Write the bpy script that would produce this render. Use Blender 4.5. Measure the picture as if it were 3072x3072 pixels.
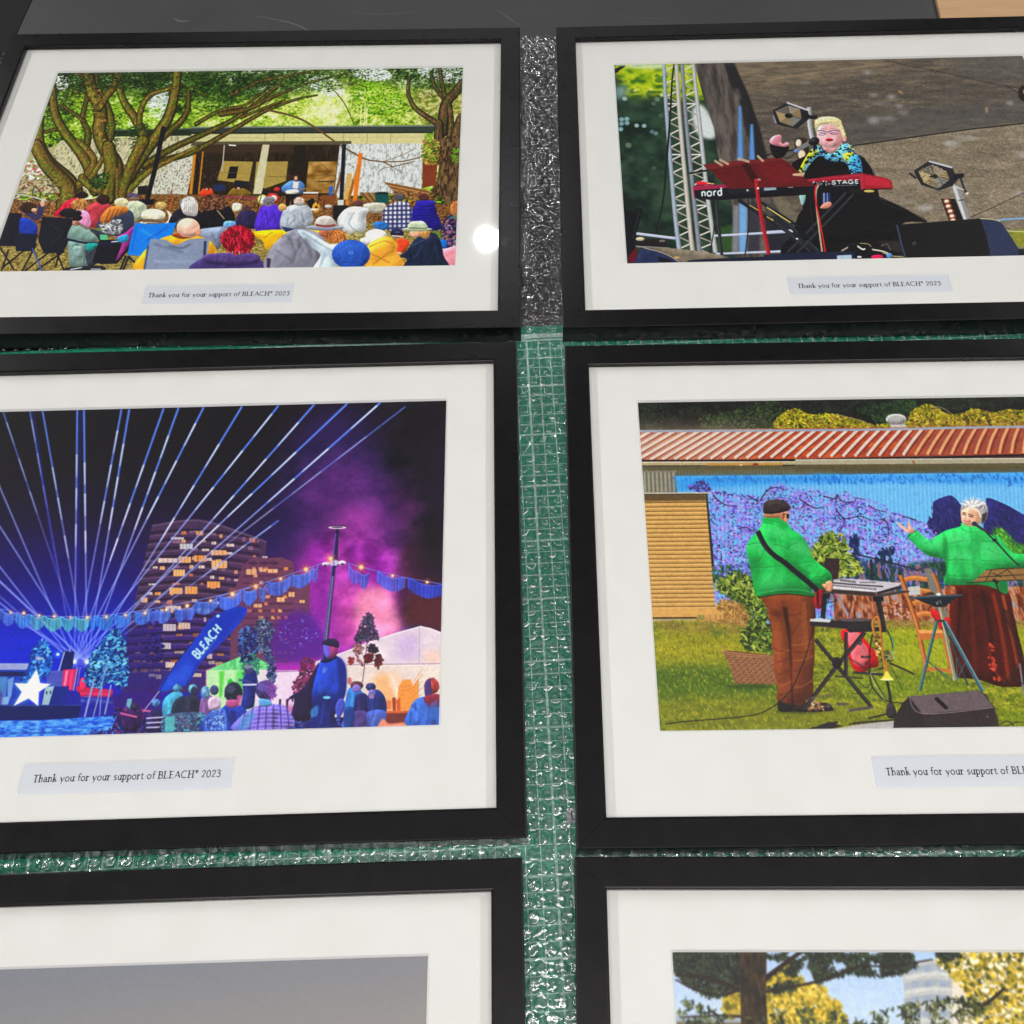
import bpy, bmesh, math, random
import numpy as np
from mathutils import Vector, Matrix
SC = bpy.context.scene
for _o in list(bpy.data.objects): bpy.data.objects.remove(_o)
COL = SC.collection
CM = .01
# ---------------------------------------------------------------- measurements, in centimetres
FPX, PITCH, ROLL, CAMH, CX0, CY0 = 2954.9456, 0.5102522, -0.0269994, 65.25986, 1622.27858, 1584.54979
FW, FH, BW, MATD, TH = 54.16423, 41.40053, 2.0, 0.57027, 1.83854  # frame width, height, moulding width, depth to the mount, thickness
PT, PS, PB = 3.57818, 3.96399, 5.97087                            # mount borders round the print: top, sides, bottom
PW, PH = FW-2*BW-2*PS, FH-2*BW-PT-PB
PRZ = -MATD-.15
POSE = [(-28.09816, 77.46538, -0.0112604, -0.0069593, -0.0010791), (29.80212, 76.56962, -0.0176135, 0.0086524, 0.0006204),
        (-28.6007, 34.2506, 0.0051768, -0.0097615, -0.0038972), (29.16199, 33.12492, -0.0165005, 0.0035151, -0.0000042),
        (-28.74217, -8.38262, 0.0042575, 0.0025923, 0.0007212), (28.13775, -8.97983, -0.025171, -0.0025862, 0.0005054)]
KPX = 30.                                                         # print resolution, dots per centimetre
PVC = FH/2-BW-PT                                                  # top edge of the print in frame coordinates

def cam_axes():
    c, k = math.cos(PITCH), math.sin(PITCH); fwd = np.array([0, k, -c]); up = np.array([0, c, k]); r = np.array([1., 0, 0])
    cr, sr = math.cos(ROLL), math.sin(ROLL); return fwd, cr*r+sr*up, -sr*r+cr*up
def frame_axes(k):
    x, y, t, a, b = POSE[k]; c, s = math.cos(t), math.sin(t)
    return np.array([c, s, a]), np.array([-s, c, b]), np.array([x, y, 0.])
def sketch_map(k):
    """my sketch of each print was drawn in perspective; this straightens it into the flat print"""
    fwd, r, up = cam_axes(); eu, ev, o = frame_axes(k); o = o+np.array([0, 0, PRZ-CAMH])
    M = np.array([[e@r*FPX+e@fwd*CX0, -(e@up)*FPX+e@fwd*CY0, e@fwd] for e in (eu, ev, o)]).T
    Mi = np.linalg.inv(M)
    def f(x, y):
        q = Mi@np.stack([x, y, np.ones_like(x)]); u, v = q[0]/q[2], q[1]/q[2]
        return np.stack([(u+PW/2)*KPX, (PVC-v)*KPX], 1)
    return f
WORLD = 1.
LAMPS = [('fill_strip', (-335, 225, 240), 34, 150, (1, .985, .96), 'RECTANGLE', 520),  # unseen side strip, added for the main light and wrap glints
         ('fill_strip', (340, 215, 240), 34, 150, (.99, .985, .98), 'RECTANGLE', 520),  # its unseen counterpart on the right, added likewise
         ('fill_strip', (20, -72, 240), 260, 40, (1, .935, .92), 'RECTANGLE', 90),  # unseen overhead strip, added to light the nearer frames
         ('fill_strip', (0, 640, 240), 460, 62, (.93, .96, 1), 'RECTANGLE', 36),  # unseen far strip, added for glints on the upper wrap
         ('downlight', (-15.39, 298.98, 225), 9.4, 3.4, (1, 1, 1), 'DISK'),
         ('downlight', (-90, -30, 240), 12, 4, (1, 1, 1), 'DISK'),  # this and the next are unseen, added for sparkle on the wrap
         ('downlight', (110, -20, 240), 12, 4, (1, 1, 1), 'DISK')]  # unseen as well, added for sparkle on the wrap
GAIN = 1.14
# ---------------------------------------------------------------- camera
_f, _r, _u = cam_axes()
cam = bpy.data.cameras.new('camera'); co = bpy.data.objects.new('camera', cam); COL.objects.link(co); SC.camera = co
co.matrix_world = Matrix(((_r[0], _u[0], -_f[0], 0), (_r[1], _u[1], -_f[1], 0), (_r[2], _u[2], -_f[2], CAMH*CM), (0, 0, 0, 1)))
cam.sensor_width = 36; cam.lens = FPX/3072*36; cam.shift_x = -(CX0-1536)/3072; cam.shift_y = (CY0-1536)/3072
cam.clip_start = .02; cam.clip_end = 50
# ---------------------------------------------------------------- room light: a dim workshop ceiling, one downlight mirrored in the glass, added unseen lamps
W = bpy.data.worlds.new('World'); SC.world = W; W.use_nodes = True; nt = W.node_tree
bg = nt.nodes['Background']; tc = nt.nodes.new('ShaderNodeTexCoord'); sx = nt.nodes.new('ShaderNodeSeparateXYZ'); rp = nt.nodes.new('ShaderNodeValToRGB')
nt.links.new(tc.outputs['Generated'], sx.inputs[0]); nt.links.new(sx.outputs['Z'], rp.inputs[0]); nt.links.new(rp.outputs[0], bg.inputs[0])
cr_ = rp.color_ramp; cr_.elements[0].position = 0; cr_.elements[0].color = (.02, .02, .02, 1); cr_.elements[1].position = 1; cr_.elements[1].color = (.5, .46, .47, 1)
for p_, v_ in ((.45, .012), (.62, .02), (.86, .11)): e_ = cr_.elements.new(p_); e_.color = (v_, v_*.98, v_*.99, 1)
bg.inputs[1].default_value = WORLD
def area(name, loc, size, power, col=(1, 1, 1), shape='RECTANGLE', size_y=None, spread=180):
    l = bpy.data.lights.new(name, 'AREA'); l.shape = shape; l.size = size*CM; l.energy = power; l.color = col; l.spread = math.radians(spread)
    if size_y: l.size_y = size_y*CM
    o = bpy.data.objects.new(name, l); COL.objects.link(o); o.location = Vector(loc)*CM
    return o          # every lamp faces straight down from the ceiling
for a in LAMPS: area(*a)
SC.view_settings.view_transform = 'Standard'; SC.view_settings.look = 'None'; SC.view_settings.gamma = 1; SC.view_settings.exposure = .1; SC.view_settings.use_curve_mapping = False
SC.render.engine = 'CYCLES'; SC.cycles.transparent_max_bounces = 24; SC.cycles.max_bounces = 8; SC.cycles.sample_clamp_indirect = 6; SC.cycles.use_denoising = True; SC.cycles.blur_glossy = .3; SC.cycles.use_adaptive_sampling = False
# ---------------------------------------------------------------- picture-making helpers (numpy only)
class Canvas:
    """A print is made in its own flat coordinates; `view` sets the sketch frame the outlines are given in."""
    def __init__(s, w, h, to_print, seed=1):
        s.w, s.h, s.map = w, h, to_print
        s.c = np.zeros((h, w, 3), np.float32); s.r = np.random.RandomState(seed); s.o = (0., 0., 1.)
    def view(s, ox, oy, k): s.o = (ox, oy, k); return s
    def T(s, pts):
        p = np.asarray(pts, float); return s.map(s.o[0]+p[:, 0]*s.o[2], s.o[1]+p[:, 1]*s.o[2])
    def U(s, x, y):                      # canvas pixels per sketch unit near a point
        a = s.T([(x, y), (x+8, y), (x, y+8)]); return (np.linalg.norm(a[1]-a[0])+np.linalg.norm(a[2]-a[0]))/16
    @staticmethod
    def cr(p, closed=True, n=5):
        p = np.asarray(p, float); m = len(p); out = []
        for i in range(m if closed else m-1):
            if closed: a, b, c, d = p[i-1], p[i], p[(i+1) % m], p[(i+2) % m]
            else: a, b, c, d = p[max(i-1, 0)], p[i], p[i+1], p[min(i+2, m-1)]
            for t in np.arange(n)/n:
                out.append(.5*((2*b)+(c-a)*t+(2*a-5*b+4*c-d)*t*t+(3*b-a-3*c+d)*t**3))
        if not closed: out.append(p[-1])
        return np.array(out)
    def cover(s, q, blur=0):
        pad = int(blur*3)+2
        x0, y0 = np.floor(q.min(0)).astype(int)-pad; x1, y1 = np.ceil(q.max(0)).astype(int)+pad
        x0, y0, x1, y1 = max(x0, -60), max(y0, -60), min(x1, s.w+60), min(y1, s.h+60)
        W, H = x1-x0, y1-y0
        if W <= 0 or H <= 0: return None
        S = 3; ys = y0+(np.arange(H*S)+.5)/S
        a, b = q, np.roll(q, -1, 0)
        ya, yb = a[:, 1], b[:, 1]
        hit = ((ya[None] <= ys[:, None]) & (yb[None] > ys[:, None])) | ((yb[None] <= ys[:, None]) & (ya[None] > ys[:, None]))
        dy = np.where(yb == ya, 1, yb-ya)
        X = np.where(hit, a[None, :, 0]+(ys[:, None]-ya[None])*((b[:, 0]-a[:, 0])/dy)[None], np.inf)
        k = int(hit.sum(1).max())
        if k < 2: return None
        k += k % 2; X = np.sort(X, 1)[:, :k]
        D = np.zeros((H*S, W+2), np.float32); rows = np.arange(H*S)
        for j in range(X.shape[1]):
            ok = np.isfinite(X[:, j]); xx = np.clip(X[ok, j]-x0, 0, W); i = np.floor(xx).astype(int); f = xx-i
            sg = 1 if j % 2 == 0 else -1; rr = rows[ok]
            np.add.at(D, (rr, i), sg*(1-f)); np.add.at(D, (rr, np.minimum(i+1, W+1)), sg*f)
        m = np.cumsum(D, 1)[:, :W].reshape(H, S, W).mean(1)
        if blur: m = blur2(m, blur)
        cx0, cy0, cx1, cy1 = max(x0, 0), max(y0, 0), min(x1, s.w), min(y1, s.h)
        if cx1 <= cx0 or cy1 <= cy0: return None
        return np.clip(m[cy0-y0:cy1-y0, cx0-x0:cx1-x0], 0, 1), (slice(cy0, cy1), slice(cx0, cx1))
    def put(s, cov, col, a=1.):
        if cov is None: return
        m, sl = cov[:2]; col = np.asarray(col, np.float32)
        if len(cov) > 2: col = cov[2]
        elif col.ndim == 1: col = col/255.
        else: col = col[sl]
        m = m[..., None]*a; s.c[sl] = s.c[sl]*(1-m)+col*m
    def poly(s, pts, col, a=1., b=0, sm=False, rnd=False):
        p = s.cr(pts) if sm else np.asarray(pts, float)
        q = s.T(p); cv = s.cover(q, b*s.U(*p.mean(0)) if b else 0)
        if cv is not None and not b and a >= 1 and (sm or rnd) and max(col) > 24: cv, col = s.form(cv, q, col)
        s.put(cv, col, a)
    def form(s, cv, q, col):
        """the soft modelling a camera records on cloth, skin and other rounded things inside the printed photograph"""
        m, sl = cv; ext = q.max(0)-q.min(0); r = min(min(ext)*.13, 16.)
        if r < 1.2: return cv, col
        B = blur2(m, r); gy, gx = np.gradient(B); f = 1+r*(gx*.45+gy*.9); f = f*(.94+.09*B)
        if r > 3.5:
            h, w = m.shape; n1 = blur2(fbm(w, h, r*1.8, r*3.4, s.r, 2), r*.3); n2 = fbm(w, h, 3, 3, s.r, 2); gy, gx = np.gradient(blur2(n1, 1)); f = f*(1+(n1-.5)*.1+np.clip((gx+gy)*r*.4, -.06, .06)+(n2-.5)*.03)
        s._tmp = np.clip(np.asarray(col, np.float32)/255.*np.clip(f, .35, 1.5)[..., None], 0, 1); return (m, sl, s._tmp), col
    def mask(s, pts, b=0, sm=True):
        p = s.cr(pts) if sm else np.asarray(pts, float); m = np.zeros((s.h, s.w), np.float32)
        c = s.cover(s.T(p), b*s.U(*p.mean(0)) if b else 0)
        if c is not None: m[c[1]] = c[0]
        return m
    def ell(s, x, y, rx, ry, col, a=1., b=0, rot=0, n=22):
        t = np.arange(n)*2*np.pi/n; u, v = rx*np.cos(t), ry*np.sin(t); c, k = np.cos(rot), np.sin(rot)
        s.poly(np.stack([x+u*c-v*k, y+u*k+v*c], 1), col, a, b, rnd=True)
    def line(s, pts, w, col, a=1., b=0, w2=None, sm=True):
        p = s.cr(pts, False) if sm and len(pts) > 2 else np.asarray(pts, float)
        d = np.gradient(p, axis=0); d /= np.linalg.norm(d, axis=1)[:, None]+1e-9
        ww = np.linspace(w, w if w2 is None else w2, len(p))[:, None]/2; nrm = np.stack([-d[:, 1], d[:, 0]], 1)
        s.poly(np.concatenate([p+nrm*ww, (p-nrm*ww)[::-1]]), col, a, b)
    def limb(s, pts, w, w2, base, lit, dark):      # a rounded limb: body, shade side, lit side
        s.line(pts, w, dark, w2=w2); m0 = s.c.copy()
        for q, ww in ((pts[0], w), (pts[-1], w2)): s.ell(q[0], q[1], ww*.48, ww*.48, dark, n=10); s.ell(q[0]-ww*.05, q[1], ww*.36, ww*.36, base, n=10)
        s.line([(x-w*.06, y) for x, y in pts], w*.72, base, w2=w2*.72, b=w*.05)
        s.line([(x-w*.2, y) for x, y in pts], w*.2, lit, a=.55, w2=w2*.2, b=w*.08)
        ch = np.abs(s.c-m0).sum(2) > .01; n = s.noise(2.6, 7, 3); s.c = np.where(ch[..., None], s.c*(.62+.76*n[..., None]), s.c)
        mo = np.clip((s.noise(16, 22, 2)-.5)*5, 0, 1)*ch*.8; s.c = (s.c*(1+mo[..., None]*np.array([-.12, .12, -.2]))).astype(np.float32)
    def dots(s, m, n, size, cols, asp=2.2, a=.9, ang=None):   # leaf-like flecks through a mask, in canvas pixels
        yy, xx = np.nonzero(m > .35)
        if len(yy) == 0: return
        cols = np.asarray(cols, float)
        for i in s.r.randint(0, len(yy), n):
            r = size*(.6+.8*s.r.rand()); t = s.r.rand()*np.pi if ang is None else ang+s.r.randn()*.35
            x, y = xx[i], yy[i]; R = int(np.ceil(r))+1
            x0, x1, y0, y1 = max(x-R, 0), min(x+R+1, s.w), max(y-R, 0), min(y+R+1, s.h)
            gx, gy = np.meshgrid(np.arange(x0, x1)-x, np.arange(y0, y1)-y)
            c, k = np.cos(t), np.sin(t); u = (gx*c+gy*k)/r; v = (-gx*k+gy*c)/(r/asp)
            al = np.clip((1-(u*u+v*v))*2, 0, 1)*a
            col = cols[s.r.randint(len(cols))]/255.*(.85+.3*s.r.rand())
            s.c[y0:y1, x0:x1] = s.c[y0:y1, x0:x1]*(1-al[..., None])+col*al[..., None]
    def hair(s, x, y, rx, ry, c):                    # strands and stray ends round a head
        m = s.mask([(x+rx*1.04*math.cos(t), y+ry*1.04*math.sin(t)) for t in np.arange(12)*math.pi/6]); k = max(2.5, s.U(x, y)*rx*.17); N = int(m.sum()*.3/k)+4
        s.dots(m, N, k, [tuple(v*.55 for v in c), tuple(min(255, v*1.5+16) for v in c), tuple(v*.8 for v in c)], 5., .75, 1.35)
    def folds(s, q, c, n=5):
        b = np.array(q, float); x0, y0 = b.min(0); x1, y1 = b.max(0); m = s.mask(q); t0 = s.c.copy(); w = (x1-x0)*.05
        for i in range(n):
            x, y = x0+(x1-x0)*(.12+.76*s.r.rand()), y0+(y1-y0)*(.3+.5*s.r.rand()); dx, dy = s.r.randn()*(x1-x0)*.12, (y1-y0)*(.1+.16*s.r.rand())
            P_ = [(x, y-dy), (x+dx*.6, y), (x+dx, y+dy)]; s.line(P_, w, tuple(v*.6 for v in c), .7, b=w*.35, w2=w*.4); s.line([(u+w*.9, v+w*.2) for u, v in P_], w*.8, tuple(min(255, v*1.25+10) for v in c), .55, b=w*.35, w2=w*.3)
        s.c = t0*(1-m[..., None])+s.c*m[..., None]
    def noise(s, sx, sy=None, o=3):
        return fbm(s.w, s.h, sx, sy or sx, s.r, o)
    def ramp(s, t, cols, lo=.25, hi=.75):
        t = np.clip((t-lo)/(hi-lo), 0, 1)*(len(cols)-1); cols = np.asarray(cols, np.float32)/255.
        i = np.clip(t.astype(int), 0, len(cols)-2); f = (t-i)[..., None]; return cols[i]*(1-f)+cols[i+1]*f
    def fill(s, m, img, a=1.): m = (m*a)[..., None]; s.c = s.c*(1-m)+img*m
    def grain(s, m, amp, sx=2, sy=None): s.c += (m*amp*(s.noise(sx, sy, 2)-.5))[..., None]
    def develop(s, tex=.06, sat=1.05, con=1.08):
        """fine photographic texture, then the punch of the printed colours"""
        n = (s.noise(3.2, 3.2, 2)-.5)*tex*1.2+(s.noise(11, 9, 3)-.5)*tex; L = s.c.mean(2, keepdims=True)
        s.c = s.c*(1+n[..., None]*(1.3-.6*L)); S = np.stack([blur2(s.c[..., i], .8) for i in range(3)], 2); s.c = S+(s.c-S)*.55
        B = np.stack([blur2(s.c[..., i], 2.2) for i in range(3)], 2); s.c = s.c+(s.c-B)*.18
        g = s.c.mean(2, keepdims=True); s.c = g+(s.c-g)*sat; s.c = .46+(s.c-.46)*con; s.c = np.clip(s.c, 0, 1).astype(np.float32)
    def text(s, st, p0, p1, h, col, wt=.12, up=None, serif=False, a=1.):
        """text along p0->p1, cap height h (sketch units), `up` a direction"""
        p0, p1 = np.array(p0, float), np.array(p1, float); d = p1-p0; L = np.linalg.norm(d); d /= L
        up = np.array([d[1], -d[0]]) if up is None else np.array(up, float)
        W = sum(GW.get(ch, .6)+.14 for ch in st)-.14; x = 0
        for ch in st:
            for stroke in GL.get(ch, []):
                thin = serif and stroke[0] == 't'; pts = [q for q in stroke if q != 't']
                P = [tuple(p0+d*(x+q[0])*L/W+up*q[1]*h) for q in pts]
                if len(P) > 2: s.line(P, wt*h*(.75 if serif else 1), col, a)
                else: s.line(P, wt*h*(.5 if thin else 1), col, a, sm=False)
                if serif and len(P) == 2 and abs(pts[0][0]-pts[1][0]) < .05:
                    for q in pts:
                        if q[1] < .02 or q[1] > .6 or q[1] < -.2:
                            c = p0+d*(x+q[0])*L/W+up*q[1]*h; s.line([tuple(c-d*h*.17), tuple(c+d*h*.17)], wt*h*.62, col, a, sm=False)
            x += GW.get(ch, .6)+.14

def box1(m, r, ax):
    if r < 1: return m
    k = 2*r+1; m = np.swapaxes(m, 0, ax); p = np.concatenate([np.repeat(m[:1], r+1, 0), m, np.repeat(m[-1:], r, 0)])
    c = np.cumsum(p, 0, dtype=np.float64); return np.swapaxes(((c[k:]-c[:-k])/k).astype(np.float32), 0, ax)
def blur2(m, sig):
    r = max(1, int(round(sig*.9)))
    for _ in range(2 if sig < 2 else 3): m = box1(box1(m, r, 0), r, 1)
    return m
def fbm(w, h, sx, sy, rs, o=3):
    out = np.zeros((h, w), np.float32); amp, tot = 1., 0.
    for k in range(o):
        gx, gy = max(2, int(w/sx)+3), max(2, int(h/sy)+3); g = rs.rand(gy, gx).astype(np.float32)
        x = np.arange(w)/sx; y = np.arange(h)/sy; xi = np.minimum(x.astype(int), gx-2); yi = np.minimum(y.astype(int), gy-2)
        fx = x-xi; fy = y-yi; fx = np.clip(fx, 0, 1); fy = np.clip(fy, 0, 1); fx = fx*fx*(3-2*fx); fy = (fy*fy*(3-2*fy))[:, None]
        A = g[yi][:, xi]; B = g[yi][:, xi+1]; C_ = g[yi+1][:, xi]; D = g[yi+1][:, xi+1]
        out += amp*((A*(1-fx)+B*fx)*(1-fy)+(C_*(1-fx)+D*fx)*fy); tot += amp; amp *= .6; sx = max(sx*.5, 1.1); sy = max(sy*.5, 1.1)
    out /= tot; return np.clip(.5+(out-.5)*1.5, 0, 1)

# hand-made lettering: strokes in a box, x to the right, y up, cap height 1, x-height .62 ('t' marks a thin stroke)
def arc(cx, cy, rx, ry, a0, a1, n=9):
    t = np.radians(np.linspace(a0, a1, n)); return [(cx+rx*np.cos(q), cy+ry*np.sin(q)) for q in t]
GL = {
 'T': [[(.33, 0), (.33, 1)], ['t', (0, .97), (.66, .97)]],
 'h': [[(.08, 0), (.08, 1.05)], [(.08, .42), (.2, .6), (.36, .56), (.4, .4), (.4, 0)]],
 'a': [[(.05, .52), (.18, .62), (.33, .54), (.35, .36), (.35, .08), (.44, 0)], [(.35, .36), (.12, .3), (.03, .14), (.14, 0), (.28, .06), (.35, .16)]],
 'n': [[(.08, 0), (.08, .62)], [(.08, .42), (.2, .6), (.36, .56), (.4, .4), (.4, 0)]],
 'k': [[(.08, 0), (.08, 1.05)], ['t', (.1, .28), (.38, .6)], [(.18, .36), (.45, 0)]],
 'y': [[(.02, .62), (.24, .04)], ['t', (.46, .62), (.14, -.33)]],
 'o': [arc(.25, .31, .23, .31, 0, 360, 13)],
 'u': [[(.07, .62), (.07, .2), (.14, .03), (.28, .03), (.4, .18)], [(.41, 0), (.41, .62)]],
 'f': [[(.14, 0), (.14, .8), (.22, 1.03), (.38, .98)], ['t', (0, .6), (.34, .6)]],
 'r': [[(.08, 0), (.08, .62)], [(.08, .4), (.2, .6), (.34, .58)]],
 's': [[(.3, .54), (.18, .62), (.05, .5), (.1, .37), (.28, .25), (.3, .1), (.16, 0), (.02, .08)]],
 'p': [[(.08, -.34), (.08, .62)], arc(.24, .31, .2, .31, 130, -130, 10)],
 't': [[(.12, .82), (.12, .14), (.2, 0), (.32, .06)], ['t', (0, .6), (.3, .6)]],
 'd': [[(.4, 0), (.4, 1.05)], arc(.23, .31, .2, .31, 50, 310, 10)],
 'B': [[(.1, 0), (.1, 1)], [(.1, .98), (.38, .97), (.48, .78), (.36, .54), (.1, .52)], [(.3, .52), (.52, .42), (.52, .12), (.34, .02), (.1, .02)]],
 'L': [[(.1, 0), (.1, 1)], ['t', (.1, .03), (.52, .03)], ['t', (.52, .03), (.54, .2)]],
 'E': [[(.1, 0), (.1, 1)], ['t', (.1, .03), (.52, .03)], ['t', (.1, .97), (.5, .97)], ['t', (.1, .52), (.42, .52)]],
 'A': [['t', (.02, 0), (.33, 1)], [(.33, 1), (.66, 0)], ['t', (.14, .34), (.52, .34)]],
 'C': [arc(.42, .5, .38, .5, 50, 310, 12)],
 'H': [[(.1, 0), (.1, 1)], [(.6, 0), (.6, 1)], ['t', (.1, .52), (.6, .52)]],
 '*': [['t', (.2, .6), (.2, 1.0)], ['t', (.03, .7), (.37, .9)], ['t', (.03, .9), (.37, .7)]],
 '2': [[(.05, .72), (.12, .92), (.28, .98), (.42, .86), (.42, .68), (.26, .36), (.04, .04)], ['t', (.04, .03), (.46, .03)]],
 '0': [arc(.25, .48, .22, .49, 0, 360, 13)],
 '3': [[(.06, .84), (.2, .98), (.38, .9), (.38, .66), (.18, .54)], [(.18, .54), (.42, .44), (.42, .12), (.22, 0), (.03, .08)]],
 'D': [[(.1, 0), (.1, 1)], [(.1, .98), (.4, .92), (.56, .5), (.4, .06), (.1, .02)]],
 'U': [[(.08, 1), (.08, .25), (.3, 0), (.52, .25), (.52, 1)]], 'S': [[(.48, .84), (.3, .98), (.08, .86), (.12, .6), (.42, .42), (.48, .14), (.28, 0), (.05, .12)]],
 'M': [[(.08, 0), (.12, 1)], [(.12, 1), (.38, .2)], [(.38, .2), (.64, 1)], [(.64, 1), (.68, 0)]], 'O': [arc(.36, .5, .33, .5, 0, 360, 13)],
 'R': [[(.1, 0), (.1, 1)], [(.1, .98), (.42, .95), (.48, .74), (.4, .54), (.1, .5)], [(.28, .5), (.54, 0)]], 'Y': [[(.02, 1), (.3, .5)], [(.58, 1), (.3, .5)], [(.3, .5), (.3, 0)]],
 'P': [[(.1, 0), (.1, 1)], [(.1, .98), (.44, .94), (.5, .72), (.4, .5), (.1, .46)]], 'G': [arc(.4, .5, .36, .5, 50, 340, 12), [(.42, .42), (.74, .42)]],
 'V': [[(.02, 1), (.32, 0)], [(.32, 0), (.62, 1)]], 'I': [[(.1, 0), (.1, 1)]], '&': [[(.5, 0), (.1, .7), (.22, .96), (.38, .8), (.06, .3), (.2, .02), (.5, .36)]],
}
GW = {'T': .6, 'h': .46, 'a': .42, 'n': .46, 'k': .45, 'y': .46, 'o': .5, 'u': .46, 'f': .26, 'r': .34, 's': .34, 'p': .46, 't': .3, 'd': .46, 'B': .56, 'L': .54,
      'E': .54, 'A': .66, 'C': .74, 'H': .7, '*': .38, '2': .48, '0': .5, '3': .46, ' ': .2, 'D': .6, 'U': .6, 'S': .54, 'M': .76, 'O': .72, 'R': .56, 'Y': .6, 'P': .54, 'G': .76, 'V': .64, 'I': .2, '&': .56}
def paint_garden_concert(P):
    A = lambda: P.view(0, 0, .41408); B = lambda: P.view(750, 0, .43996); C = lambda: P.view(0, 450, .43996); D = lambda: P.view(800, 450, .43996)
    full = np.ones((P.h, P.w), np.float32)
    P.fill(full, P.ramp(P.noise(70, 60)*.45+P.noise(9, 8)*.55, [(28, 45, 12), (60, 90, 20), (125, 165, 35), (190, 215, 85), (228, 234, 215)], .22, .8))
    # bright bank behind the shed
    B(); m = P.mask([(-300, 760), (200, 640), (500, 560), (900, 590), (1300, 620), (1500, 700), (1500, 900), (-400, 930)], 30)
    P.fill(m, P.ramp(P.noise(26, 22)*.5+P.noise(5, 6)*.5, [(70, 110, 22), (150, 185, 45), (205, 218, 110), (240, 240, 205)], .25, .75), .92)
    m = P.mask([(430, 640), (560, 560), (660, 640), (640, 860), (400, 860)], 30); P.fill(m, P.ramp(P.noise(12, 20), [(215, 225, 130), (245, 245, 225)], .3, .6), .7)
    P.dots(P.mask([(700, 600), (820, 520), (980, 600), (1010, 760), (760, 760)], 20), 700, 5, [(90, 150, 20), (140, 190, 30), (60, 110, 20), (175, 210, 60)])
    for x in (528, 560, 570, 752, 778, 790): P.line([(x+8, 690+(x % 7)*8), (x, 860)], 9, (236, 226, 190), .8)
    m = P.mask([(1100, 640), (1500, 600), (1500, 860), (1200, 850)], 20); P.fill(m, P.ramp(P.noise(10), [(90, 110, 30), (190, 165, 110), (205, 205, 150)], .3, .7), .75)
    # dark canopy across the top
    A(); m = P.mask([(300, 480), (1932, 460), (2300, 560), (1932, 660), (1500, 720), (1300, 700), (1000, 690), (600, 640), (420, 900), (250, 900)], 40)
    P.fill(m, P.ramp(P.noise(30, 26)*.4+P.noise(5, 5)*.6, [(12, 22, 8), (28, 52, 16), (48, 82, 24), (92, 122, 52), (205, 215, 205)], .28, .85), .93)
    B(); m = P.mask([(-150, 440), (1460, 430), (1460, 560), (1100, 600), (800, 530), (520, 560), (300, 640), (-100, 620)], 30)
    P.fill(m, P.ramp(P.noise(26, 22)*.4+P.noise(5, 4)*.6, [(22, 34, 14), (48, 78, 24), (92, 122, 58), (222, 228, 226)], .3, .74), .85)
    for q in ([(380, 560), (560, 520), (640, 640), (520, 650)], [(700, 480), (900, 470), (950, 540), (760, 540)], [(1150, 470), (1430, 470), (1440, 560), (1240, 540)]):
        P.dots(P.mask(q, 14), 260, 4, [(228, 232, 236), (210, 220, 228)], 1.4)
    A(); P.dots(P.mask([(1080, 700), (1200, 660), (1230, 780), (1120, 860)], 10), 260, 5, [(228, 232, 236), (205, 214, 220)], 1.4)
    P.dots(P.mask([(420, 560), (500, 560), (480, 650), (420, 640)]), 70, 4, [(225, 230, 230)], 1.3)
    P.dots(P.mask([(300, 900), (420, 660), (620, 700), (680, 950), (400, 1050), (260, 1010)], 10), 500, 4.5, [(140, 180, 30), (90, 140, 20), (175, 200, 60)])
    P.dots(P.mask([(800, 760), (960, 740), (1180, 800), (1230, 900), (900, 930)], 10), 500, 4.5, [(150, 190, 40), (100, 150, 25), (190, 215, 90)])
    for k in range(70):
        x, y = 300+P.r.rand()*1700, 470+P.r.rand()*330; a_ = -1.2+P.r.rand()*1.6; L_ = 90+P.r.rand()*180; P.line([(x, y), (x+L_*.5*math.cos(a_), y+L_*.5*math.sin(a_)+P.r.randn()*14), (x+L_*math.cos(a_), y+L_*math.sin(a_)*.8)], 8, (58, 46, 24), .8, w2=2)
    # shed
    A(); P.poly([(830, 945), (2000, 922), (2000, 975), (830, 990)], (38, 50, 38)); P.line([(830, 943), (2000, 922)], 9, (92, 104, 88), sm=False)
    P.poly([(150, 1110), (400, 1060), (440, 1020), (1160, 985), (2000, 985), (2000, 1400), (100, 1400)], (178, 172, 132))
    m = P.mask([(400, 1080), (440, 1020), (1160, 985), (1500, 985), (1420, 1400), (300, 1400)], 0, False)
    P.fill(m, P.ramp(P.noise(4, 9), [(120, 112, 80), (182, 176, 140), (208, 204, 172)], .15, .55), .9)
    C(); m = P.mask([(940, 300), (1180, 80), (1345, 20), (1285, 305)], 0, False); P.fill(m, P.ramp(P.noise(3, 6), [(96, 92, 74), (205, 205, 192), (214, 214, 204)], .2, .45), .95)
    for k in range(22): P.line([(985+k*17, 300), (1010+k*17.5, 20)], 5, (150, 150, 134), .35, sm=False)
    B(); P.poly([(-400, 915), (1190, 908), (1190, 984), (690, 984), (690, 962), (-400, 966)], (206, 200, 148)); P.line([(-400, 940), (1190, 935)], 3, (165, 158, 112), .6, sm=False)
    for x in (105, 232, 640, 800, 960): P.line([(x, 912), (x-4, 980)], 4, (150, 142, 98), sm=False)
    P.poly([(-400, 966), (690, 962), (690, 988), (-400, 994)], (92, 86, 66))
    P.poly([(-400, 872), (1282, 858), (1240, 908), (-400, 912)], (58, 66, 62)); P.line([(-400, 870), (1282, 857)], 10, (122, 132, 124), sm=False); P.line([(-400, 908), (1245, 904)], 7, (28, 26, 18), sm=False)
    D(); q = [(496, -40), (1066, -45), (1054, 285), (440, 320)]; P.poly(q, (196, 202, 198)); m = P.mask(q, 0, False)
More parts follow.
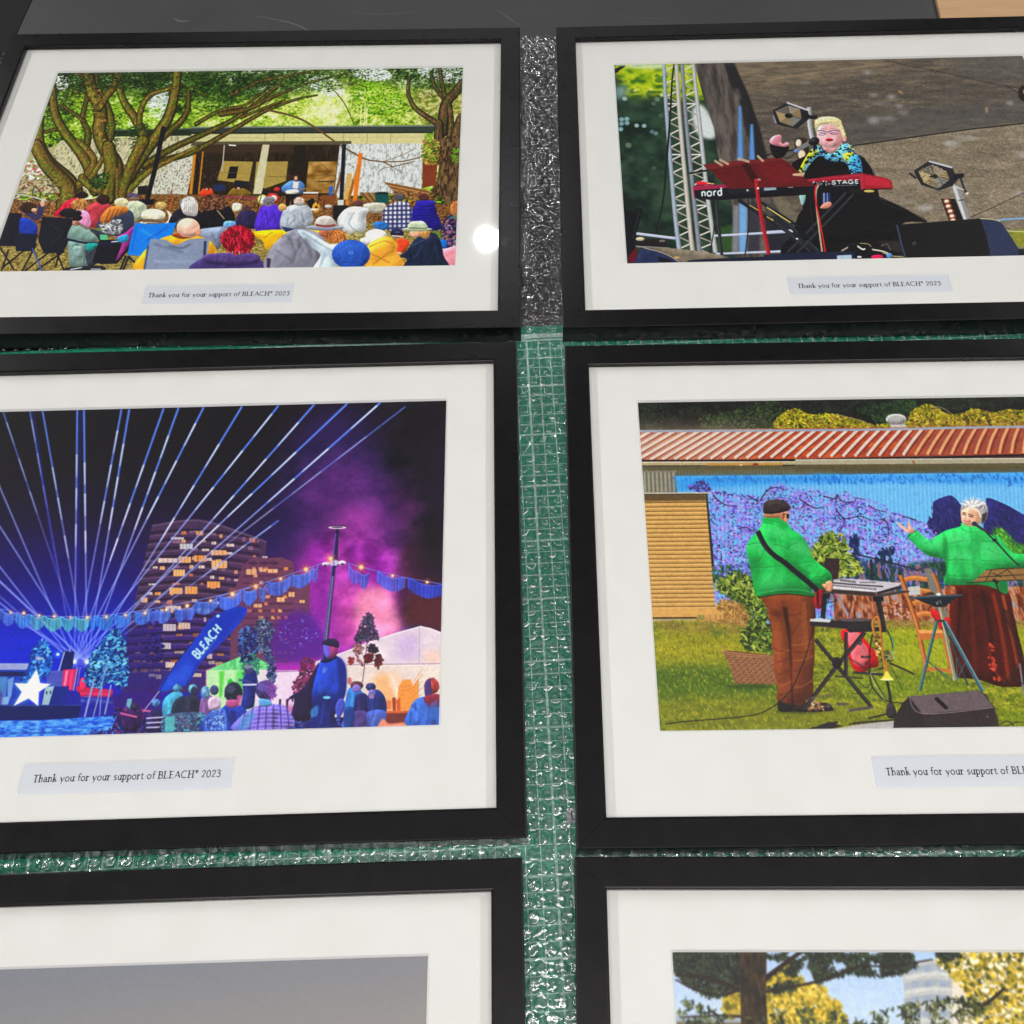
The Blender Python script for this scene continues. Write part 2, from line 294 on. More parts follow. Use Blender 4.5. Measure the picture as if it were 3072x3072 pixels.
    P.fill(m, P.ramp(P.noise(4, 12), [(150, 152, 148), (200, 205, 203), (222, 226, 226)], .18, .6), .9)
    for k in range(40): P.line([(500+k*14.4, -40), (486+k*14.4, 300)], 3, (158, 166, 166), .45, sm=False)
    # dark opening with boards and posts
    C(); P.poly([(1345, -36), (2310, -36), (2270, 330), (1275, 312)], (48, 38, 24))
    D(); P.poly([(-260, -36), (498, -36), (455, 340), (-300, 340)], (50, 40, 26)); m = P.mask([(-260, -36), (498, -36), (455, 340), (-300, 340)], 0, False); P.grain(m, .1, 6, 20)
    C(); P.poly([(1345, -36), (2000, -36), (2000, 20), (1340, 20)], (66, 50, 36), b=4)
    P.poly([(1520, 75), (1725, 80), (1695, 232), (1480, 205)], (168, 146, 78)); P.poly([(1568, 112), (1626, 112), (1610, 195), (1548, 195)], (28, 28, 34)); P.line([(1505, 150), (1700, 160)], 3, (120, 100, 52))
    D(); P.poly([(-70, 80), (146, 78), (130, 212), (-10, 262), (-90, 240)], (166, 144, 78)); P.poly([(286, 80), (482, 78), (456, 300), (266, 285)], (158, 122, 62)); m = P.mask([(286, 80), (482, 78), (456, 300), (266, 285)], 0, False); P.grain(m, .3, 26, 20)
    P.line([(0, 180), (140, 184)], 4, (112, 96, 52)); P.line([(280, 170), (470, 172)], 4, (105, 80, 42)); P.line([(370, 90), (430, 150), (400, 160)], 3, (80, 60, 30))
    P.poly([(190, -36), (270, -36), (262, 260), (150, 260)], (40, 32, 22))
    C(); P.poly([(1790, -36), (1838, -36), (1786, 300), (1725, 300)], (205, 200, 168)); P.line([(1530, -34), (1515, 150)], 9, (180, 176, 160)); P.line([(1610, -30), (1560, -34)], 9, (240, 240, 235), sm=False)
    P.line([(1740, 60), (1720, 260)], 20, (52, 44, 30))
    P.dots(P.mask([(1340, 60), (1450, 40), (1480, 280), (1330, 290)]), 260, 3.5, [(20, 18, 18), (60, 50, 50), (110, 70, 60), (30, 40, 52)])
    for x, w in ((1330, 20), (1385, 10)): P.line([(x, 10), (x-30, 300)], w, (196, 132, 36), sm=False)
    P.line([(1350, 60), (1335, 300)], 12, (22, 20, 22), sm=False)
    # ground
    C(); P.poly([(-400, 330), (500, 350), (900, 300), (1350, 305), (2200, 320), (3200, 380), (3200, 900), (-400, 900)], (112, 76, 42), b=3)
    m = P.mask([(-400, 330), (500, 350), (900, 300), (1350, 305), (2200, 320), (3200, 380), (3200, 900), (-400, 900)], 0, False); P.fill(m, P.ramp(P.noise(4, 3), [(62, 40, 20), (128, 88, 48), (178, 132, 76)], .2, .8), .8)
    m = P.mask([(-400, 640), (500, 600), (1000, 560), (2000, 510), (3200, 530), (3200, 900), (-400, 900)], 12); P.fill(m, P.ramp(P.noise(5, 3), [(96, 86, 40), (150, 134, 70), (198, 184, 116)], .2, .8), .9)
    # clutter by the left edge
    P.dots(P.mask([(60, 200), (330, 60), (400, 200), (400, 370), (120, 370)]), 520, 5, [(170, 160, 140), (100, 90, 70), (210, 205, 190), (150, 60, 40), (60, 60, 60), (120, 110, 50)])
    P.dots(P.mask([(150, 110), (330, 40), (360, 160), (180, 200)]), 200, 6, [(225, 228, 230), (240, 240, 240), (200, 90, 90), (120, 150, 60)], 1.5)
    P.line(P.cr([(240, 250), (275, 290), (268, 340), (235, 330), (225, 290)]).tolist(), 7, (40, 40, 46)); P.line([(110, 300), (230, 320), (380, 370)], 8, (200, 195, 190))
    P.dots(P.mask([(120, 370), (400, 350), (420, 420), (160, 440)]), 200, 5, [(140, 92, 50), (90, 60, 30), (190, 140, 80)])
    # the big tree
    bs, lt, dk = (104, 88, 38), (184, 160, 72), (44, 36, 16)
    A()
    for q, w, w2 in (([(1932, 640), (1780, 760), (1600, 800), (1420, 900)], 16, 34), ([(2260, 520), (2080, 570), (1932, 690), (1700, 860), (1500, 960), (1240, 1080), (1040, 1200)], 14, 58),
                     ([(2300, 690), (2150, 720), (1932, 800), (1650, 960), (1400, 1100), (1180, 1170), (980, 1300)], 12, 60), ([(1500, 700), (1380, 640), (1360, 800), (1290, 900), (1120, 1040)], 26, 60),
                     ([(560, 520), (640, 640), (600, 850), (640, 960), (620, 1090)], 26, 60), ([(450, 760), (560, 840), (610, 880)], 22, 34), ([(330, 960), (420, 935), (470, 960)], 24, 24)):
        P.limb(q, w, w2, tuple(v*.8 for v in bs), tuple(v*.8 for v in lt), dk)
    for q, w, w2 in (([(380, 640), (400, 820), (470, 960), (580, 1100), (660, 1250), (690, 1380)], 60, 95), ([(850, 590), (900, 740), (980, 860), (1040, 1000), (990, 1180), (900, 1330)], 46, 100),
                     ([(1290, 500), (1270, 660), (1220, 850), (1110, 1020), (1010, 1150), (900, 1330)], 60, 110), ([(1240, 640), (1090, 690), (1020, 800), (1010, 930)], 30, 50),
                     ([(690, 500), (700, 640), (770, 760), (810, 900), (800, 1000)], 60, 60), ([(290, 880), (290, 1030), (360, 1170), (500, 1300), (560, 1400)], 60, 110),
                     ([(640, 500), (660, 640), (730, 800), (720, 960), (770, 1090), (840, 1200), (830, 1400)], 90, 120), ([(870, 510), (830, 620), (780, 690), (720, 790)], 60, 50)):
        P.limb(q, w, w2, bs, lt, dk)
    P.dots(P.mask([(640, 640), (720, 640), (780, 1000), (700, 1000)]), 60, 7, [(172, 128, 60), (196, 150, 80), (60, 46, 22)], 1.6, .6)
    P.dots(P.mask([(600, 500), (1150, 500), (1100, 620), (640, 640)], 10), 420, 4, [(24, 42, 16), (36, 62, 22), (16, 30, 12)]); P.dots(P.mask([(1400, 560), (1900, 540), (1850, 680), (1500, 800)], 10), 700, 4.5, [(32, 70, 22), (60, 105, 30), (24, 48, 16), (100, 140, 50)])
    P.dots(P.mask([(930, 940), (1080, 900), (1060, 1060), (960, 1080)], 5), 190, 4.5, [(30, 52, 20), (52, 84, 30)])
    P.dots(P.mask([(780, 900), (860, 880), (850, 1060), (800, 1030)], 5), 90, 4, [(34, 60, 22), (60, 96, 32)])
    B(); 
    for q, w, w2 in (([(-120, 640), (60, 560), (240, 520), (470, 480)], 40, 12), ([(-200, 780), (0, 740), (160, 660), (420, 560), (700, 490)], 42, 8), ([(-60, 800), (140, 720), (240, 680)], 26, 10)): P.limb(q, w, w2, (88, 72, 34), (150, 124, 60), dk)
    P.line([(100, 745), (300, 795), (430, 860), (600, 980), (780, 1082), (900, 1104), (970, 1136)], 15, (104, 78, 46), w2=7); P.line([(880, 1102), (1040, 1100), (1180, 1066), (1275, 1036)], 8, (116, 92, 60)); P.line([(960, 1140), (1010, 1128), (1120, 1100)], 7, (110, 86, 54))
    P.line([(900, 1104), (1030, 1060), (1130, 1010)], 4, (120, 100, 72)); P.line([(970, 1136), (900, 1150), (870, 1190)], 4, (120, 100, 72)); P.line([(970, 1140), (1030, 1165), (1040, 1130)], 4, (120, 100, 72))
    P.line([(520, 560), (640, 700), (710, 850)], 6, (70, 64, 34)); P.line([(420, 560), (520, 590), (700, 570), (800, 600)], 5, (64, 60, 32))
    t2, l2, d2 = (88, 68, 46), (150, 120, 84), (40, 30, 20)
    for q, w, w2 in (([(1082, 540), (1080, 640), (1120, 730), (1210, 800), (1290, 850)], 24, 46), ([(1236, 500), (1260, 590), (1320, 670)], 26, 36), ([(1296, 460), (1306, 560), (1330, 660)], 22, 40), ([(1450, 560), (1390, 640), (1330, 720), (1310, 900)], 56, 80), ([(1290, 840), (1290, 1000), (1330, 1120)], 60, 90),
                     ([(1360, 720), (1370, 860), (1350, 1000)], 36, 50), ([(1440, 800), (1400, 930), (1380, 1050)], 60, 90)): P.limb(q, w, w2, t2, l2, d2)
    P.dots(P.mask([(1240, 480), (1440, 480), (1440, 640), (1120, 640)], 10), 300, 4, [(44, 66, 26), (70, 96, 36), (30, 44, 20)])
    D(); q = [(1158, -60), (1175, 60), (1160, 200), (1120, 290), (1200, 330), (1230, 385), (1320, 380), (1330, -60)]; P.poly(q, (92, 70, 46), sm=True); m = P.mask(q); P.fill(m, P.ramp(P.noise(4, 16), [(46, 34, 22), (98, 76, 50), (140, 112, 76)], .2, .8), .85)
    P.dots(P.mask([(1260, 0), (1320, 0), (1310, 80), (1270, 80)]), 30, 6, [(90, 160, 30)])
    C()      # root mass of the big tree
    for q, w, w2 in (([(540, -60), (640, 60), (600, 160), (520, 260)], 46, 60), ([(700, 60), (640, 160), (600, 210)], 36, 40), ([(560, 190), (640, 260), (760, 290)], 60, 60), ([(1340, -20), (1180, 60), (1010, 150), (860, 300)], 24, 50),
                     ([(250, -30), (330, 110), (430, 210), (470, 280), (440, 390)], 100, 130), ([(740, -20), (760, 120), (740, 250), (740, 330)], 100, 100), ([(980, -60), (900, 100), (850, 240), (830, 330)], 90, 56), ([(800, 130), (800, 330)], 24, 24)): P.limb(q, w, w2, (112, 92, 40), (170, 146, 62), (58, 44, 20))
    P.dots(P.mask([(640, 180), (740, 150), (720, 260), (620, 250)]), 160, 5, [(30, 66, 26), (60, 104, 40), (18, 36, 14)])
    P.dots(P.mask([(300, 40), (420, 200), (500, 350), (420, 380), (330, 160)]), 120, 5, [(92, 92, 36), (72, 72, 30), (150, 130, 60)])
    P.line([(1118, -160), (1060, 120), (1005, 335)], 32, (26, 26, 34), sm=False)
    P.poly([(945, 335), (1060, 335), (1045, 375), (960, 372)], (22, 24, 30))
    A(); P.dots(P.mask([(320, 500), (1300, 480), (1900, 560), (1700, 700), (1300, 640), (900, 620), (500, 640)], 20)*(P.noise(30) > .5), 1500, 4, [(22, 38, 14), (40, 66, 24), (70, 100, 36), (16, 28, 10)])
    # right of the shed
    D(); P.poly([(1062, 60), (1165, 80), (1150, 240), (1060, 260)], (128, 60, 36)); P.dots(P.mask([(1060, -60), (1170, -60), (1160, 80), (1070, 90)]), 200, 5, [(120, 160, 40), (190, 180, 90), (90, 110, 40), (190, 120, 80)])
    for a, b, w, c in (((565, 160), (540, 340), 34, (206, 170, 100)), ((640, 20), (600, 350), 28, (222, 122, 30)), ((622, 120), (545, 376), 22, (196, 132, 56)), ((510, 150), (440, 400), 16, (128, 92, 50)), ((590, 200), (560, 350), 12, (150, 96, 40))): P.line([a, b], w, c, sm=False)
    P.line([(528, -40), (508, 345)], 27, (30, 30, 44), sm=False); P.poly([(484, 340), (526, 340), (524, 376), (484, 376)], (210, 212, 205))
    for k in range(9): P.line([(805+k*9, 222+k*9), (1110+k*3, 282+k*9)], 9, [(150, 106, 58), (110, 74, 38), (184, 140, 88)][k % 3], sm=False)
    for k in range(8): P.line([(635+k*14, 290), (700+k*12, 362)], 10, [(136, 96, 56), (100, 68, 36), (172, 128, 78)][k % 3], sm=False)
    P.dots(P.mask([(860, 290), (1130, 300), (1140, 370), (900, 380)]), 260, 6, [(120, 84, 48), (70, 46, 26), (160, 116, 70)])
    P.poly([(735, 294), (832, 290), (830, 362), (745, 370)], (18, 82, 80)); P.ell(784, 294, 48, 9, (28, 40, 40)); P.poly([(660, 370), (800, 362), (800, 420), (700, 425)], (186, 184, 168), sm=True)
    P.poly([(455, 378), (555, 378), (545, 470), (490, 492), (450, 470)], (30, 32, 38)); P.poly([(370, 308), (480, 308), (460, 372), (370, 372)], (130, 78, 40)); P.poly([(240, 305), (350, 302), (350, 322), (236, 322)], (150, 90, 44))
    P.poly([(250, 286), (358, 286), (350, 297), (248, 297)], (226, 226, 224)); P.poly([(426, 248), (452, 248), (446, 308), (424, 308)], (40, 100, 190)); P.line([(350, 215), (460, 215)], 8, (60, 56, 44)); P.poly([(270, 350), (320, 328), (330, 370), (300, 400)], (24, 24, 30))
    # performers
    P.poly([(125, 232), (175, 205), (225, 210), (258, 240), (252, 285), (215, 300), (120, 290), (100, 262)], (86, 130, 188), sm=True); P.poly([(180, 215), (218, 214), (214, 262), (176, 260)], (226, 218, 205)); P.ell(203, 192, 22, 24, (60, 38, 30)); P.ell(200, 194, 12, 15, (212, 160, 130)); P.ell(166, 190, 16, 20, (60, 40, 30))
    P.line([(130, 290), (230, 270), (330, 252)], 8, (150, 110, 70)); P.poly([(130, 278), (200, 268), (220, 290), (150, 305)], (224, 222, 205), sm=True); P.poly([(130, 300), (206, 300), (192, 385), (168, 385), (165, 330), (150, 385), (130, 385)], (22, 22, 28))
    P.ell(338, 395, 28, 38, (206, 150, 60)); P.ell(338, 392, 9, 10, (40, 26, 14)); P.line([(345, 370), (362, 300)], 8, (60, 40, 26)); P.ell(40, 325, 40, 34, (176, 40, 36)); P.ell(44, 322, 26, 24, (206, 202, 180)); P.line([(0, 290), (100, 296)], 6, (50, 50, 58)); P.ell(70, 268, 22, 14, (188, 50, 50))
    P.line([(100, 300), (80, 370)], 4, (30, 30, 36)); P.ell(420, 385, 26, 12, (190, 190, 180)); P.line([(390, 400), (395, 340)], 4, (36, 34, 34)); P.poly([(300, 398), (350, 398), (350, 412), (300, 412)], (225, 222, 214))
    C(); P.poly([(1362, 290), (1390, 262), (1440, 262), (1456, 300), (1440, 312), (1366, 312)], (222, 74, 40), sm=True); P.ell(1412, 262, 16, 17, (60, 34, 28)); P.ell(1410, 268, 9, 9, (214, 150, 120)); P.poly([(1555, 300), (1590, 260), (1660, 262), (1710, 290), (1700, 308), (1560, 312)], (124, 100, 40), sm=True); P.ell(1624, 252, 26, 20, (44, 30, 24)); P.ell(1626, 262, 12, 11, (200, 150, 120))
    P.line([(1400, 314), (1750, 330)], 10, (150, 50, 90)); P.poly([(1450, 240), (1530, 232), (1540, 276), (1460, 280)], (42, 52, 90)); P.poly([(1600, 205), (1700, 215), (1680, 262), (1600, 250)], (34, 34, 44)); P.ell(1790, 340, 34, 36, (200, 190, 90)); P.ell(1790, 340, 24, 27, (226, 224, 214)); P.ell(1866, 332, 38, 34, (184, 44, 40)); P.ell(1866, 330, 24, 22, (214, 210, 200))
    P.poly([(1585, 370), (1612, 360), (1648, 372), (1640, 412), (1590, 416)], (224, 224, 196), sm=True); P.line([(1622, 360), (1655, 290)], 7, (170, 120, 70)); P.line([(1168, 390), (1172, 270)], 9, (150, 84, 46)); P.ell(1166, 380, 12, 26, (160, 90, 46)); P.poly([(1230, 335), (1290, 340), (1280, 380), (1225, 380)], (120, 140, 150))
    P.poly([(940, 250), (1010, 240), (1000, 300), (940, 310)], (34, 32, 32)); P.line([(780, 380), (700, 470), (900, 480)], 4, (60, 50, 30)); P.line([(1380, 320), (1300, 560)], 5, (24, 24, 28), sm=False); P.line([(1790, 280), (1730, 500)], 5, (24, 24, 28), sm=False)
    # audience, back rows first
    sk = (222, 170, 140)
    def person(body, bc, hx, hy, hrx, hry, hc, skin=None):
        P.poly(body, bc, sm=True); b = np.array(body); x0, y0 = b.min(0); x1, y1 = b.max(0)
        P.line([(x0*.35+x1*.65, y0*.7+y1*.3), (x0*.3+x1*.7, y0*.3+y1*.7)], (x1-x0)*.07, tuple(v*.72 for v in bc), .6, b=3); P.line([(x0*.72+x1*.28, y0*.62+y1*.38), (x0*.66+x1*.34, y0*.3+y1*.7)], (x1-x0)*.06, tuple(min(255, v*1.22+8) for v in bc), .6, b=3)
        if skin: P.ell(hx, hy+hry*.55, hrx*.7, hry*.7, skin)
        P.folds(body, bc); P.ell(hx, hy, hrx, hry, hc); P.hair(hx, hy, hrx, hry, hc)
    person([(370, 450), (420, 380), (480, 335), (560, 330), (560, 400), (500, 440)], (186, 34, 62), 562, 308, 40, 24, (40, 22, 26))
    P.line([(140, 380), (250, 460), (290, 370)], 44, (60, 56, 92)); P.ell(292, 366, 16, 22, sk); P.ell(195, 392, 58, 38, (58, 38, 26)); P.ell(235, 410, 20, 14, sk)
    person([(570, 440), (620, 370), (690, 355), (760, 380), (740, 450), (690, 520), (630, 530), (590, 480)], (176, 62, 76), 705, 336, 45, 34, (52, 32, 28))
    P.ell(545, 375, 60, 42, (168, 116, 66)); P.poly([(500, 420), (560, 405), (612, 440), (616, 520), (560, 545), (500, 500)], (222, 152, 192), sm=True)
    person([(860, 370), (930, 345), (1000, 380), (985, 440), (950, 480), (870, 470)], (182, 192, 166), 905, 318, 40, 26, (84, 72, 104)); P.ell(912, 332, 34, 12, (120, 100, 80))
    P.poly([(660, 520), (700, 440), (800, 400), (900, 420), (912, 500), (860, 580), (690, 575)], (54, 60, 82), sm=True); P.poly([(690, 500), (760, 480), (832, 480), (820, 570), (700, 565)], (178, 184, 186), sm=True)
    P.dots(P.mask([(690, 500), (830, 480), (820, 570), (700, 565)]), 120, 4, [(60, 62, 76), (226, 226, 226), (90, 92, 104)], 1.4); P.poly([(680, 480), (730, 400), (800, 380), (868, 392), (862, 430), (780, 450), (740, 500)], (190, 118, 52), sm=True)
    for k in range(8): P.line([(740+k*14, 400), (705+k*16, 490-k*6)], 4, [(222, 152, 84), (140, 78, 34)][k % 2])
    P.ell(828, 356, 48, 30, (216, 210, 170)); P.line([(790, 378), (870, 380)], 12, (196, 188, 146))
    P.ell(1098, 378, 40, 26, (214, 176, 110)); P.poly([(960, 500), (1000, 480), (1110, 500), (1150, 470), (1140, 410), (1180, 460), (1140, 520)], (214, 214, 196), sm=True); P.ell(1045, 446, 84, 46, (222, 218, 190)); P.ell(1030, 428, 60, 24, (238, 236, 214), b=5); P.line([(970, 480), (1110, 486)], 22, (120, 96, 76)); P.line([(1000, 505), (1110, 505)], 16, (110, 90, 70))
    person([(1150, 500), (1190, 420), (1260, 390), (1340, 400), (1385, 450), (1370, 540), (1200, 530)], (32, 30, 44), 1290, 360, 52, 44, (206, 202, 198)); P.poly([(1240, 360), (1340, 350), (1345, 440), (1300, 450), (1250, 430)], (214, 210, 206), sm=True)
    for k in range(7): P.line([(1262+k*12, 340), (1256+k*14, 440)], 4, (150, 146, 146), .8)
    person([(1340, 500), (1400, 400), (1480, 375), (1560, 380), (1602, 460), (1580, 530), (1400, 548)], (26, 25, 32), 1462, 350, 74, 46, (84, 52, 38)); P.dots(P.mask([(1390, 320), (1520, 310), (1540, 390), (1400, 410)]), 150, 4, [(120, 76, 54), (60, 34, 26), (150, 104, 76)], 1.3); P.line([(1480, 410), (1530, 470)], 8, (170, 150, 120)); P.poly([(1530, 490), (1600, 485), (1605, 520), (1530, 540)], (110, 160, 210), sm=True)
    person([(1615, 520), (1630, 430), (1690, 405), (1745, 430), (1752, 530)], (48, 42, 78), 1682, 402, 32, 22, (80, 56, 60))
    person([(1745, 550), (1760, 430), (1800, 375), (1880, 375), (1925, 410), (1935, 540)], (86, 52, 190), 1834, 346, 38, 30, (118, 116, 124), sk)
    P.ell(1925, 392, 30, 26, (206, 170, 100))
    P.poly([(1735, 555), (2100, 540), (2260, 560), (2100, 620), (1980, 640), (1830, 682), (1790, 620)], (232, 182, 24), sm=True); P.line([(1800, 600), (1860, 560)], 8, (180, 130, 10), .7); P.line([(1860, 640), (1960, 590)], 8, (250, 210, 70), .7)
    P.poly([(540, 545), (690, 530), (700, 560), (560, 575)], (110, 130, 70)); P.poly([(620, 540), (720, 570), (700, 610), (630, 600)], (50, 50, 66), sm=True)
    # camp chairs and the front row
    P.poly([(66, 428), (150, 432), (140, 540), (108, 655), (-20, 655), (20, 520)], (24, 26, 40), sm=False); P.poly([(140, 470), (200, 470), (255, 520), (240, 590), (140, 575)], (32, 60, 156), sm=True); P.poly([(100, 570), (260, 575), (230, 690), (110, 690)], (26, 30, 52))
    for q in ([(0, 660), (100, 820)], [(160, 690), (20, 800)], [(60, 680), (10, 826)], [(250, 640), (150, 830)], [(220, 660), (290, 828)], [(330, 700), (170, 826)], [(440, 690), (240, 825)], [(390, 700), (440, 828)], [(430, 600), (380, 800)]): P.line(q, 11, (26, 26, 34), sm=False)
    P.line([(222, 670), (288, 825)], 9, (70, 110, 180), sm=False)
    P.poly([(288, 456), (500, 466), (462, 640), (430, 700), (300, 705), (262, 620)], (28, 29, 42)); P.line([(330, 500), (420, 560), (350, 640)], 10, (46, 48, 66), .7, b=4); P.line([(470, 480), (430, 620)], 8, (10, 10, 18), .8)
    P.poly([(488, 520), (540, 505), (610, 545), (668, 600), (655, 625), (560, 628), (462, 610)], (124, 152, 144), sm=True); P.poly([(470, 620), (590, 625), (600, 700), (590, 800), (482, 795), (470, 720)], (118, 142, 138), sm=True); P.line([(520, 640), (580, 690), (570, 780)], 8, (80, 102, 100), .8); P.poly([(500, 660), (560, 660), (560, 730), (500, 720)], (134, 160, 156), sm=True)
    P.poly([(590, 640), (705, 640), (690, 740), (660, 775), (600, 790)], (58, 62, 74), sm=True); P.poly([(460, 800), (700, 790), (690, 826), (470, 826)], (34, 34, 40), sm=True); P.line([(480, 815), (560, 800)], 8, (190, 195, 200)); P.line([(620, 812), (690, 812)], 7, (190, 195, 200))
    P.ell(482, 432, 78, 30, (24, 23, 30)); P.ell(470, 418, 52, 22, (34, 32, 42)); P.poly([(505, 440), (562, 455), (545, 482), (500, 482)], (20, 20, 26), sm=True); P.ell(520, 500, 26, 18, (180, 130, 110)); P.line([(520, 490), (600, 540)], 20, (90, 60, 50), .5)
    P.poly([(680, 610), (905, 612), (880, 680), (800, 775), (690, 778), (630, 760)], (24, 25, 36), sm=False); P.line([(440, 605), (650, 640), (900, 620)], 15, (28, 34, 62)); P.line([(760, 626), (860, 618)], 8, (200, 206, 214))
    P.poly([(790, 600), (860, 560), (915, 520), (900, 600), (850, 690), (790, 755), (830, 640)], (150, 50, 130), sm=True); P.poly([(800, 600), (870, 575), (870, 620), (820, 630)], (40, 150, 190), sm=True); P.poly([(682, 575), (732, 578), (730, 612), (684, 612)], (90, 190, 140)); P.poly([(590, 640), (670, 640), (620, 690), (590, 680)], (30, 150, 140), sm=True)
    P.poly([(922, 494), (1010, 506), (1205, 494), (1170, 590), (1030, 640), (1000, 722), (870, 716), (892, 600)], (18, 128, 226)); P.line([(960, 540), (1060, 600)], 14, (70, 170, 245), .7, b=5); P.line([(1150, 520), (1000, 620)], 14, (10, 90, 180), .7, b=5); P.line([(930, 520), (900, 690)], 12, (12, 92, 180), .6, b=4)
    for q in ([(860, 720), (820, 820)], [(880, 720), (840, 822)], [(880, 730), (960, 800)]): P.line(q, 13, (22, 26, 40), sm=False)
    P.poly([(1350, 552), (1450, 528), (1562, 528), (1520, 620), (1470, 690), (1420, 640)], (132, 144, 166), sm=True); P.line([(1440, 560), (1480, 640)], 12, (96, 106, 128), .7, b=4)
    P.poly([(935, 822), (960, 720), (1040, 640), (1130, 590), (1260, 572), (1400, 600), (1462, 650), (1476, 720), (1400, 822)], (214, 154, 40), sm=True); P.poly([(1170, 580), (1240, 560), (1320, 590), (1240, 606)], (150, 70, 30), sm=True)
    P.ell(1284, 530, 80, 66, (234, 188, 168)); P.ell(1262, 500, 44, 30, (250, 220, 204), b=12); P.ell(1352, 560, 18, 26, (216, 150, 128)); P.line([(1210, 560), (1290, 590), (1340, 590)], 10, (196, 140, 116), .7, b=3)
    P.poly([(1028, 604), (1130, 612), (1200, 650), (1290, 608), (1432, 598), (1412, 720), (1330, 818), (985, 822), (1000, 700)], (136, 148, 172)); P.line([(1050, 640), (1250, 700)], 14, (104, 116, 142), .8, b=5); P.line([(1150, 655), (1240, 668), (1300, 640)], 12, (80, 90, 112), .8, b=4); P.line([(1050, 760), (1330, 760)], 14, (158, 170, 194), .8, b=6); P.line([(1400, 620), (1395, 720)], 20, (56, 66, 92)); P.line([(1012, 650), (985, 815)], 14, (76, 92, 120))
    P.poly([(1310, 822), (1390, 730), (1500, 706), (1720, 708), (1790, 760), (1840, 822)], (68, 54, 106), sm=True); P.poly([(1400, 715), (1560, 700), (1740, 706), (1760, 760), (1560, 776), (1400, 760)], (84, 66, 124), sm=True); P.line([(1410, 765), (1600, 785), (1760, 765)], 10, (40, 30, 70), .8, b=4)
    P.ell(1624, 612, 112, 98, (142, 16, 38)); 
    for a, w, c in (((-.9), 12, (200, 60, 80)), (-.4, 10, (100, 6, 24)), (.1, 14, (206, 70, 92)), (.6, 10, (96, 6, 22)), (1.1, 12, (186, 40, 62))): P.line([(1624+90*math.sin(a-.4), 590-70*math.cos(a)), (1610+40*math.sin(a), 600), (1610, 650)], w, c, .8, b=4)
    P.ell(1620, 700, 40, 16, (206, 150, 140)); P.hair(1624, 612, 112, 92, (150, 20, 44)); P.hair(545, 375, 60, 42, (168, 116, 66)); P.hair(1098, 378, 40, 26, (214, 176, 110))
    B(); P.dots(P.mask([(300, 470), (760, 480), (560, 620), (200, 600)], 10), 500, 4.5, [(40, 74, 24), (80, 120, 40), (28, 48, 18), (120, 150, 60)])
    D()
    person([(100, 540), (105, 430), (160, 378), (270, 375), (312, 430), (310, 500), (240, 545)], (168, 176, 186), 220, 350, 38, 28, (222, 178, 160)); P.ell(222, 364, 36, 16, (170, 160, 156)); P.ell(108, 392, 30, 20, (205, 160, 100)); P.poly([(95, 520), (200, 540), (130, 560)], (40, 60, 110))
    P.poly([(480, 490), (520, 415), (590, 385), (690, 400), (680, 450), (662, 572), (540, 565)], (204, 208, 212), sm=True); P.line([(600, 420), (560, 500), (620, 560)], 9, (160, 164, 172), .8, b=3); P.ell(625, 362, 34, 24, (96, 66, 58)); P.line([(600, 400), (690, 405)], 14, (226, 228, 232))
    m = P.mask([(788, 480), (795, 410), (860, 360), (950, 355), (990, 410), (992, 530), (900, 548), (790, 540)]); P.poly([(788, 480), (795, 410), (860, 360), (950, 355), (990, 410), (992, 530), (900, 548), (790, 540)], (214, 216, 230), sm=True)
    tmp = P.c.copy()
    for k in range(7): P.line([(800+k*30, 350), (796+k*31, 550)], 15, (44, 48, 96), .75, sm=False)
    for k in range(6): P.line([(780, 385+k*30), (1000, 380+k*30)], 14, (44, 48, 96), .75, sm=False)
    P.c = tmp*(1-m[..., None])+P.c*m[..., None]; P.ell(903, 322, 38, 26, (84, 80, 84)); P.poly([(725, 500), (800, 488), (830, 530), (760, 545)], (50, 110, 180), sm=True)
    q = [(990, 470), (1000, 395), (1050, 350), (1130, 350), (1160, 430), (1186, 540), (1010, 540)]; P.poly(q, (40, 32, 140), sm=True)
    for k in range(8): P.line([(992+k*2, 400+k*20), (1080, 410+k*19), (1160, 396+k*20)], 5, (16, 12, 70), .8)
    P.ell(1070, 322, 38, 26, (84, 48, 46)); P.poly([(1020, 350), (1140, 348), (1130, 380), (1040, 388)], (48, 40, 156), sm=True)
    P.poly([(1180, 600), (1200, 500), (1240, 450), (1330, 430), (1330, 680), (1220, 665)], (32, 28, 68), sm=True); P.dots(P.mask([(1190, 600), (1240, 470), (1310, 450), (1300, 660)]), 130, 4, [(170, 90, 90), (70, 90, 150), (190, 150, 120), (120, 60, 110)], 1.4); P.ell(1292, 400, 44, 54, (178, 112, 60)); P.poly([(1230, 470), (1300, 430), (1300, 460)], (70, 120, 110))
    P.poly([(1180, 690), (1230, 668), (1330, 660), (1330, 830), (1240, 830)], (222, 142, 156), sm=True); P.poly([(1170, 610), (1225, 620), (1220, 670), (1180, 660)], (30, 110, 200), sm=True)
    P.dots(P.mask([(540, 560), (860, 560), (860, 610), (560, 620)], 5), 200, 4, [(170, 160, 90), (130, 140, 60), (200, 190, 130)]); P.dots(P.mask([(1130, 560), (1190, 560), (1180, 610)], 5), 60, 4, [(110, 140, 60), (80, 110, 40)])
    # couple in hats
    P.poly([(0, 815), (10, 700), (80, 610), (190, 540), (330, 555), (400, 620), (370, 710), (322, 815)], (132, 132, 146), sm=True); P.line([(60, 680), (180, 760)], 12, (106, 106, 122), .7, b=5); P.line([(120, 640), (100, 760)], 10, (156, 156, 170), .6, b=5); P.poly([(0, 735), (30, 740), (20, 815), (0, 815)], (60, 56, 80))
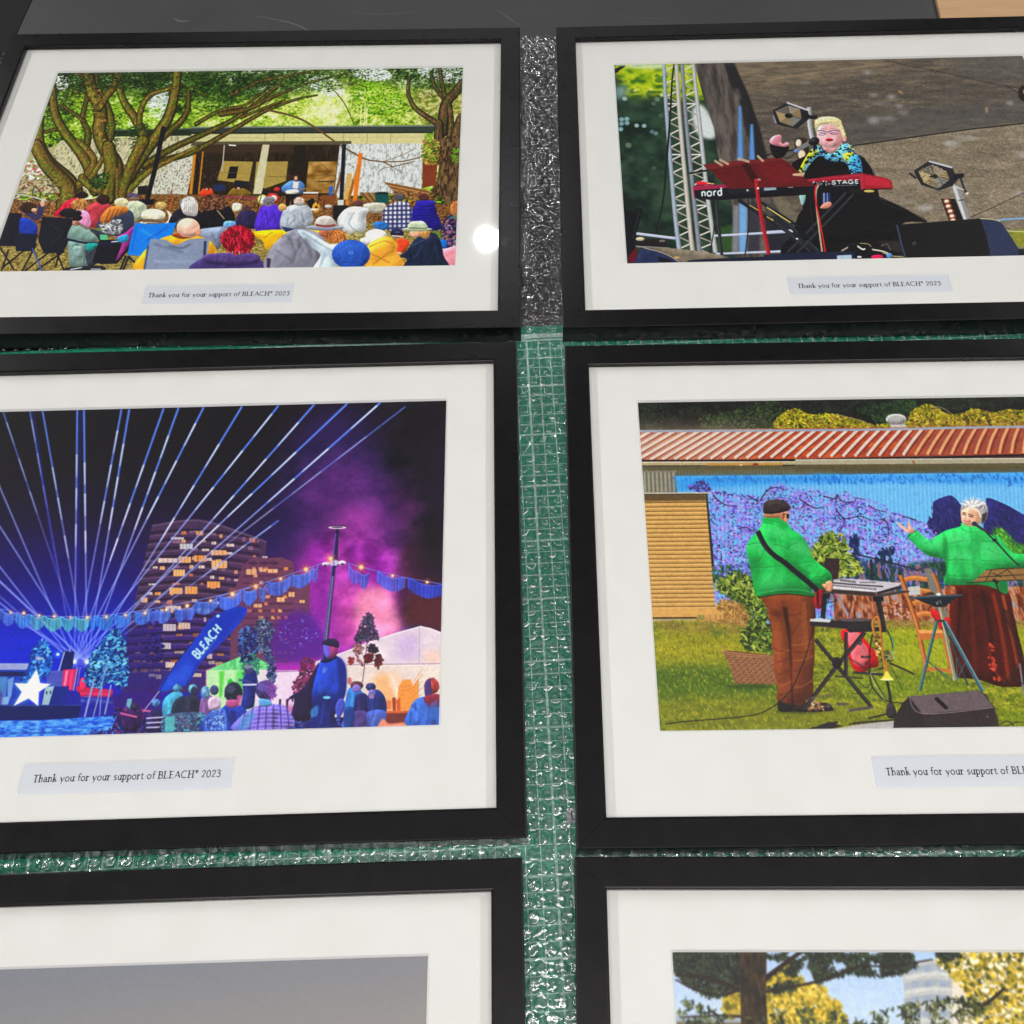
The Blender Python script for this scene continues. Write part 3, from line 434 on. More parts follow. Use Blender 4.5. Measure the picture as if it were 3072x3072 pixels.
    P.text('DEUS', (108, 604), (196, 578), 24, (96, 98, 112), .14); P.text('MOTORCYCLES', (140, 618), (330, 672), 22, (100, 102, 116), .12); P.text('PARTS & SERVICE', (138, 642), (322, 690), 16, (104, 106, 118), .12)
    P.poly([(210, 552), (262, 548), (340, 590), (430, 640), (520, 640), (520, 700), (460, 815), (318, 815), (365, 715), (290, 650)], (192, 206, 216), sm=True); P.line([(240, 560), (380, 650), (450, 690)], 12, (146, 162, 176), .8, b=4); P.line([(400, 700), (360, 805)], 12, (150, 170, 190), .8, b=4)
    P.ell(470, 590, 76, 46, (188, 112, 58)); P.line([(420, 580), (500, 560), (540, 600)], 8, (222, 150, 92), .7, b=3); P.ell(400, 565, 46, 30, (186, 110, 80)); P.ell(395, 530, 132, 20, (146, 152, 170)); P.poly([(335, 520), (340, 470), (380, 450), (430, 452), (462, 480), (470, 520)], (190, 184, 180), sm=True); P.line([(335, 510), (400, 520), (468, 512)], 13, (140, 60, 50))
    P.ell(745, 580, 74, 42, (226, 226, 226)); P.poly([(645, 600), (800, 580), (740, 640), (660, 640)], (222, 222, 222), sm=True)
    P.poly([(880, 620), (910, 600), (972, 622), (940, 690), (886, 700)], (226, 80, 44), sm=True); P.ell(888, 568, 46, 30, (34, 38, 72)); P.line([(850, 585), (930, 590)], 10, (210, 190, 180)); P.line([(872, 560), (906, 560)], 8, (90, 96, 120))
    P.poly([(690, 815), (685, 660), (770, 600), (830, 590), (892, 640), (890, 690), (940, 815)], (224, 164, 62), sm=True)
    for q in ([(780, 740), (700, 700)], [(780, 740), (720, 780)], [(780, 740), (830, 700), (870, 690)], [(780, 740), (840, 770)], [(700, 660), (800, 620), (860, 640)]): P.line(q, 8, (168, 112, 30), .8, b=2)
    P.line([(740, 640), (800, 610)], 14, (246, 200, 110), .6, b=5)
    P.poly([(905, 725), (960, 680), (1010, 610), (1070, 575), (1150, 570), (1190, 640), (1205, 720), (1230, 810), (945, 810), (958, 745)], (28, 38, 62), sm=True); P.line([(1060, 640), (1020, 720), (960, 740)], 14, (52, 70, 104), .8, b=4); P.line([(1150, 640), (1170, 760)], 12, (50, 66, 98), .7, b=5); P.line([(990, 650), (1120, 590)], 9, (84, 104, 140), .6, b=3)
    P.ell(1012, 572, 38, 26, (220, 170, 140)); P.poly([(1040, 560), (1110, 550), (1100, 600), (1060, 600)], (190, 140, 80), sm=True); P.ell(1025, 541, 106, 14, (168, 180, 152)); P.poly([(968, 536), (978, 492), (1020, 484), (1070, 488), (1092, 534)], (186, 200, 172), sm=True); P.line([(970, 530), (1090, 536)], 8, (130, 138, 108)); P.ell(904, 706, 16, 12, (220, 170, 140))
    P.hair(470, 590, 76, 46, (188, 112, 58)); P.hair(1292, 400, 44, 54, (178, 112, 60)); P.folds([(0, 815), (10, 700), (80, 610), (190, 540), (330, 555), (400, 620), (370, 710), (322, 815)], (132, 132, 146), 4); P.folds([(905, 725), (1010, 610), (1150, 570), (1205, 720), (1230, 810), (945, 810)], (28, 38, 62), 6)
    P.ell(575, 712, 131, 100, (44, 88, 178)); P.ell(560, 680, 70, 46, (72, 122, 214), b=18); 
    for k in range(26):
        a = k*2*math.pi/26; P.line([(575+22*math.cos(a), 700+16*math.sin(a)), (575+75*math.cos(a+.25), 704+56*math.sin(a+.25)), (575+128*math.cos(a+.5), 712+96*math.sin(a+.5))], 6, (22, 50, 128), .42)
    for k in range(3): P.line([(575+(40+28*k)*math.cos(t), 704+(30+22*k)*math.sin(t)) for t in np.linspace(0, 6.28, 20)], 5, (92, 140, 226), .2)
    P.poly([(455, 800), (690, 800), (690, 818), (455, 818)], (120, 80, 64))
    P.grain(np.ones((P.h, P.w), np.float32), .05, 3); P.c = .5+(P.c-.5)*1.04
def paint_keyboard_singer(P):
    A = lambda: P.view(1600, 0, .41408); B = lambda: P.view(2300, 0, .39959); C = lambda: P.view(1600, 450, .41408); D = lambda: P.view(2300, 450, .39959)
    full = np.ones((P.h, P.w), np.float32)
    P.fill(full, P.ramp(P.noise(60, 12)*.5+P.noise(8, 3)*.5, [(80, 70, 60), (104, 94, 84), (138, 124, 104)], .2, .85))
    # shade cloth, a darker upper sheet over a lighter lower one
    B(); up = [(-800, 380), (2200, 380), (3200, 380), (3200, 700), (1932, 928), (1500, 975), (1000, 1050), (500, 1120), (-400, 1250), (-800, 1250)]
    m = P.mask(up, 0, False); P.fill(m, P.ramp(P.noise(60, 12)*.55+P.noise(5, 3)*.45, [(74, 70, 64), (97, 90, 82), (134, 118, 98)], .15, .9))
    m = P.mask([(-700, 420), (500, 400), (1000, 470), (400, 600), (-300, 700)], 60); P.fill(m, P.ramp(P.noise(40, 8), [(108, 96, 78), (150, 134, 108)]), .6)
    m = P.mask([(600, 900), (1932, 760), (1932, 940), (640, 1100)], 40); P.fill(m, P.ramp(P.noise(30, 10), [(82, 80, 78), (96, 92, 88)]), .7)
    m = P.mask([(1500, 400), (2600, 400), (2600, 620), (1500, 560)], 50); P.fill(m, P.ramp(P.noise(30, 10), [(84, 84, 80), (104, 100, 94)]), .7)
    low = [(640, 1095), (1000, 1048), (1500, 978), (1932, 925), (3200, 760), (3200, 2600), (400, 2600), (400, 1130)]
    m = P.mask(low, 0, False); P.fill(m, P.ramp(P.noise(50, 16)*.4+P.noise(4, 4)*.6, [(104, 94, 80), (132, 121, 104), (164, 150, 128)], .15, .85))
    P.line([(640, 1095), (1000, 1044), (1500, 974), (1932, 925), (3200, 760)], 9, (34, 32, 32)); P.line([(640, 1085), (1000, 1034), (1500, 964), (1932, 915)], 5, (120, 110, 98), .6)
    P.line([(880, 450), (1050, 490), (1400, 560), (1700, 630), (1932, 670)], 7, (66, 58, 52), .8); P.line([(0, 600), (400, 545), (900, 480)], 10, (176, 152, 122), .45, b=4); P.line([(100, 650), (700, 560), (1400, 500)], 6, (150, 130, 104), .3, b=3)
    for x, y, rx, ry, a in ((755, 545, 34, 18, .8), (295, 620, 34, 14, .5), (800, 715, 36, 13, .6), (935, 728, 32, 20, .8), (850, 780, 80, 14, .4), (995, 795, 26, 16, .8), (745, 795, 26, 12, .4), (800, 905, 40, 30, .7), (890, 890, 80, 14, .6), (1030, 845, 36, 20, .4), (1825, 775, 26, 16, .9), (1090, 950, 8, 6, .7), (460, 690, 12, 8, .7),
                            (1385, 1080, 60, 26, .8), (1480, 1035, 90, 20, .5), (1930, 1160, 40, 22, .7), (910, 1010, 30, 8, .3), (1600, 900, 60, 12, .2)): P.ell(x, y, rx, ry, (188, 186, 188), a*.75, b=12)
    P.poly([(980, 680), (1005, 682), (1030, 712), (1000, 700)], (190, 150, 90), .8); P.ell(1650, 825, 12, 24, (190, 160, 120), .6, b=3)
    P.ell(1930, 700, 44, 60, (36, 30, 28)); P.ell(1950, 690, 26, 24, (180, 150, 90)); P.line([(1790, 640), (1890, 700)], 7, (50, 46, 44))
    D()
    for x, y, rx, ry, a in ((1190, 435, 60, 24, .8), (1890, 325, 34, 22, .7), (1060, 380, 90, 20, .2)): P.ell(x, y, rx, ry, (186, 184, 184), a*.8, b=12)
    P.line([(1530, 505), (1700, 430), (1932, 320)], 6, (70, 62, 56)); P.line([(1540, 470), (1700, 390)], 4, (90, 82, 72), .5)
    # trees on the left, out of focus
    A(); P.poly([(500, 440), (1240, 440), (1400, 700), (1500, 1400), (1500, 2100), (480, 2100)], (40, 58, 46))
    m = P.mask([(500, 440), (1240, 440), (1400, 700), (1500, 1400), (1500, 2100), (480, 2100)], 0, False); P.fill(m, P.ramp(P.noise(60), [(22, 36, 30), (38, 60, 48), (56, 80, 60)], .2, .8), .9)
    m = P.mask([(560, 460), (1300, 460), (1290, 700), (1100, 720), (900, 690), (700, 700), (620, 560)], 28); P.fill(m, P.ramp(blur2(P.noise(26), 3), [(70, 110, 24), (146, 176, 20), (196, 206, 40), (90, 130, 40)], .2, .8), .98)
    P.poly([(640, 470), (960, 470), (900, 498), (700, 490)], (206, 222, 206), .9, b=12, sm=True); P.poly([(1030, 470), (1160, 470), (1150, 490)], (196, 206, 170), .8, b=8)
    P.poly([(590, 640), (680, 620), (660, 700), (600, 720)], (140, 168, 176), .8, b=20, sm=True); P.poly([(1215, 560), (1250, 680), (1240, 700), (1200, 660)], (190, 210, 60), .8, b=10)
    P.poly([(1150, 800), (1220, 760), (1290, 850), (1330, 960), (1290, 1010), (1180, 960)], (216, 222, 224), .95, b=10, sm=True)
    for x, y, r, c in ((640, 865, 18, (150, 190, 205)), (678, 862, 18, (160, 200, 212)), (640, 897, 18, (150, 190, 205)), (680, 892, 18, (160, 200, 212)), (634, 936, 18, (170, 210, 220)), (750, 910, 17, (206, 226, 232)), (803, 912, 17, (190, 214, 220)), (860, 955, 16, (120, 150, 160)), (888, 967, 16, (130, 158, 165)), (872, 750, 18, (90, 112, 112)), (900, 720, 20, (120, 150, 130)), (662, 716, 18, (186, 206, 212)), (925, 838, 18, (86, 104, 100)),
                       (690, 1052, 22, (126, 138, 118)), (875, 1218, 16, (80, 100, 84)), (740, 655, 14, (220, 220, 160)), (850, 645, 15, (216, 218, 150)), (930, 690, 14, (226, 228, 180)), (1365, 1105, 13, (220, 220, 214)), (815, 1300, 18, (70, 96, 70)), (1420, 780, 12, (190, 190, 186)), (1300, 852, 14, (200, 205, 205))): P.ell(x, y, r, r*.86, c, .75, b=3)
    P.poly([(592, 500), (640, 482), (668, 480), (640, 500), (596, 532)], (26, 34, 30), sm=True)
    C(); P.poly([(1340, 560), (1440, 540), (1490, 600), (1490, 730), (1330, 740)], (52, 84, 44), .9, b=10)
    # hanging drape
    A(); q = [(1168, 462), (1452, 456), (1560, 690), (1640, 930), (1720, 1240), (1780, 1500), (1790, 2100), (1480, 2100), (1440, 1500), (1340, 1140), (1310, 930), (1225, 680)]
    P.poly(q, (82, 74, 70)); m = P.mask(q, 0, False); P.fill(m, P.ramp(P.noise(14, 90), [(60, 55, 54), (84, 77, 73), (108, 100, 94)], .2, .8), .85)
    P.poly([(1380, 458), (1452, 456), (1560, 690), (1640, 930), (1720, 1240), (1620, 1250), (1530, 900), (1490, 700), (1440, 640)], (42, 40, 42), b=5)
    for p in ([(1488, 770), (1506, 770), (1522, 1180), (1480, 1180)], [(1572, 900), (1592, 900), (1606, 1180), (1562, 1180)]): P.poly(p, (98, 150, 214), b=4)
    for p, c in (([(1420, 560), (1450, 900), (1450, 1250)], (52, 48, 48)), ([(1540, 760), (1560, 1200)], (66, 60, 58)), ([(1280, 560), (1370, 900), (1420, 1240)], (116, 108, 102)), ([(1470, 640), (1500, 720)], (150, 146, 142))): P.line(p, 18, c, .6, b=8)
    C()
    for p, c in (([(1490, 380), (1550, 400), (1545, 740), (1490, 740)], (120, 166, 214)), ([(1560, 380), (1640, 380), (1640, 740), (1560, 740)], (58, 56, 66)), ([(1680, 480), (1900, 470), (1900, 740), (1700, 740)], (40, 40, 50)), ([(1450, 400), (1490, 400), (1485, 740), (1440, 740)], (130, 130, 136))): P.poly(p, c, b=6)
    P.poly([(1720, 330), (1800, 340), (1932, 500), (1900, 560), (1760, 420)], (120, 112, 96), .8, b=8)
    # lighting truss
    A()
    for a, b in (((945, 1010), 0), ((1035, 1105), 1)): pass
    tw = [((947, 468), (962, 760), (1022, 1500), (1060, 1830)), ((1038, 468), (1065, 900), (1140, 1700), (1160, 1830)), ((1078, 468), (1110, 900), (1170, 1500), (1205, 1830)), ((1160, 468), (1200, 850), (1260, 1400), (1320, 1830))]
    for i, (l, r) in enumerate(((1, 0), (3, 2))):
        for k in range(15):
            y = 470+k*92; t = (y-468)/1362.; xa = tw[l-0][0][0]+(tw[l][3][0]-tw[l][0][0])*t; xb = tw[r][0][0]+(tw[r][3][0]-tw[r][0][0])*t
            P.line([(xa, y), (xb, y+46)], 11, (212, 206, 196), sm=False); P.line([(xb, y+46), (xa, y+92)], 10, (168, 160, 150), sm=False)
            if k % 4 == 3: P.line([(xb, y+6), (xa, y+6)], 10, (222, 222, 222), sm=False)
    for p, c, w in ((tw[0], (172, 184, 202), 26), (tw[1], (206, 200, 192), 28), (tw[2], (146, 150, 164), 26), (tw[3], (196, 198, 200), 27)):
        P.line(list(p), w, tuple(v*.72 for v in c), w2=w+8); P.line([(x-3, y) for x, y in p], w*.6, c, w2=w*.75, b=2)
    P.line([(1020, 466), (1005, 600), (992, 850), (968, 1150), (950, 1400), (900, 1690)], 9, (26, 30, 32), w2=18)
    P.line([(975, 1150), (955, 1400), (905, 1690)], 5, (70, 84, 80), .7)
    # lamps
    B()
    def lamp(h, i, gold):
        P.poly(h, (40, 40, 46)); P.poly(i, (112, 104, 94)); c = np.mean(i, 0)
        for k in range(len(i)): 
            P.poly([i[k-1], i[k], tuple(c)], [gold, (104, 98, 92), (150, 140, 124), tuple(v*.8 for v in gold), (126, 130, 130), (140, 124, 96)][k % 6], .9)
        P.ell(c[0]-6, c[1]+2, 30, 18, (22, 22, 26)); P.line([i[1], tuple(c)], 5, (60, 56, 52)); P.line([i[3], tuple(c)], 5, (60, 56, 52)); P.line(h[1:3], 13, (196, 198, 204), sm=False)
    P.line([(318, 805), (322, 940), (350, 1090)], 34, (150, 152, 156)); P.line([(312, 805), (316, 940), (344, 1090)], 14, (214, 216, 218), b=2)
    lamp([(48, 828), (150, 770), (310, 828), (322, 890), (225, 970), (88, 938), (62, 900)], [(66, 834), (158, 792), (250, 818), (262, 892), (196, 950), (100, 916)], (176, 150, 108)); P.line([(270, 850), (330, 880), (380, 878)], 26, (30, 30, 34)); P.line([(50, 870), (70, 925)], 10, (150, 156, 170))
    P.poly([(210, 1050), (300, 1045), (312, 1190), (235, 1195)], (56, 46, 42), sm=True); P.ell(240, 1075, 22, 28, (240, 214, 196)); P.ell(262, 1160, 28, 34, (240, 214, 190), b=3)
    D(); P.line([(1415, 270), (1460, 400), (1500, 520)], 54, (140, 142, 144)); P.line([(1404, 270), (1448, 400), (1488, 520)], 24, (206, 208, 208), b=3); P.line([(1440, 378), (1482, 374)], 7, (50, 50, 54)); P.line([(1450, 190), (1470, 260), (1500, 330)], 16, (50, 50, 56)); P.ell(1505, 328, 14, 10, (200, 196, 190)); P.line([(1400, 260), (1430, 280), (1480, 300)], 9, (200, 200, 200))
    lamp([(1104, 155), (1215, 84), (1392, 132), (1432, 225), (1392, 270), (1290, 305), (1160, 262), (1125, 205)], [(1138, 158), (1238, 108), (1348, 158), (1372, 222), (1282, 290), (1180, 246)], (190, 168, 122)); P.poly([(1400, 180), (1480, 175), (1480, 205), (1410, 225)], (30, 30, 34)); P.line([(1072, 175), (1120, 212)], 14, (30, 32, 38))
    P.dots(P.mask([(1140, 160), (1238, 112), (1345, 160), (1365, 220), (1280, 285), (1185, 244)]), 260, 1.6, [(210, 190, 150), (90, 80, 66)], 1.)
    P.poly([(1306, 366), (1412, 366), (1476, 522), (1368, 532)], (26, 22, 24))
    for x, y in ((1350, 385), (1362, 422), (1377, 459), (1390, 496), (1398, 528)): P.ell(x, y, 27, 20, (214, 110, 60), .8, b=4); P.ell(x, y, 17, 12, (255, 232, 200))
    # rails
    C(); 
    for p, w in (([(745, 605), (1030, 640)], 20), ([(1310, 622), (1880, 590)], 17), ([(1320, 752), (1860, 732)], 16)): P.line(p, w, (200, 206, 224), sm=False); P.line([(x, y+w*.4) for x, y in p], w*.3, (130, 140, 164), .8, sm=False)
    D(); P.line([(0, 616), (195, 604)], 17, (196, 204, 224), sm=False); P.line([(30, 764), (170, 754)], 15, (196, 204, 224), sm=False); P.line([(1730, 526), (1932, 512), (2600, 470)], 14, (128, 168, 206))
    P.poly([(1790, 600), (2800, 560), (2800, 730), (1880, 728)], (136, 138, 48)); P.dots(P.mask([(1810, 610), (2600, 600), (2600, 725), (1885, 725)], 0, False), 700, 2.4, [(160, 160, 70), (110, 112, 36)]); P.line([(1795, 600), (1932, 612), (2700, 590)], 5, (210, 214, 200))
    # singer
    D(); P.poly([(155, 800), (200, 620), (250, 470), (400, 340), (620, 320), (800, 336), (950, 396), (1090, 470), (1205, 540), (1010, 560), (1045, 810)], (21, 19, 22), sm=True); m = P.mask([(250, 470), (800, 340), (1205, 540), (1045, 810), (200, 800)]); P.grain(m, .05, 60, 12)
    P.line([(800, 345), (960, 402), (1080, 460), (1195, 535)], 7, (92, 82, 72), .7); P.line([(840, 380), (1000, 450), (1080, 500)], 6, (66, 60, 56), .5); P.line([(700, 420), (760, 520), (980, 560)], 10, (40, 36, 36), .6, b=5)
    B(); P.poly([(185, 1245), (270, 1180), (380, 1130), (480, 1120), (640, 1145), (735, 1190), (790, 1260), (815, 1340), (830, 1700), (330, 1700), (260, 1400)], (24, 21, 24), sm=True); P.line([(740, 1195), (785, 1255), (808, 1310)], 5, (190, 170, 150), .8); P.line([(400, 1280), (560, 1300), (700, 1240)], 10, (44, 40, 42), .6, b=5)
    P.poly([(425, 1080), (540, 1060), (570, 1100), (500, 1150), (430, 1130)], (214, 160, 160), sm=True)
    P.poly([(376, 985), (382, 930), (460, 900), (545, 930), (575, 985), (570, 1050), (520, 1100), (460, 1112), (400, 1085), (380, 1040)], (232, 180, 184), sm=True); P.ell(430, 1020, 40, 40, (244, 202, 202), b=12); P.poly([(520, 960), (574, 960), (570, 1060), (524, 1094)], (214, 152, 156), .7, b=8)
    P.ell(586, 1042, 15, 24, (224, 160, 160)); P.poly([(362, 960), (364, 905), (410, 880), (480, 876), (545, 895), (568, 940), (592, 1020), (570, 1040), (556, 985), (500, 940), (420, 935), (385, 960), (376, 1000)], (232, 216, 164), sm=True)
    P.dots(P.mask([(362, 960), (364, 905), (410, 880), (480, 876), (545, 895), (568, 940), (592, 1020), (556, 985), (500, 935), (400, 935)]), 170, 3.2, [(250, 240, 200), (196, 176, 116), (240, 226, 176)])
    P.line([(380, 985), (412, 980), (455, 992), (505, 978), (552, 985)], 7, (92, 86, 130)); P.line([(384, 1010), (420, 1016), (448, 1004)], 5, (110, 100, 140)); P.line([(474, 1002), (505, 1012), (545, 1000)], 5, (110, 100, 140)); P.line([(398, 998), (440, 1002)], 6, (90, 60, 66)); P.line([(478, 1000), (522, 998)], 6, (90, 60, 66)); P.line([(410, 966), (450, 972)], 4, (150, 110, 90)); P.line([(475, 968), (520, 962)], 4, (150, 110, 90))
    P.line([(458, 990), (455, 1026), (474, 1030)], 5, (206, 140, 146), .8); P.ell(470, 1050, 30, 12, (178, 34, 52)); P.ell(468, 1052, 16, 5, (90, 14, 26))
    q = [(350, 1108), (400, 1096), (440, 1140), (500, 1150), (560, 1090), (620, 1078), (656, 1120), (645, 1185), (690, 1240), (716, 1300), (640, 1310), (590, 1220), (480, 1212), (400, 1170), (330, 1230), (270, 1310), (240, 1290), (290, 1200)]
    P.poly(q, (104, 182, 220), sm=True); m = P.mask(q)
    P.poly([(330, 1130), (380, 1120), (370, 1160), (290, 1240), (270, 1310), (242, 1290), (270, 1220)], (206, 212, 56), sm=True); P.poly([(570, 1160), (640, 1140), (650, 1190), (600, 1210)], (206, 208, 70), sm=True); P.poly([(610, 1085), (650, 1110), (640, 1130)], (206, 208, 70), sm=True)
    P.dots(m, 110, 5.5, [(22, 26, 40)], 1.8, 1.); P.dots(m, 60, 3.5, [(150, 222, 240), (210, 220, 90)], 1.6)
    C(); 
    D(); P.poly([(620, 60), (690, 40), (716, 170), (640, 180)], (80, 170, 220), sm=True); P.dots(P.mask([(620, 60), (690, 40), (716, 170), (640, 180)]), 30, 5, [(22, 26, 40)], 1.8); P.poly([(245, 340), (292, 340), (282, 400), (262, 412)], (150, 190, 190), sm=True)
    P.poly([(414, 322), (474, 322), (480, 400), (414, 410)], (40, 60, 110)); P.line([(430, 322), (430, 400)], 6, (210, 216, 226)); P.line([(454, 322), (456, 400)], 5, (150, 170, 210)); P.poly([(400, 434), (430, 400), (470, 388), (490, 405), (480, 430), (440, 440)], (212, 140, 120), sm=True)
    B(); P.poly([(28, 1078), (150, 1086), (164, 1120), (120, 1180), (56, 1180)], (26, 23, 26), sm=True)
    P.poly([(22, 1070), (30, 1040), (60, 1018), (100, 1012), (112, 1030), (110, 1070), (126, 1080), (150, 1066), (166, 1078), (150, 1102), (110, 1100), (60, 1092)], (222, 150, 164), sm=True)
    for a, b in (((44, 1068), (76, 1020)), ((60, 1074), (94, 1022)), ((78, 1082), (108, 1040))): P.line([a, b], 5, (176, 96, 110), .8)
    P.line([(-60, 1186), (60, 1150), (215, 1125)], 10, (30, 30, 34)); P.line([(60, 1160), (160, 1185), (230, 1130)], 6, (40, 40, 44)); P.line([(210, 1140), (330, 1066)], 30, (120, 122, 120), w2=36, sm=False); P.ell(355, 1062, 42, 30, (32, 32, 36), rot=-.3); P.ell(345, 1052, 20, 10, (70, 70, 76), b=4)
    P.ell(222, 1135, 18, 12, (90, 130, 200))
    # instrument stand and keyboard
    C(); P.line([(1485, 362), (1932, 650), (2100, 760)], 26, (34, 36, 42)); P.line([(1560, 395), (1740, 505)], 6, (216, 190, 90)); P.line([(1660, 390), (1860, 520)], 7, (224, 210, 130)); P.line([(1640, 372), (1932, 560)], 18, (28, 30, 36))
    P.line([(1300, 345), (1310, 560), (1270, 790)], 7, (26, 28, 32)); P.line([(1322, 340), (1344, 560), (1368, 780)], 24, (40, 42, 44)); P.line([(1318, 345), (1338, 560), (1360, 780)], 6, (86, 92, 92), .8); P.line([(1556, 320), (1560, 540), (1534, 760)], 8, (30, 32, 40))
    P.line([(1130, 172), (1260, 150)], 17, (24, 26, 30), sm=False); P.line([(1130, 180), (1255, 158)], 4, (210, 200, 180)); P.line([(1300, 175), (1300, 250)], 20, (34, 38, 48), sm=False)
    D(); 
    for a, b, w in (((0, 420), (390, 762), 26), ((-60, 440), (330, 770), 14), ((595, 322), (150, 775), 22), ((650, 335), (225, 775), 20)): P.line([a, b], w, (38, 42, 48), sm=False); P.line([(a[0]+4, a[1]-6), (b[0]+4, b[1]-6)], 4, (92, 98, 104), .7, sm=False)
    P.line([(0, 430), (180, 545)], 8, (224, 206, 110), sm=False); P.line([(0, 500), (50, 530)], 7, (214, 190, 80)); P.ell(275, 645, 52, 26, (24, 26, 32), rot=.5); P.ell(228, 666, 10, 7, (206, 210, 214)); P.line([(620, 312), (820, 305)], 26, (34, 34, 32)); P.ell(770, 310, 40, 10, (190, 176, 100))
    C(); P.poly([(1155, 262), (1400, 248), (1500, 262), (2100, 240), (2100, 318), (1560, 350), (1310, 366), (1166, 346)], (27, 27, 33)); P.poly([(1155, 262), (1400, 248), (1440, 272), (1160, 292)], (158, 46, 82)); P.line([(1156, 264), (1168, 345)], 7, (190, 60, 90)); P.poly([(1400, 276), (1932, 262), (1932, 300), (1420, 320)], (36, 36, 42))
    P.poly([(1675, 268), (1760, 262), (1760, 286), (1675, 298)], (184, 196, 204)); P.ell(1552, 292, 9, 7, (196, 200, 204)); P.poly([(1185, 232), (1210, 226), (1300, 246), (1225, 256), (1190, 254)], (210, 36, 56), sm=True); P.line([(1260, 240), (1310, 246)], 7, (226, 200, 130)); P.ell(1846, 266, 9, 9, (200, 204, 206)); P.ell(1866, 266, 9, 9, (200, 204, 206)); P.ell(1846, 266, 5, 5, (30, 30, 34)); P.ell(1866, 266, 5, 5, (30, 30, 34))
    P.text('nord', (1218, 336), (1368, 328), 54, (222, 236, 246), .2)
    D(); P.poly([(-20, 262), (260, 236), (700, 222), (722, 290), (560, 300), (300, 322), (-20, 348)], (24, 24, 29)); P.poly([(285, 222), (480, 196), (715, 174), (905, 212), (940, 236), (946, 288), (715, 296), (698, 226), (330, 244)], (158, 34, 54)); P.poly([(735, 190), (900, 222), (926, 240), (930, 280), (736, 262)], (182, 44, 60)); P.poly([(698, 182), (724, 182), (730, 294), (706, 296)], (176, 50, 70)); P.line([(300, 228), (700, 190)], 6, (196, 70, 86), .8); P.line([(720, 296), (945, 290)], 9, (70, 14, 24))
    P.text('STAGE', (490, 258), (690, 250), 27, (226, 238, 246), .26); P.line([(496, 270), (680, 262)], 4, (170, 180, 190), .7); P.dots(P.mask([(335, 240), (480, 236), (480, 262), (335, 270)]), 26, 3, [(180, 184, 190)], 1.5); P.poly([(-20, 276), (72, 274), (72, 300), (-20, 306)], (150, 170, 182)); P.ell(168, 275, 11, 9, (206, 208, 208)); P.ell(188, 275, 11, 9, (206, 208, 208)); P.ell(168, 275, 6, 5, (24, 24, 29)); P.ell(188, 275, 6, 5, (24, 24, 29))
    P.line([(390, 262), (368, 330), (384, 520), (416, 764)], 13, (190, 172, 140)); P.line([(372, 262), (362, 340), (400, 540), (440, 764)], 12, (196, 30, 44)); P.line([(330, 250), (326, 400), (352, 610)], 5, (40, 46, 56)); P.poly([(170, 240), (250, 228), (280, 264), (200, 270)], (22, 20, 24))
    C(); st = [(1228, 106), (1500, 76), (1795, 58), (1870, 110), (1975, 210), (2040, 262), (1420, 282), (1330, 200), (1300, 160)]; P.poly(st, (98, 30, 34)); P.poly([(1228, 106), (1500, 76), (1795, 58), (1812, 72), (1500, 112), (1262, 142)], (112, 40, 42)); P.poly([(1505, 100), (1560, 96), (1650, 240), (1590, 240)], (60, 22, 26), b=4); P.line([(1265, 148), (1530, 118), (1800, 82)], 4, (70, 22, 26), .8); P.poly([(1620, 90), (1800, 80), (1950, 230), (1720, 250)], (118, 34, 36), .6, b=10)
    P.line([(1612, 212), (1640, 420), (1708, 765)], 28, (150, 26, 38)); P.line([(1608, 212), (1634, 420), (1700, 765)], 9, (214, 66, 74), .8, b=2); P.ell(1626, 222, 26, 15, (176, 36, 46)); P.ell(1636, 214, 12, 8, (150, 150, 150)); P.line([(1624, 270), (1632, 284)], 16, (216, 216, 216), sm=False)
    for a, b in (((1312, 76), (1372, 114)), ((1348, 68), (1416, 104)), ((1480, 62), (1566, 86)), ((1622, 40), (1668, 84)), ((1880, 178), (1960, 184))): P.line([a, b], 15, (208, 186, 160), sm=False); P.line([a, b], 4, (150, 120, 96), sm=False)
    D(); P.line([(195, 186), (285, 176)], 16, (214, 170, 140), sm=False)
    # stage floor pieces
    C(); P.poly([(660, 320), (680, 440), (735, 445), (750, 425), (790, 425), (790, 450), (738, 640), (745, 830), (660, 840)], (20, 22, 26)); P.line([(770, 440), (720, 640)], 8, (50, 54, 60), .8); P.poly([(690, 770), (750, 700), (760, 830), (690, 830)], (96, 20, 36)); P.poly([(740, 640), (965, 645), (970, 705), (745, 700)], (36, 30, 34)); P.ell(775, 645, 32, 14, (206, 190, 160)); P.ell(935, 660, 24, 10, (110, 100, 90)); P.line([(745, 698), (990, 712)], 10, (150, 150, 156))
    P.poly([(790, 706), (1000, 712), (1250, 740), (1420, 785), (1200, 840), (1060, 840), (940, 750)], (112, 103, 90), sm=True); P.poly([(700, 850), (740, 800), (790, 715), (880, 722), (1000, 770), (1090, 850)], (38, 46, 78), sm=True); P.line([(800, 708), (930, 742), (1020, 785), (1080, 830)], 6, (190, 170, 130)); P.poly([(905, 770), (985, 790), (1030, 820), (960, 825), (910, 800)], (22, 24, 34)); P.ell(1040, 778, 20, 9, (190, 160, 100))
    P.poly([(1120, 800), (1200, 792), (2100, 756), (2100, 840), (1100, 850)], (27, 31, 52)); P.poly([(1690, 790), (1800, 786), (1800, 808), (1690, 812)], (16, 18, 30))
    D(); P.poly([(-20, 786), (300, 770), (665, 760), (668, 850), (-20, 860)], (32, 38, 62)); P.poly([(660, 770), (1045, 790), (1045, 850), (660, 850)], (20, 20, 26)); P.poly([(526, 792), (636, 786), (640, 826), (530, 830)], (176, 194, 216))
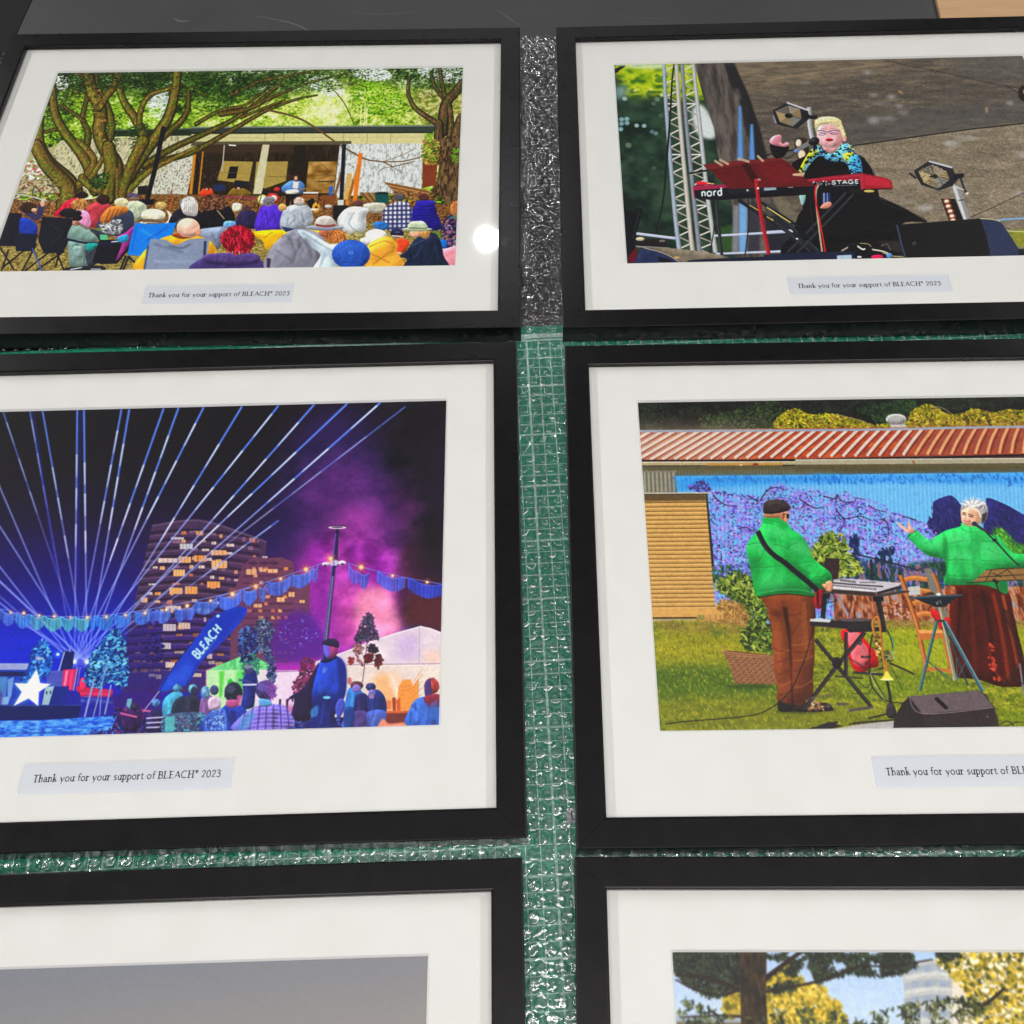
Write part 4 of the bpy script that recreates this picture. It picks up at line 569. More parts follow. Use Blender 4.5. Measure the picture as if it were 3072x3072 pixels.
    for p, w, c in (([(570, 760), (620, 715), (720, 700), (780, 730), (760, 770)], 13, (34, 34, 38)), ([(560, 758), (610, 730)], 12, (170, 160, 150)), ([(680, 720), (720, 745), (740, 740)], 12, (222, 222, 222)), ([(700, 700), (760, 705), (785, 725)], 5, (180, 170, 110)), ([(790, 746), (870, 760), (910, 775)], 11, (214, 204, 186)), ([(860, 720), (900, 705), (930, 750)], 6, (210, 200, 170)), ([(870, 770), (940, 795), (1030, 800)], 6, (206, 186, 120)), ([(680, 802), (712, 802)], 13, (216, 220, 226))): P.line(p, w, c)
    P.ell(830, 802, 46, 16, (206, 36, 84)); P.ell(920, 792, 22, 20, (96, 140, 196)); P.poly([(830, 690), (1000, 680), (1040, 790), (900, 740)], (60, 54, 52), .7, b=8)
    P.poly([(972, 562), (1300, 536), (1602, 514), (1650, 640), (1690, 850), (1040, 860)], (27, 25, 27)); P.poly([(1602, 514), (1730, 525), (1772, 560), (1832, 650), (1890, 742), (2000, 752), (2000, 860), (1690, 860), (1650, 640)], (47, 56, 84)); P.line([(976, 562), (1010, 700), (1046, 830)], 13, (64, 74, 100)); P.line([(1602, 514), (1690, 520), (1750, 535)], 7, (206, 196, 150)); P.ell(1110, 703, 15, 12, (86, 84, 82)); P.ell(1110, 703, 8, 6, (24, 22, 24)); P.poly([(1890, 742), (3000, 760), (3000, 860), (1890, 860)], (30, 34, 44))
    P.grain(np.ones((P.h, P.w), np.float32), .04, 3)
def paint_night_festival(P):
    A = lambda: P.view(0, 1150, .3882); B = lambda: P.view(700, 1000, .3882); C = lambda: P.view(0, 1650, .3882); D = lambda: P.view(650, 1600, .3882)
    yy = np.linspace(0, 1, P.h)[:, None]*np.ones((1, P.w)); full = np.ones((P.h, P.w), np.float32)
    P.fill(full, P.ramp(yy, [(22, 19, 24), (24, 20, 30), (29, 20, 54), (34, 24, 104), (28, 32, 190)], 0, .8))
    C(); m = P.mask([(-1200, -100), (900, -100), (1100, 500), (900, 900), (-1200, 900)], 130); P.fill(m, P.ramp(yy, [(30, 20, 66), (30, 20, 116), (22, 46, 200)], .38, .74), .8)
    B(); m = P.mask([(1150, 480), (1800, 400), (1800, 1900), (1500, 1900), (1350, 1300), (1080, 900)], 90); P.fill(m, P.ramp(P.noise(60), [(26, 23, 28), (34, 27, 42)]), .9)
    # coloured smoke
    for q, c, a, b in (([(500, 700), (900, 560), (1150, 900), (1200, 1500), (800, 1900), (300, 1900), (350, 1200)], (54, 34, 96), .8, 110), ([(560, 1150), (900, 1000), (1200, 1200), (1400, 1500), (1500, 1850), (500, 1850), (480, 1500)], (96, 42, 118), .75, 90),
                       ([(820, 1350), (1020, 1300), (1130, 1500), (1250, 1850), (700, 1850), (740, 1550)], (160, 62, 160), .85, 70), ([(760, 1180), (1000, 1160), (1100, 1260), (1060, 1350), (900, 1290)], (110, 54, 136), .6, 40), ([(1250, 1200), (1400, 1260), (1440, 1700), (1300, 1800)], (92, 40, 92), .6, 60)): P.poly(q, c, a, b, True)
    D()
    for q, c, a, b in (([(500, 560), (700, 100), (900, 60), (1250, 100), (1480, 300), (1420, 720), (1300, 900), (900, 1080), (430, 1080), (420, 760)], (158, 44, 168), .92, 50), ([(430, 900), (840, 840), (900, 1080), (430, 1080)], (188, 44, 180), .9, 30), ([(860, 60), (1000, 60), (1040, 400), (900, 520)], (164, 66, 158), .6, 40),
                       ([(960, 420), (1200, 400), (1360, 480), (1400, 700), (1280, 800), (1000, 900), (900, 700)], (206, 84, 178), .85, 45), ([(1080, 480), (1300, 420), (1400, 580), (1460, 720), (1300, 820), (1100, 800)], (248, 160, 190), .85, 34),
                       ([(1440, 100), (1760, 100), (1760, 780), (1570, 715), (1440, 740), (1390, 560)], (62, 26, 52), .92, 40), ([(1500, 480), (1760, 500), (1760, 770), (1570, 715), (1460, 730)], (92, 40, 36), .7, 30), ([(1500, -100), (1800, -100), (1800, 300), (1600, 300)], (30, 24, 34), .9, 60)): P.poly(q, c, a, b, True)
    m = P.mask([(840, 0), (1400, 100), (1440, 740), (900, 900), (780, 500)], 40); n = blur2(P.noise(50, 44, 4), 1.5); P.c += ((n-.5)*.32*m)[..., None]*np.array([1.1, .7, 1.], np.float32)
    B(); m = P.mask([(500, 900), (1300, 900), (1500, 1700), (500, 1800)], 60); P.c += ((n-.5)*.16*m)[..., None]*np.array([1.1, .5, 1.], np.float32)
    # towers
    C(); q = [(1176, -190), (1195, -200), (1540, -230), (1700, -190), (1920, -110), (2060, -60), (2000, 700), (2060, 1100), (940, 1100), (985, 640)]
    P.poly(q, (72, 52, 82)); P.poly([(1000, 480), (2020, 420), (2060, 1100), (940, 1100)], (54, 34, 128), .75, b=60)
    for k in range(17):
        y = -160+k*66; x0 = 1160-(y+190)*.2; P.line([(x0, y+30), (1500, y+6), (2010, y+66)], 22, (34, 24, 44), .75, sm=True); P.line([(x0, y+54), (1500, y+32), (2010, y+92)], 9, (128, 98, 128), .55)
        for j in range(15):
            if P.r.rand() < .42:
                x = x0+70+j*58+P.r.rand()*20; yv = y+24-12*math.exp(-((x-1500)/200)**2)+max(0, x-1500)*.1; w, h = 14+P.r.rand()*46, 12+P.r.rand()*24
                c = [(252, 176, 86), (255, 206, 132), (240, 226, 200), (226, 130, 70), (150, 110, 140), (250, 190, 110)][P.r.randint(6)]
                if y > 500: c = tuple(v*.75 for v in c)
                P.poly([(x, yv), (x+w, yv-1), (x+w, yv+h), (x, yv+h)], c, .95); P.line([(x+w*.4, yv), (x+w*.4, yv+h)], 3, (90, 50, 50), .7)
    for x, y, w, h, c in ((1222, 62, 150, 36, (236, 214, 196)), (1380, 50, 96, 50, (250, 190, 110)), (1500, 40, 96, 50, (255, 170, 80)), (1635, 80, 120, 62, (255, 196, 120)), (1390, -50, 100, 44, (214, 214, 204)), (1322, -100, 100, 20, (216, 210, 214)), (1310, 290, 100, 50, (255, 190, 110)), (1430, 280, 100, 60, (255, 180, 90)), (1340, 150, 90, 52, (255, 200, 120)), (1600, 242, 100, 50, (255, 176, 90)), (1630, 0, 120, 40, (255, 190, 120)), (1090, 365, 50, 40, (255, 206, 150)), (1260, 570, 100, 56, (216, 206, 206)), (1380, 560, 90, 50, (232, 206, 180)), (1240, 715, 80, 50, (220, 210, 220)), (1280, 865, 70, 44, (244, 226, 206)), (1150, 955, 50, 24, (240, 230, 190)), (1205, 960, 40, 36, (250, 236, 190)), (1490, 950, 66, 30, (240, 220, 170)), (1600, 800, 40, 40, (230, 210, 200)), (1280, 430, 120, 36, (236, 214, 196)), (1900, 140, 40, 50, (250, 190, 110))):
        P.poly([(x, y), (x+w, y+3), (x+w, y+h), (x, y+h)], c); [P.line([(x+w*t, y), (x+w*t, y+h)], 3.5, tuple(v*.55 for v in c), .8) for t in (.25, .5, .75)]
    P.line([(1176, -185), (1540, -228), (1920, -112), (2060, -60)], 16, (96, 76, 104)); P.line([(1540, -226), (1520, 500)], 6, (40, 30, 52), .6); P.poly([(960, 600), (1240, 560), (1260, 1100), (930, 1100)], (34, 26, 120), .5, b=20)
    D(); P.poly([(200, 250), (262, 196), (500, 186), (592, 222), (600, 300), (720, 330), (720, 640), (560, 1000), (100, 1000), (120, 500)], (106, 66, 86)); P.poly([(440, 700), (700, 560), (720, 1000), (400, 1000)], (96, 36, 150), .8, b=50)
    for k in range(13):
        y = 262+k*54; P.line([(205, y+16), (590, y+10)], 16, (60, 36, 60), .6)
        for j in range(8):
            if P.r.rand() < .4: x = 222+j*48+P.r.rand()*14; P.poly([(x, y), (x+18+P.r.rand()*26, y), (x+34, y+24), (x, y+24)], [(255, 190, 110), (244, 160, 80), (226, 200, 180), (214, 120, 90)][P.r.randint(4)], .9)
    for x in (280, 363, 440): P.ell(x, 228, 38, 15, (66, 42, 66))
    for x, y, w, h in ((228, 276, 80, 44), (330, 274, 54, 24), (394, 276, 76, 30), (286, 545, 64, 28), (555, 455, 46, 36), (465, 494, 60, 36), (640, 516, 40, 22)): P.poly([(x, y), (x+w, y), (x+w, y+h), (x, y+h)], (255, 204, 130)); P.line([(x+w/2, y), (x+w/2, y+h)], 3, (120, 80, 60))
    P.poly([(420, 960), (440, 760), (520, 650), (620, 610), (720, 635), (800, 740), (830, 960)], (76, 28, 140), .85, b=22, sm=True); P.dots(P.mask([(500, 740), (760, 610), (820, 760), (560, 900)], 6), 60, 3, [(120, 150, 250), (150, 100, 210), (90, 60, 190)])
    C(); P.poly([(1000, -260), (2060, -260), (2060, 1100), (940, 1100)], (78, 44, 104), .14, b=60); D(); P.poly([(120, 150), (740, 150), (740, 1000), (120, 1000)], (130, 56, 120), .16, b=50)
    # laser fans
    C(); s1, s2 = (577, 862), (672, 866)
    A(); a1, a2 = (577, 862-1288+0), None
    def toA(p): return (p[0], p[1]+500/.3882)
    S1, S2 = toA(s1), toA(s2)
    tops = [((25, 220), 2, .55), ((232, 215), 1, .6), ((330, 215), 2, .8), ((598, 210), 1, .9), ((650, 208), 2, 1), ((940, 200), 1, .9), ((1000, 200), 2, 1), ((1265, 195), 1, 1), ((1380, 190), 2, 1), ((1575, 185), 1, 1), ((1870, 180), 2, 1), ((1803+350, 172), 1, 1), ((1803+625, 165), 2, 1), ((1803+880, 158), 1, 1), ((1803+1135, 151), 2, 1), ((1803+1330, 180), 1, .5),
            ((-600, -596), 1, 1), ((-600, 172), 2, 1), ((-600, 658), 1, 1), ((-600, 980), 2, 1), ((-600, 1225), 1, 1), ((-640, 1370), 2, .9), ((2153, 1060), 2, .6), ((-1700, 160), 1, .8), ((-1100, 500), 2, .8)]
    for (x, y), w, al in tops:
        s = S1 if w == 1 else S2; f = lambda t: (s[0]+(x-s[0])*t, s[1]+(y-s[1])*t); wd = .55+.45*al
        P.line([f(0), f(1)], 5, (90, 90, 220), .2*al, w2=20, b=4, sm=False); P.line([f(0), f(1)], 6, (168, 188, 255), .9*al, w2=12*wd, b=.8, sm=False)
        P.line([f(.6), f(1)], 8*wd, (60, 116, 244), .75*al, w2=11*wd, sm=False)
        r = .55+P.r.rand()*.2
        for k in range(3):
            t = r-.16+k*.14+P.r.rand()*.03
            if t < .93: P.line([f(t), f(t+.03), f(t+.09)], 5*wd, (240, 242, 255), .95*al, w2=11*wd, b=1)
    for x0 in (598, 232): P.line([(x0+26, 215), (600 if x0 > 500 else 440, 1500)], 18, (38, 36, 170), .45, b=4, sm=False)
    C()
    for x, y in (s1, s2):
        P.ell(x, y, 46, 46, (150, 160, 240), .4, b=22)
        for k in range(14): a = k*math.pi/7; P.line([(x, y), (x+54*math.cos(a), y+54*math.sin(a))], 6, (210, 214, 250), .8, w2=1, sm=False)
        P.ell(x, y, 15, 15, (255, 255, 255))
    # festival site
    P.poly([(-1700, 900), (230, 880), (220, 1230), (-1700, 1230)], (32, 64, 176)); P.poly([(-1700, 870), (225, 875), (210, 925), (-1700, 925)], (150, 160, 206)); P.poly([(-1700, 930), (200, 940), (200, 975), (-1700, 975)], (30, 34, 90)); P.poly([(0, 980), (60, 980), (40, 1200), (-60, 1200)], (76, 130, 190)); P.poly([(60, 1000), (110, 980), (90, 1120), (60, 1200)], (110, 150, 210)); P.poly([(15, 1140), (70, 1130), (60, 1200), (10, 1200)], (130, 170, 210)); P.poly([(-400, 1090), (20, 1090), (10, 1200), (-400, 1200)], (80, 40, 140), .8, b=12)
    P.poly([(360, 935), (500, 925), (490, 1060), (360, 1060)], (76, 86, 176)); P.poly([(490, 780), (575, 785), (560, 930), (470, 935)], (22, 30, 96)); P.line([(500, 785), (455, 935)], 9, (176, 190, 220)); P.line([(545, 745), (540, 790)], 8, (150, 160, 190)); P.ell(448, 806, 26, 24, (90, 170, 250), .7, b=10); P.ell(448, 806, 12, 11, (226, 240, 255))
    P.poly([(490, 925), (590, 918), (560, 1085), (480, 1065)], (206, 44, 100)); P.line([(520, 930), (500, 1050)], 16, (250, 150, 190), b=3); P.line([(600, 905), (568, 1085)], 9, (190, 160, 170)); P.line([(622, 905), (592, 1085)], 7, (170, 120, 150)); P.line([(560, 930), (540, 1080)], 16, (240, 70, 120), b=4)
    P.poly([(590, 1050), (880, 1080), (860, 1140), (600, 1135)], (196, 36, 84), b=5); P.ell(640, 1040, 26, 56, (220, 52, 96)); P.ell(642, 1000, 14, 16, (240, 80, 110)); P.line([(610, 1110), (840, 1116)], 16, (236, 54, 104), b=3); P.line([(540, 1160), (880, 1175)], 26, (120, 160, 230), b=5); P.poly([(520, 1090), (620, 1100), (640, 1290), (500, 1260)], (38, 38, 150))
    P.poly([(640, 1130), (1150, 1150), (1150, 1330), (600, 1330)], (44, 36, 140), .8, b=14); P.poly([(860, 1120), (1240, 1040), (1260, 1250), (900, 1270)], (60, 24, 110), .8, b=16)
    def tree(q, cols, n, s): m = P.mask(q, 8); P.dots(m, n, s, cols, 2.)
    tree([(330, 695), (380, 760), (400, 880), (370, 960), (260, 1010), (180, 1030), (170, 990), (240, 900), (240, 820), (280, 740)], [(24, 80, 180), (50, 130, 214), (16, 40, 120), (100, 180, 235), (20, 60, 150)], 620, 4.6)
    P.poly([(270, 820), (340, 830), (330, 850), (280, 850)], (200, 206, 220), .8, b=5)
    tree([(900, 610), (950, 680), (975, 800), (985, 940), (960, 1060), (860, 1020), (760, 1060), (660, 1020), (680, 900), (720, 800), (790, 720), (840, 650)], [(36, 110, 180), (86, 170, 214), (18, 46, 120), (120, 200, 226), (26, 70, 150), (20, 30, 90)], 1300, 4.8)
    for a, b, w in (((835, 860), (720, 1290), 9), ((730, 990), (655, 1290), 15), ((860, 1040), (810, 1270), 12), ((790, 1050), (770, 1280), 8)): P.line([a, b], w, (128, 156, 206), sm=False)
    P.line([(640, 1130), (860, 1180)], 6, (90, 110, 190)); P.poly([(985, 1150), (1022, 1146), (1000, 1290), (960, 1290)], (110, 170, 190))
    P.dots(P.mask([(1130, 760), (1180, 640), (1240, 640), (1260, 760), (1240, 860), (1140, 860)], 8), 170, 4.2, [(36, 26, 100), (60, 40, 130), (26, 20, 70)])
    q = [(-1700, 1200), (630, 1192), (604, 1300), (320, 1312), (-1700, 1332)]; P.poly(q, (20, 30, 92)); P.line([(-1700, 1206), (630, 1198)], 7, (60, 80, 170)); P.poly([(345, 1056), (536, 1052), (505, 1200), (320, 1200)], (26, 42, 130)); P.poly([(352, 1056), (420, 1054), (378, 1196), (325, 1196)], (154, 186, 196)); P.ell(362, 1102, 6, 14, (50, 60, 90)); P.ell(392, 1100, 6, 14, (50, 60, 90))
    st = [(286, 925), (312, 1028), (392, 1036), (302, 1096), (296, 1204), (222, 1146), (108, 1204), (170, 1096), (112, 1028), (210, 1032)]
    P.poly([(x+(x-240)*.1, y+(y-1080)*.1) for x, y in st], (120, 200, 250), .5, b=14); P.poly(st, (244, 240, 232))
    # grass in blue light
    q = [(-1700, 1330), (320, 1316), (700, 1290), (900, 1280), (1000, 1420), (1000, 1500), (-1700, 1500)]; P.poly(q, (58, 116, 220)); m = P.mask(q, 0, False); P.fill(m, P.ramp(P.noise(12, 4), [(28, 70, 190), (66, 140, 230), (120, 190, 240)], .15, .85), .85); P.line([(-1700, 1425), (300, 1412), (640, 1396)], 10, (30, 50, 140), .7, b=3)
    q = [(660, 1420), (900, 1385), (1400, 1330), (2000, 1300), (3600, 1300), (3600, 1600), (660, 1600)]; P.poly(q, (30, 34, 96)); P.dots(P.mask(q), 900, 5, [(40, 40, 120), (70, 110, 200), (20, 24, 70), (90, 80, 170)])
    # tents on the right
    P.poly([(1590, 925), (1660, 900), (1700, 1110), (1585, 1110)], (196, 44, 150)); P.poly([(1650, 918), (1860, 820), (1960, 790), (2040, 930), (2040, 1150), (1660, 1150)], (128, 214, 110)); P.poly([(1650, 918), (1860, 820), (1960, 790), (2040, 905), (1660, 925)], (100, 190, 130)); P.line([(1655, 925), (2040, 908)], 8, (180, 220, 160)); P.poly([(1665, 932), (1850, 926), (1850, 1120), (1700, 1130)], (186, 226, 120)); P.ell(1782, 1040, 18, 40, (60, 180, 50)); P.poly([(1660, 1100), (1740, 1100), (1730, 1160), (1660, 1160)], (230, 226, 226))
    D(); P.poly([(-80, 1062), (60, 1000), (210, 948), (300, 955), (420, 1018), (424, 1054), (-80, 1062)], (112, 206, 136)); m = P.mask([(60, 1000), (210, 948), (420, 1018), (300, 1050), (40, 1055)], 0, False); P.grain(m, .18, 4, 20); P.poly([(-80, 1058), (430, 1050), (430, 1400), (-80, 1400)], (186, 222, 176)); P.poly([(20, 1064), (60, 1064), (40, 1260), (20, 1270)], (90, 200, 70), b=5); P.poly([(150, 1062), (240, 1060), (210, 1260), (160, 1260)], (96, 206, 100), b=10); P.ell(104, 1155, 22, 36, (50, 176, 60))
    P.poly([(300, 1056), (440, 1052), (440, 1400), (290, 1400)], (222, 212, 222)); P.poly([(425, 1072), (790, 1062), (790, 1420), (425, 1420)], (226, 208, 226)); P.line([(420, 1062), (790, 1060)], 10, (190, 160, 190)); P.poly([(560, 1190), (700, 1130), (760, 1200), (740, 1420), (560, 1420)], (216, 170, 224), .6, b=30)
    P.poly([(760, 990), (930, 935), (1080, 880), (1250, 812), (1400, 762), (1575, 716), (1650, 730), (1780, 782), (1780, 1015), (1000, 1018), (760, 1100)], (218, 204, 214)); P.poly([(1380, 800), (1560, 760), (1560, 960), (1400, 990)], (196, 170, 214), .7, b=30); P.poly([(1160, 900), (1260, 850), (1300, 960), (1180, 990)], (236, 226, 226), .9, b=20); P.poly([(1600, 900), (1780, 900), (1780, 1010), (1600, 1010)], (230, 196, 176), .7, b=24)
    P.line([(930, 938), (1250, 815), (1575, 718), (1740, 770)], 7, (246, 232, 236), sm=False); P.line([(1566, 722), (1564, 1000)], 5, (180, 160, 180), sm=False)
    P.poly([(800, 1018), (1780, 1006), (1780, 1420), (800, 1420)], (222, 208, 202)); P.line([(1000, 1016), (1780, 1006)], 8, (176, 150, 170), sm=False); P.line([(1000, 1026), (1780, 1016)], 6, (240, 228, 226), sm=False)
    P.poly([(1210, 1120), (1400, 1110), (1400, 1370), (1290, 1370)], (238, 176, 120), .9, b=26, sm=True); P.poly([(1340, 1060), (1420, 1180), (1390, 1270), (1330, 1140)], (236, 226, 226), .7, b=14); P.poly([(1405, 1180), (1440, 1130), (1500, 1128), (1512, 1180), (1560, 1120), (1556, 1365), (1400, 1365), (1400, 1240)], (232, 150, 72), sm=False); P.poly([(1560, 1030), (1780, 1030), (1780, 1380), (1560, 1380)], (226, 216, 206), .9, b=8)
    for k in range(6): P.line([(1420, 1180+k*34), (1500, 1170+k*32), (1590, 1040+k*50)], 7, (200, 130, 70), .6, b=3)
    P.line([(1560, 1120), (1552, 1360)], 6, (190, 150, 110)); P.poly([(1355, 1270), (1382, 1266), (1384, 1370), (1360, 1372)], (150, 66, 30)); P.poly([(1386, 1290), (1418, 1266), (1420, 1370), (1390, 1372)], (196, 92, 44)); P.poly([(1310, 1372), (1500, 1366), (1500, 1388), (1310, 1392)], (206, 100, 50)); P.poly([(1310, 1390), (1480, 1386), (1470, 1470), (1300, 1470)], (110, 50, 46)); P.poly([(1378, 1180), (1394, 1180), (1392, 1270), (1380, 1270)], (250, 226, 200), .9, b=5); P.poly([(1310, 1290), (1350, 1290), (1350, 1360), (1310, 1360)], (216, 110, 60), .8, b=3)
    # lamp post
    B(); P.line([(806, 1505), (800, 1560), (790, 1803)], 24, (42, 34, 68), w2=28); P.line([(794, 1560), (782, 1803)], 5, (110, 100, 170)); P.ell(803, 1494, 72, 13, (60, 44, 80)); P.ell(803, 1501, 70, 11, (226, 206, 226)); P.ell(803, 1499, 46, 6, (96, 52, 110))
    D(); P.line([(930, 0), (904, 260), (872, 560), (828, 990)], 28, (46, 36, 84), w2=38); P.line([(918, 0), (892, 260), (858, 560), (816, 985)], 6, (110, 100, 190)); P.line([(898, 330), (872, 560), (836, 900)], 7, (196, 190, 220), b=2)
    P.line([(815, 238), (905, 226), (998, 228)], 22, (212, 196, 226)); P.ell(840, 240, 26, 17, (206, 196, 226)); P.ell(970, 230, 26, 20, (216, 206, 230)); P.ell(838, 250, 14, 8, (70, 50, 90)); P.ell(972, 240, 14, 8, (70, 50, 90)); P.poly([(880, 208), (932, 206), (930, 250), (878, 250)], (190, 186, 226)); P.line([(905, 206), (903, 252)], 6, (70, 80, 170))
    # fringed garland
    C(); gl = [(-1700, 420), (-300, 440), (0, 455), (120, 485), (300, 507), (600, 516), (900, 495), (1300, 432), (1650, 362), (1932, 292)]
    gd = [(0, 494), (200, 432), (400, 372), (580, 312), (815, 232)]; gr = [(1018, 232), (1230, 290), (1470, 345), (1780, 400)]
    P.line(gl, 6, (120, 140, 226)); D(); P.line(gd, 6, (120, 130, 220)); P.line(gr, 6, (110, 120, 220))
    def fringe(x0, x1, y0, y1, sag, drop, c):
        n = max(4, int((x1-x0)/6.5)); w = (x1-x0)/n
        for j in range(n):
            t = (j+.5)/n; x = x0+(x1-x0)*t; s = 4*t*(1-t); yt = y0+(y1-y0)*t+sag*s; L = drop*(.75+.25*s)*(.93+.1*P.r.rand()); k = .72+.4*P.r.rand()
            P.line([(x, yt), (x-drop*.03, yt+L)], w*.92, tuple(min(255, v*k) for v in c), .93, sm=False)
        P.line([(x0+(x1-x0)*t, y0+(y1-y0)*t+sag*4*t*(1-t)) for t in np.linspace(0, 1, 8)], 6, tuple(min(255, v*1.15) for v in c))
    C()
    for x0, x1, y0, y1, c in ((-300, -150, 440, 450, (70, 110, 220)), (-140, 10, 448, 456, (70, 110, 220)), (10, 112, 462, 484, (82, 124, 224)), (120, 232, 486, 496, (70, 140, 226)), (236, 342, 500, 508, (92, 176, 206)), (346, 482, 512, 516, (92, 190, 196)), (486, 572, 518, 518, (84, 186, 206)), (580, 692, 518, 514, (90, 190, 206)), (700, 740, 512, 510, (64, 140, 230)), (745, 874, 510, 500, (62, 140, 232)), (884, 1014, 498, 480, (72, 138, 232)), (1034, 1172, 476, 454, (70, 124, 232)), (1174, 1204, 470, 460, (76, 110, 226)), (1206, 1322, 462, 446, (84, 124, 230)), (1352, 1440, 450, 440, (74, 116, 226)), (1440, 1506, 440, 420, (80, 120, 232)), (1510, 1684, 402, 366, (82, 124, 236)), (1700, 1866, 366, 312, (84, 120, 238)), (1878, 1990, 312, 290, (90, 120, 232))): fringe(x0, x1, y0, y1, 20, 96, c)
    D()
    for x0, x1, y0, y1, c in ((18, 192, 490, 450, (84, 120, 238)), (204, 305, 440, 425, (86, 124, 240)), (330, 386, 415, 392, (90, 124, 236)), (394, 576, 378, 326, (84, 120, 244)), (582, 748, 322, 262, (84, 122, 244)), (740, 788, 268, 240, (110, 120, 226)), (1018, 1092, 236, 290, (104, 104, 222)), (1096, 1176, 298, 304, (88, 110, 226)), (1238, 1456, 292, 340, (84, 106, 222)), (1476, 1745, 342, 398, (60, 84, 226))): fringe(x0, x1, y0, y1, 26, 104, c)
    def bulb(x, y, r): P.ell(x, y, r*3, r*3, (250, 150, 90), .35, b=r*1.3); P.ell(x, y, r*1.3, r*1.3, (255, 214, 150), .9, b=2); P.ell(x, y, r*.7, r*.7, (255, 246, 226))
    C()
    for x, y, r in ((83, 483, 7), (185, 487, 10), (305, 505, 8), (420, 513, 9), (545, 521, 7), (675, 521, 9), (822, 516, 9), (972, 503, 8), (1122, 487, 9), (1285, 461, 9), (1447, 431, 12), (1628, 391, 9), (1797, 342, 12)): bulb(x, y, r)
    D()
    for x, y, r in ((122, 468, 10), (302, 410, 12), (494, 352, 10), (690, 280, 13), (880, 195, 13), (1115, 262, 14), (1358, 328, 9), (1625, 378, 9)):
        bulb(x, y, r)
        if r > 11:
            for k in range(8): a = k*math.pi/4+.2; P.line([(x, y), (x+3.6*r*math.cos(a), y+3.6*r*math.sin(a))], 4, (255, 190, 110), .7, w2=1, sm=False)
    # feather banner
    C(); q = [(1850, 436), (1912, 468), (1840, 580), (1700, 730), (1560, 860), (1500, 960), (1430, 1046), (1232, 1092), (1270, 1000), (1380, 850), (1480, 720), (1560, 620), (1640, 520), (1740, 470)]
    P.poly(P.cr(q).tolist(), (28, 62, 186)); P.poly([(1600, 600), (1700, 500), (1860, 450), (1880, 490), (1720, 680), (1600, 800)], (22, 48, 160), .6, b=20); P.poly([(1300, 980), (1460, 850), (1500, 940), (1420, 1040), (1240, 1090)], (44, 90, 210), .7, b=14); P.line([(1540, 860), (1440, 1040)], 8, (16, 34, 120), .8, b=3); P.line([(1232, 1090), (1106, 1250)], 7, (186, 180, 206)); P.line([(1480, 720), (1330, 920), (1232, 1085)], 6, (16, 24, 90))
    P.text('BLEACH', (1528, 846), (1716, 614), 66, (176, 216, 226), .24, up=(-.72, -.69)); P.text('*', (1690, 560), (1716, 548), 60, (190, 222, 230), .14, up=(-.4, -.9)); P.line([(1535, 850), (1672, 690)], 5, (120, 160, 206), .8)
    # saplings
    D()
    def sapling(pts, trunk, cols, n, s): P.line(trunk, 6, (96, 56, 84)); P.dots(P.mask(pts, 5), n, s, cols, 3.)
    sapling([(340, 660), (420, 700), (440, 780), (400, 850), (440, 960), (450, 1130), (400, 1150), (380, 960), (300, 900), (200, 900), (190, 850), (280, 760)], [(340, 700), (300, 860), (290, 1000)], [(36, 48, 66), (80, 100, 128), (30, 40, 110), (60, 50, 110), (120, 140, 170)], 620, 5)
    sapling([(230, 960), (280, 930), (330, 1000), (310, 1100), (200, 1100)], [(280, 950), (270, 1050)], [(46, 110, 90), (36, 80, 80), (60, 140, 120)], 160, 4.6)
    sapling([(690, 960), (740, 980), (760, 1090), (700, 1150), (650, 1250), (600, 1250), (590, 1170), (640, 1080), (660, 1000)], [(700, 980), (670, 1080), (640, 1200)], [(120, 36, 80), (80, 30, 60), (150, 60, 110), (50, 40, 60)], 300, 4.8)
    sapling([(1165, 620), (1200, 640), (1215, 700), (1230, 760), (1250, 810), (1180, 830), (1080, 850), (1070, 800), (1100, 740), (1130, 660)], [(1170, 605), (1168, 760), (1150, 950), (1126, 1150)], [(50, 40, 74), (70, 50, 90), (36, 46, 60), (90, 80, 110)], 330, 5)
    P.dots(P.mask([(1190, 860), (1240, 880), (1230, 920), (1170, 900)], 3), 50, 5, [(44, 36, 54)]); P.dots(P.mask([(1150, 940), (1200, 940), (1190, 990), (1150, 990)], 3), 50, 5, [(110, 30, 34), (70, 26, 36)]); P.dots(P.mask([(1230, 950), (1268, 950), (1264, 1030), (1230, 1030)], 3), 60, 5, [(106, 40, 36), (60, 40, 50)]); P.dots(P.mask([(1020, 960), (1060, 970), (1050, 1010), (1020, 1000)], 3), 30, 4, [(140, 50, 50)])
    P.dots(P.mask([(1060, 860), (1130, 880), (1100, 960), (1160, 1040), (1200, 1060), (1100, 1000)], 8), 60, 4, [(110, 60, 60), (150, 110, 110)]); C(); P.dots(P.mask([(1850, 640), (1940, 600), (1990, 760), (1930, 860), (1860, 840)], 5), 190, 5, [(40, 44, 110), (80, 120, 190), (26, 26, 80)])
    # people, far to near
    C(); 
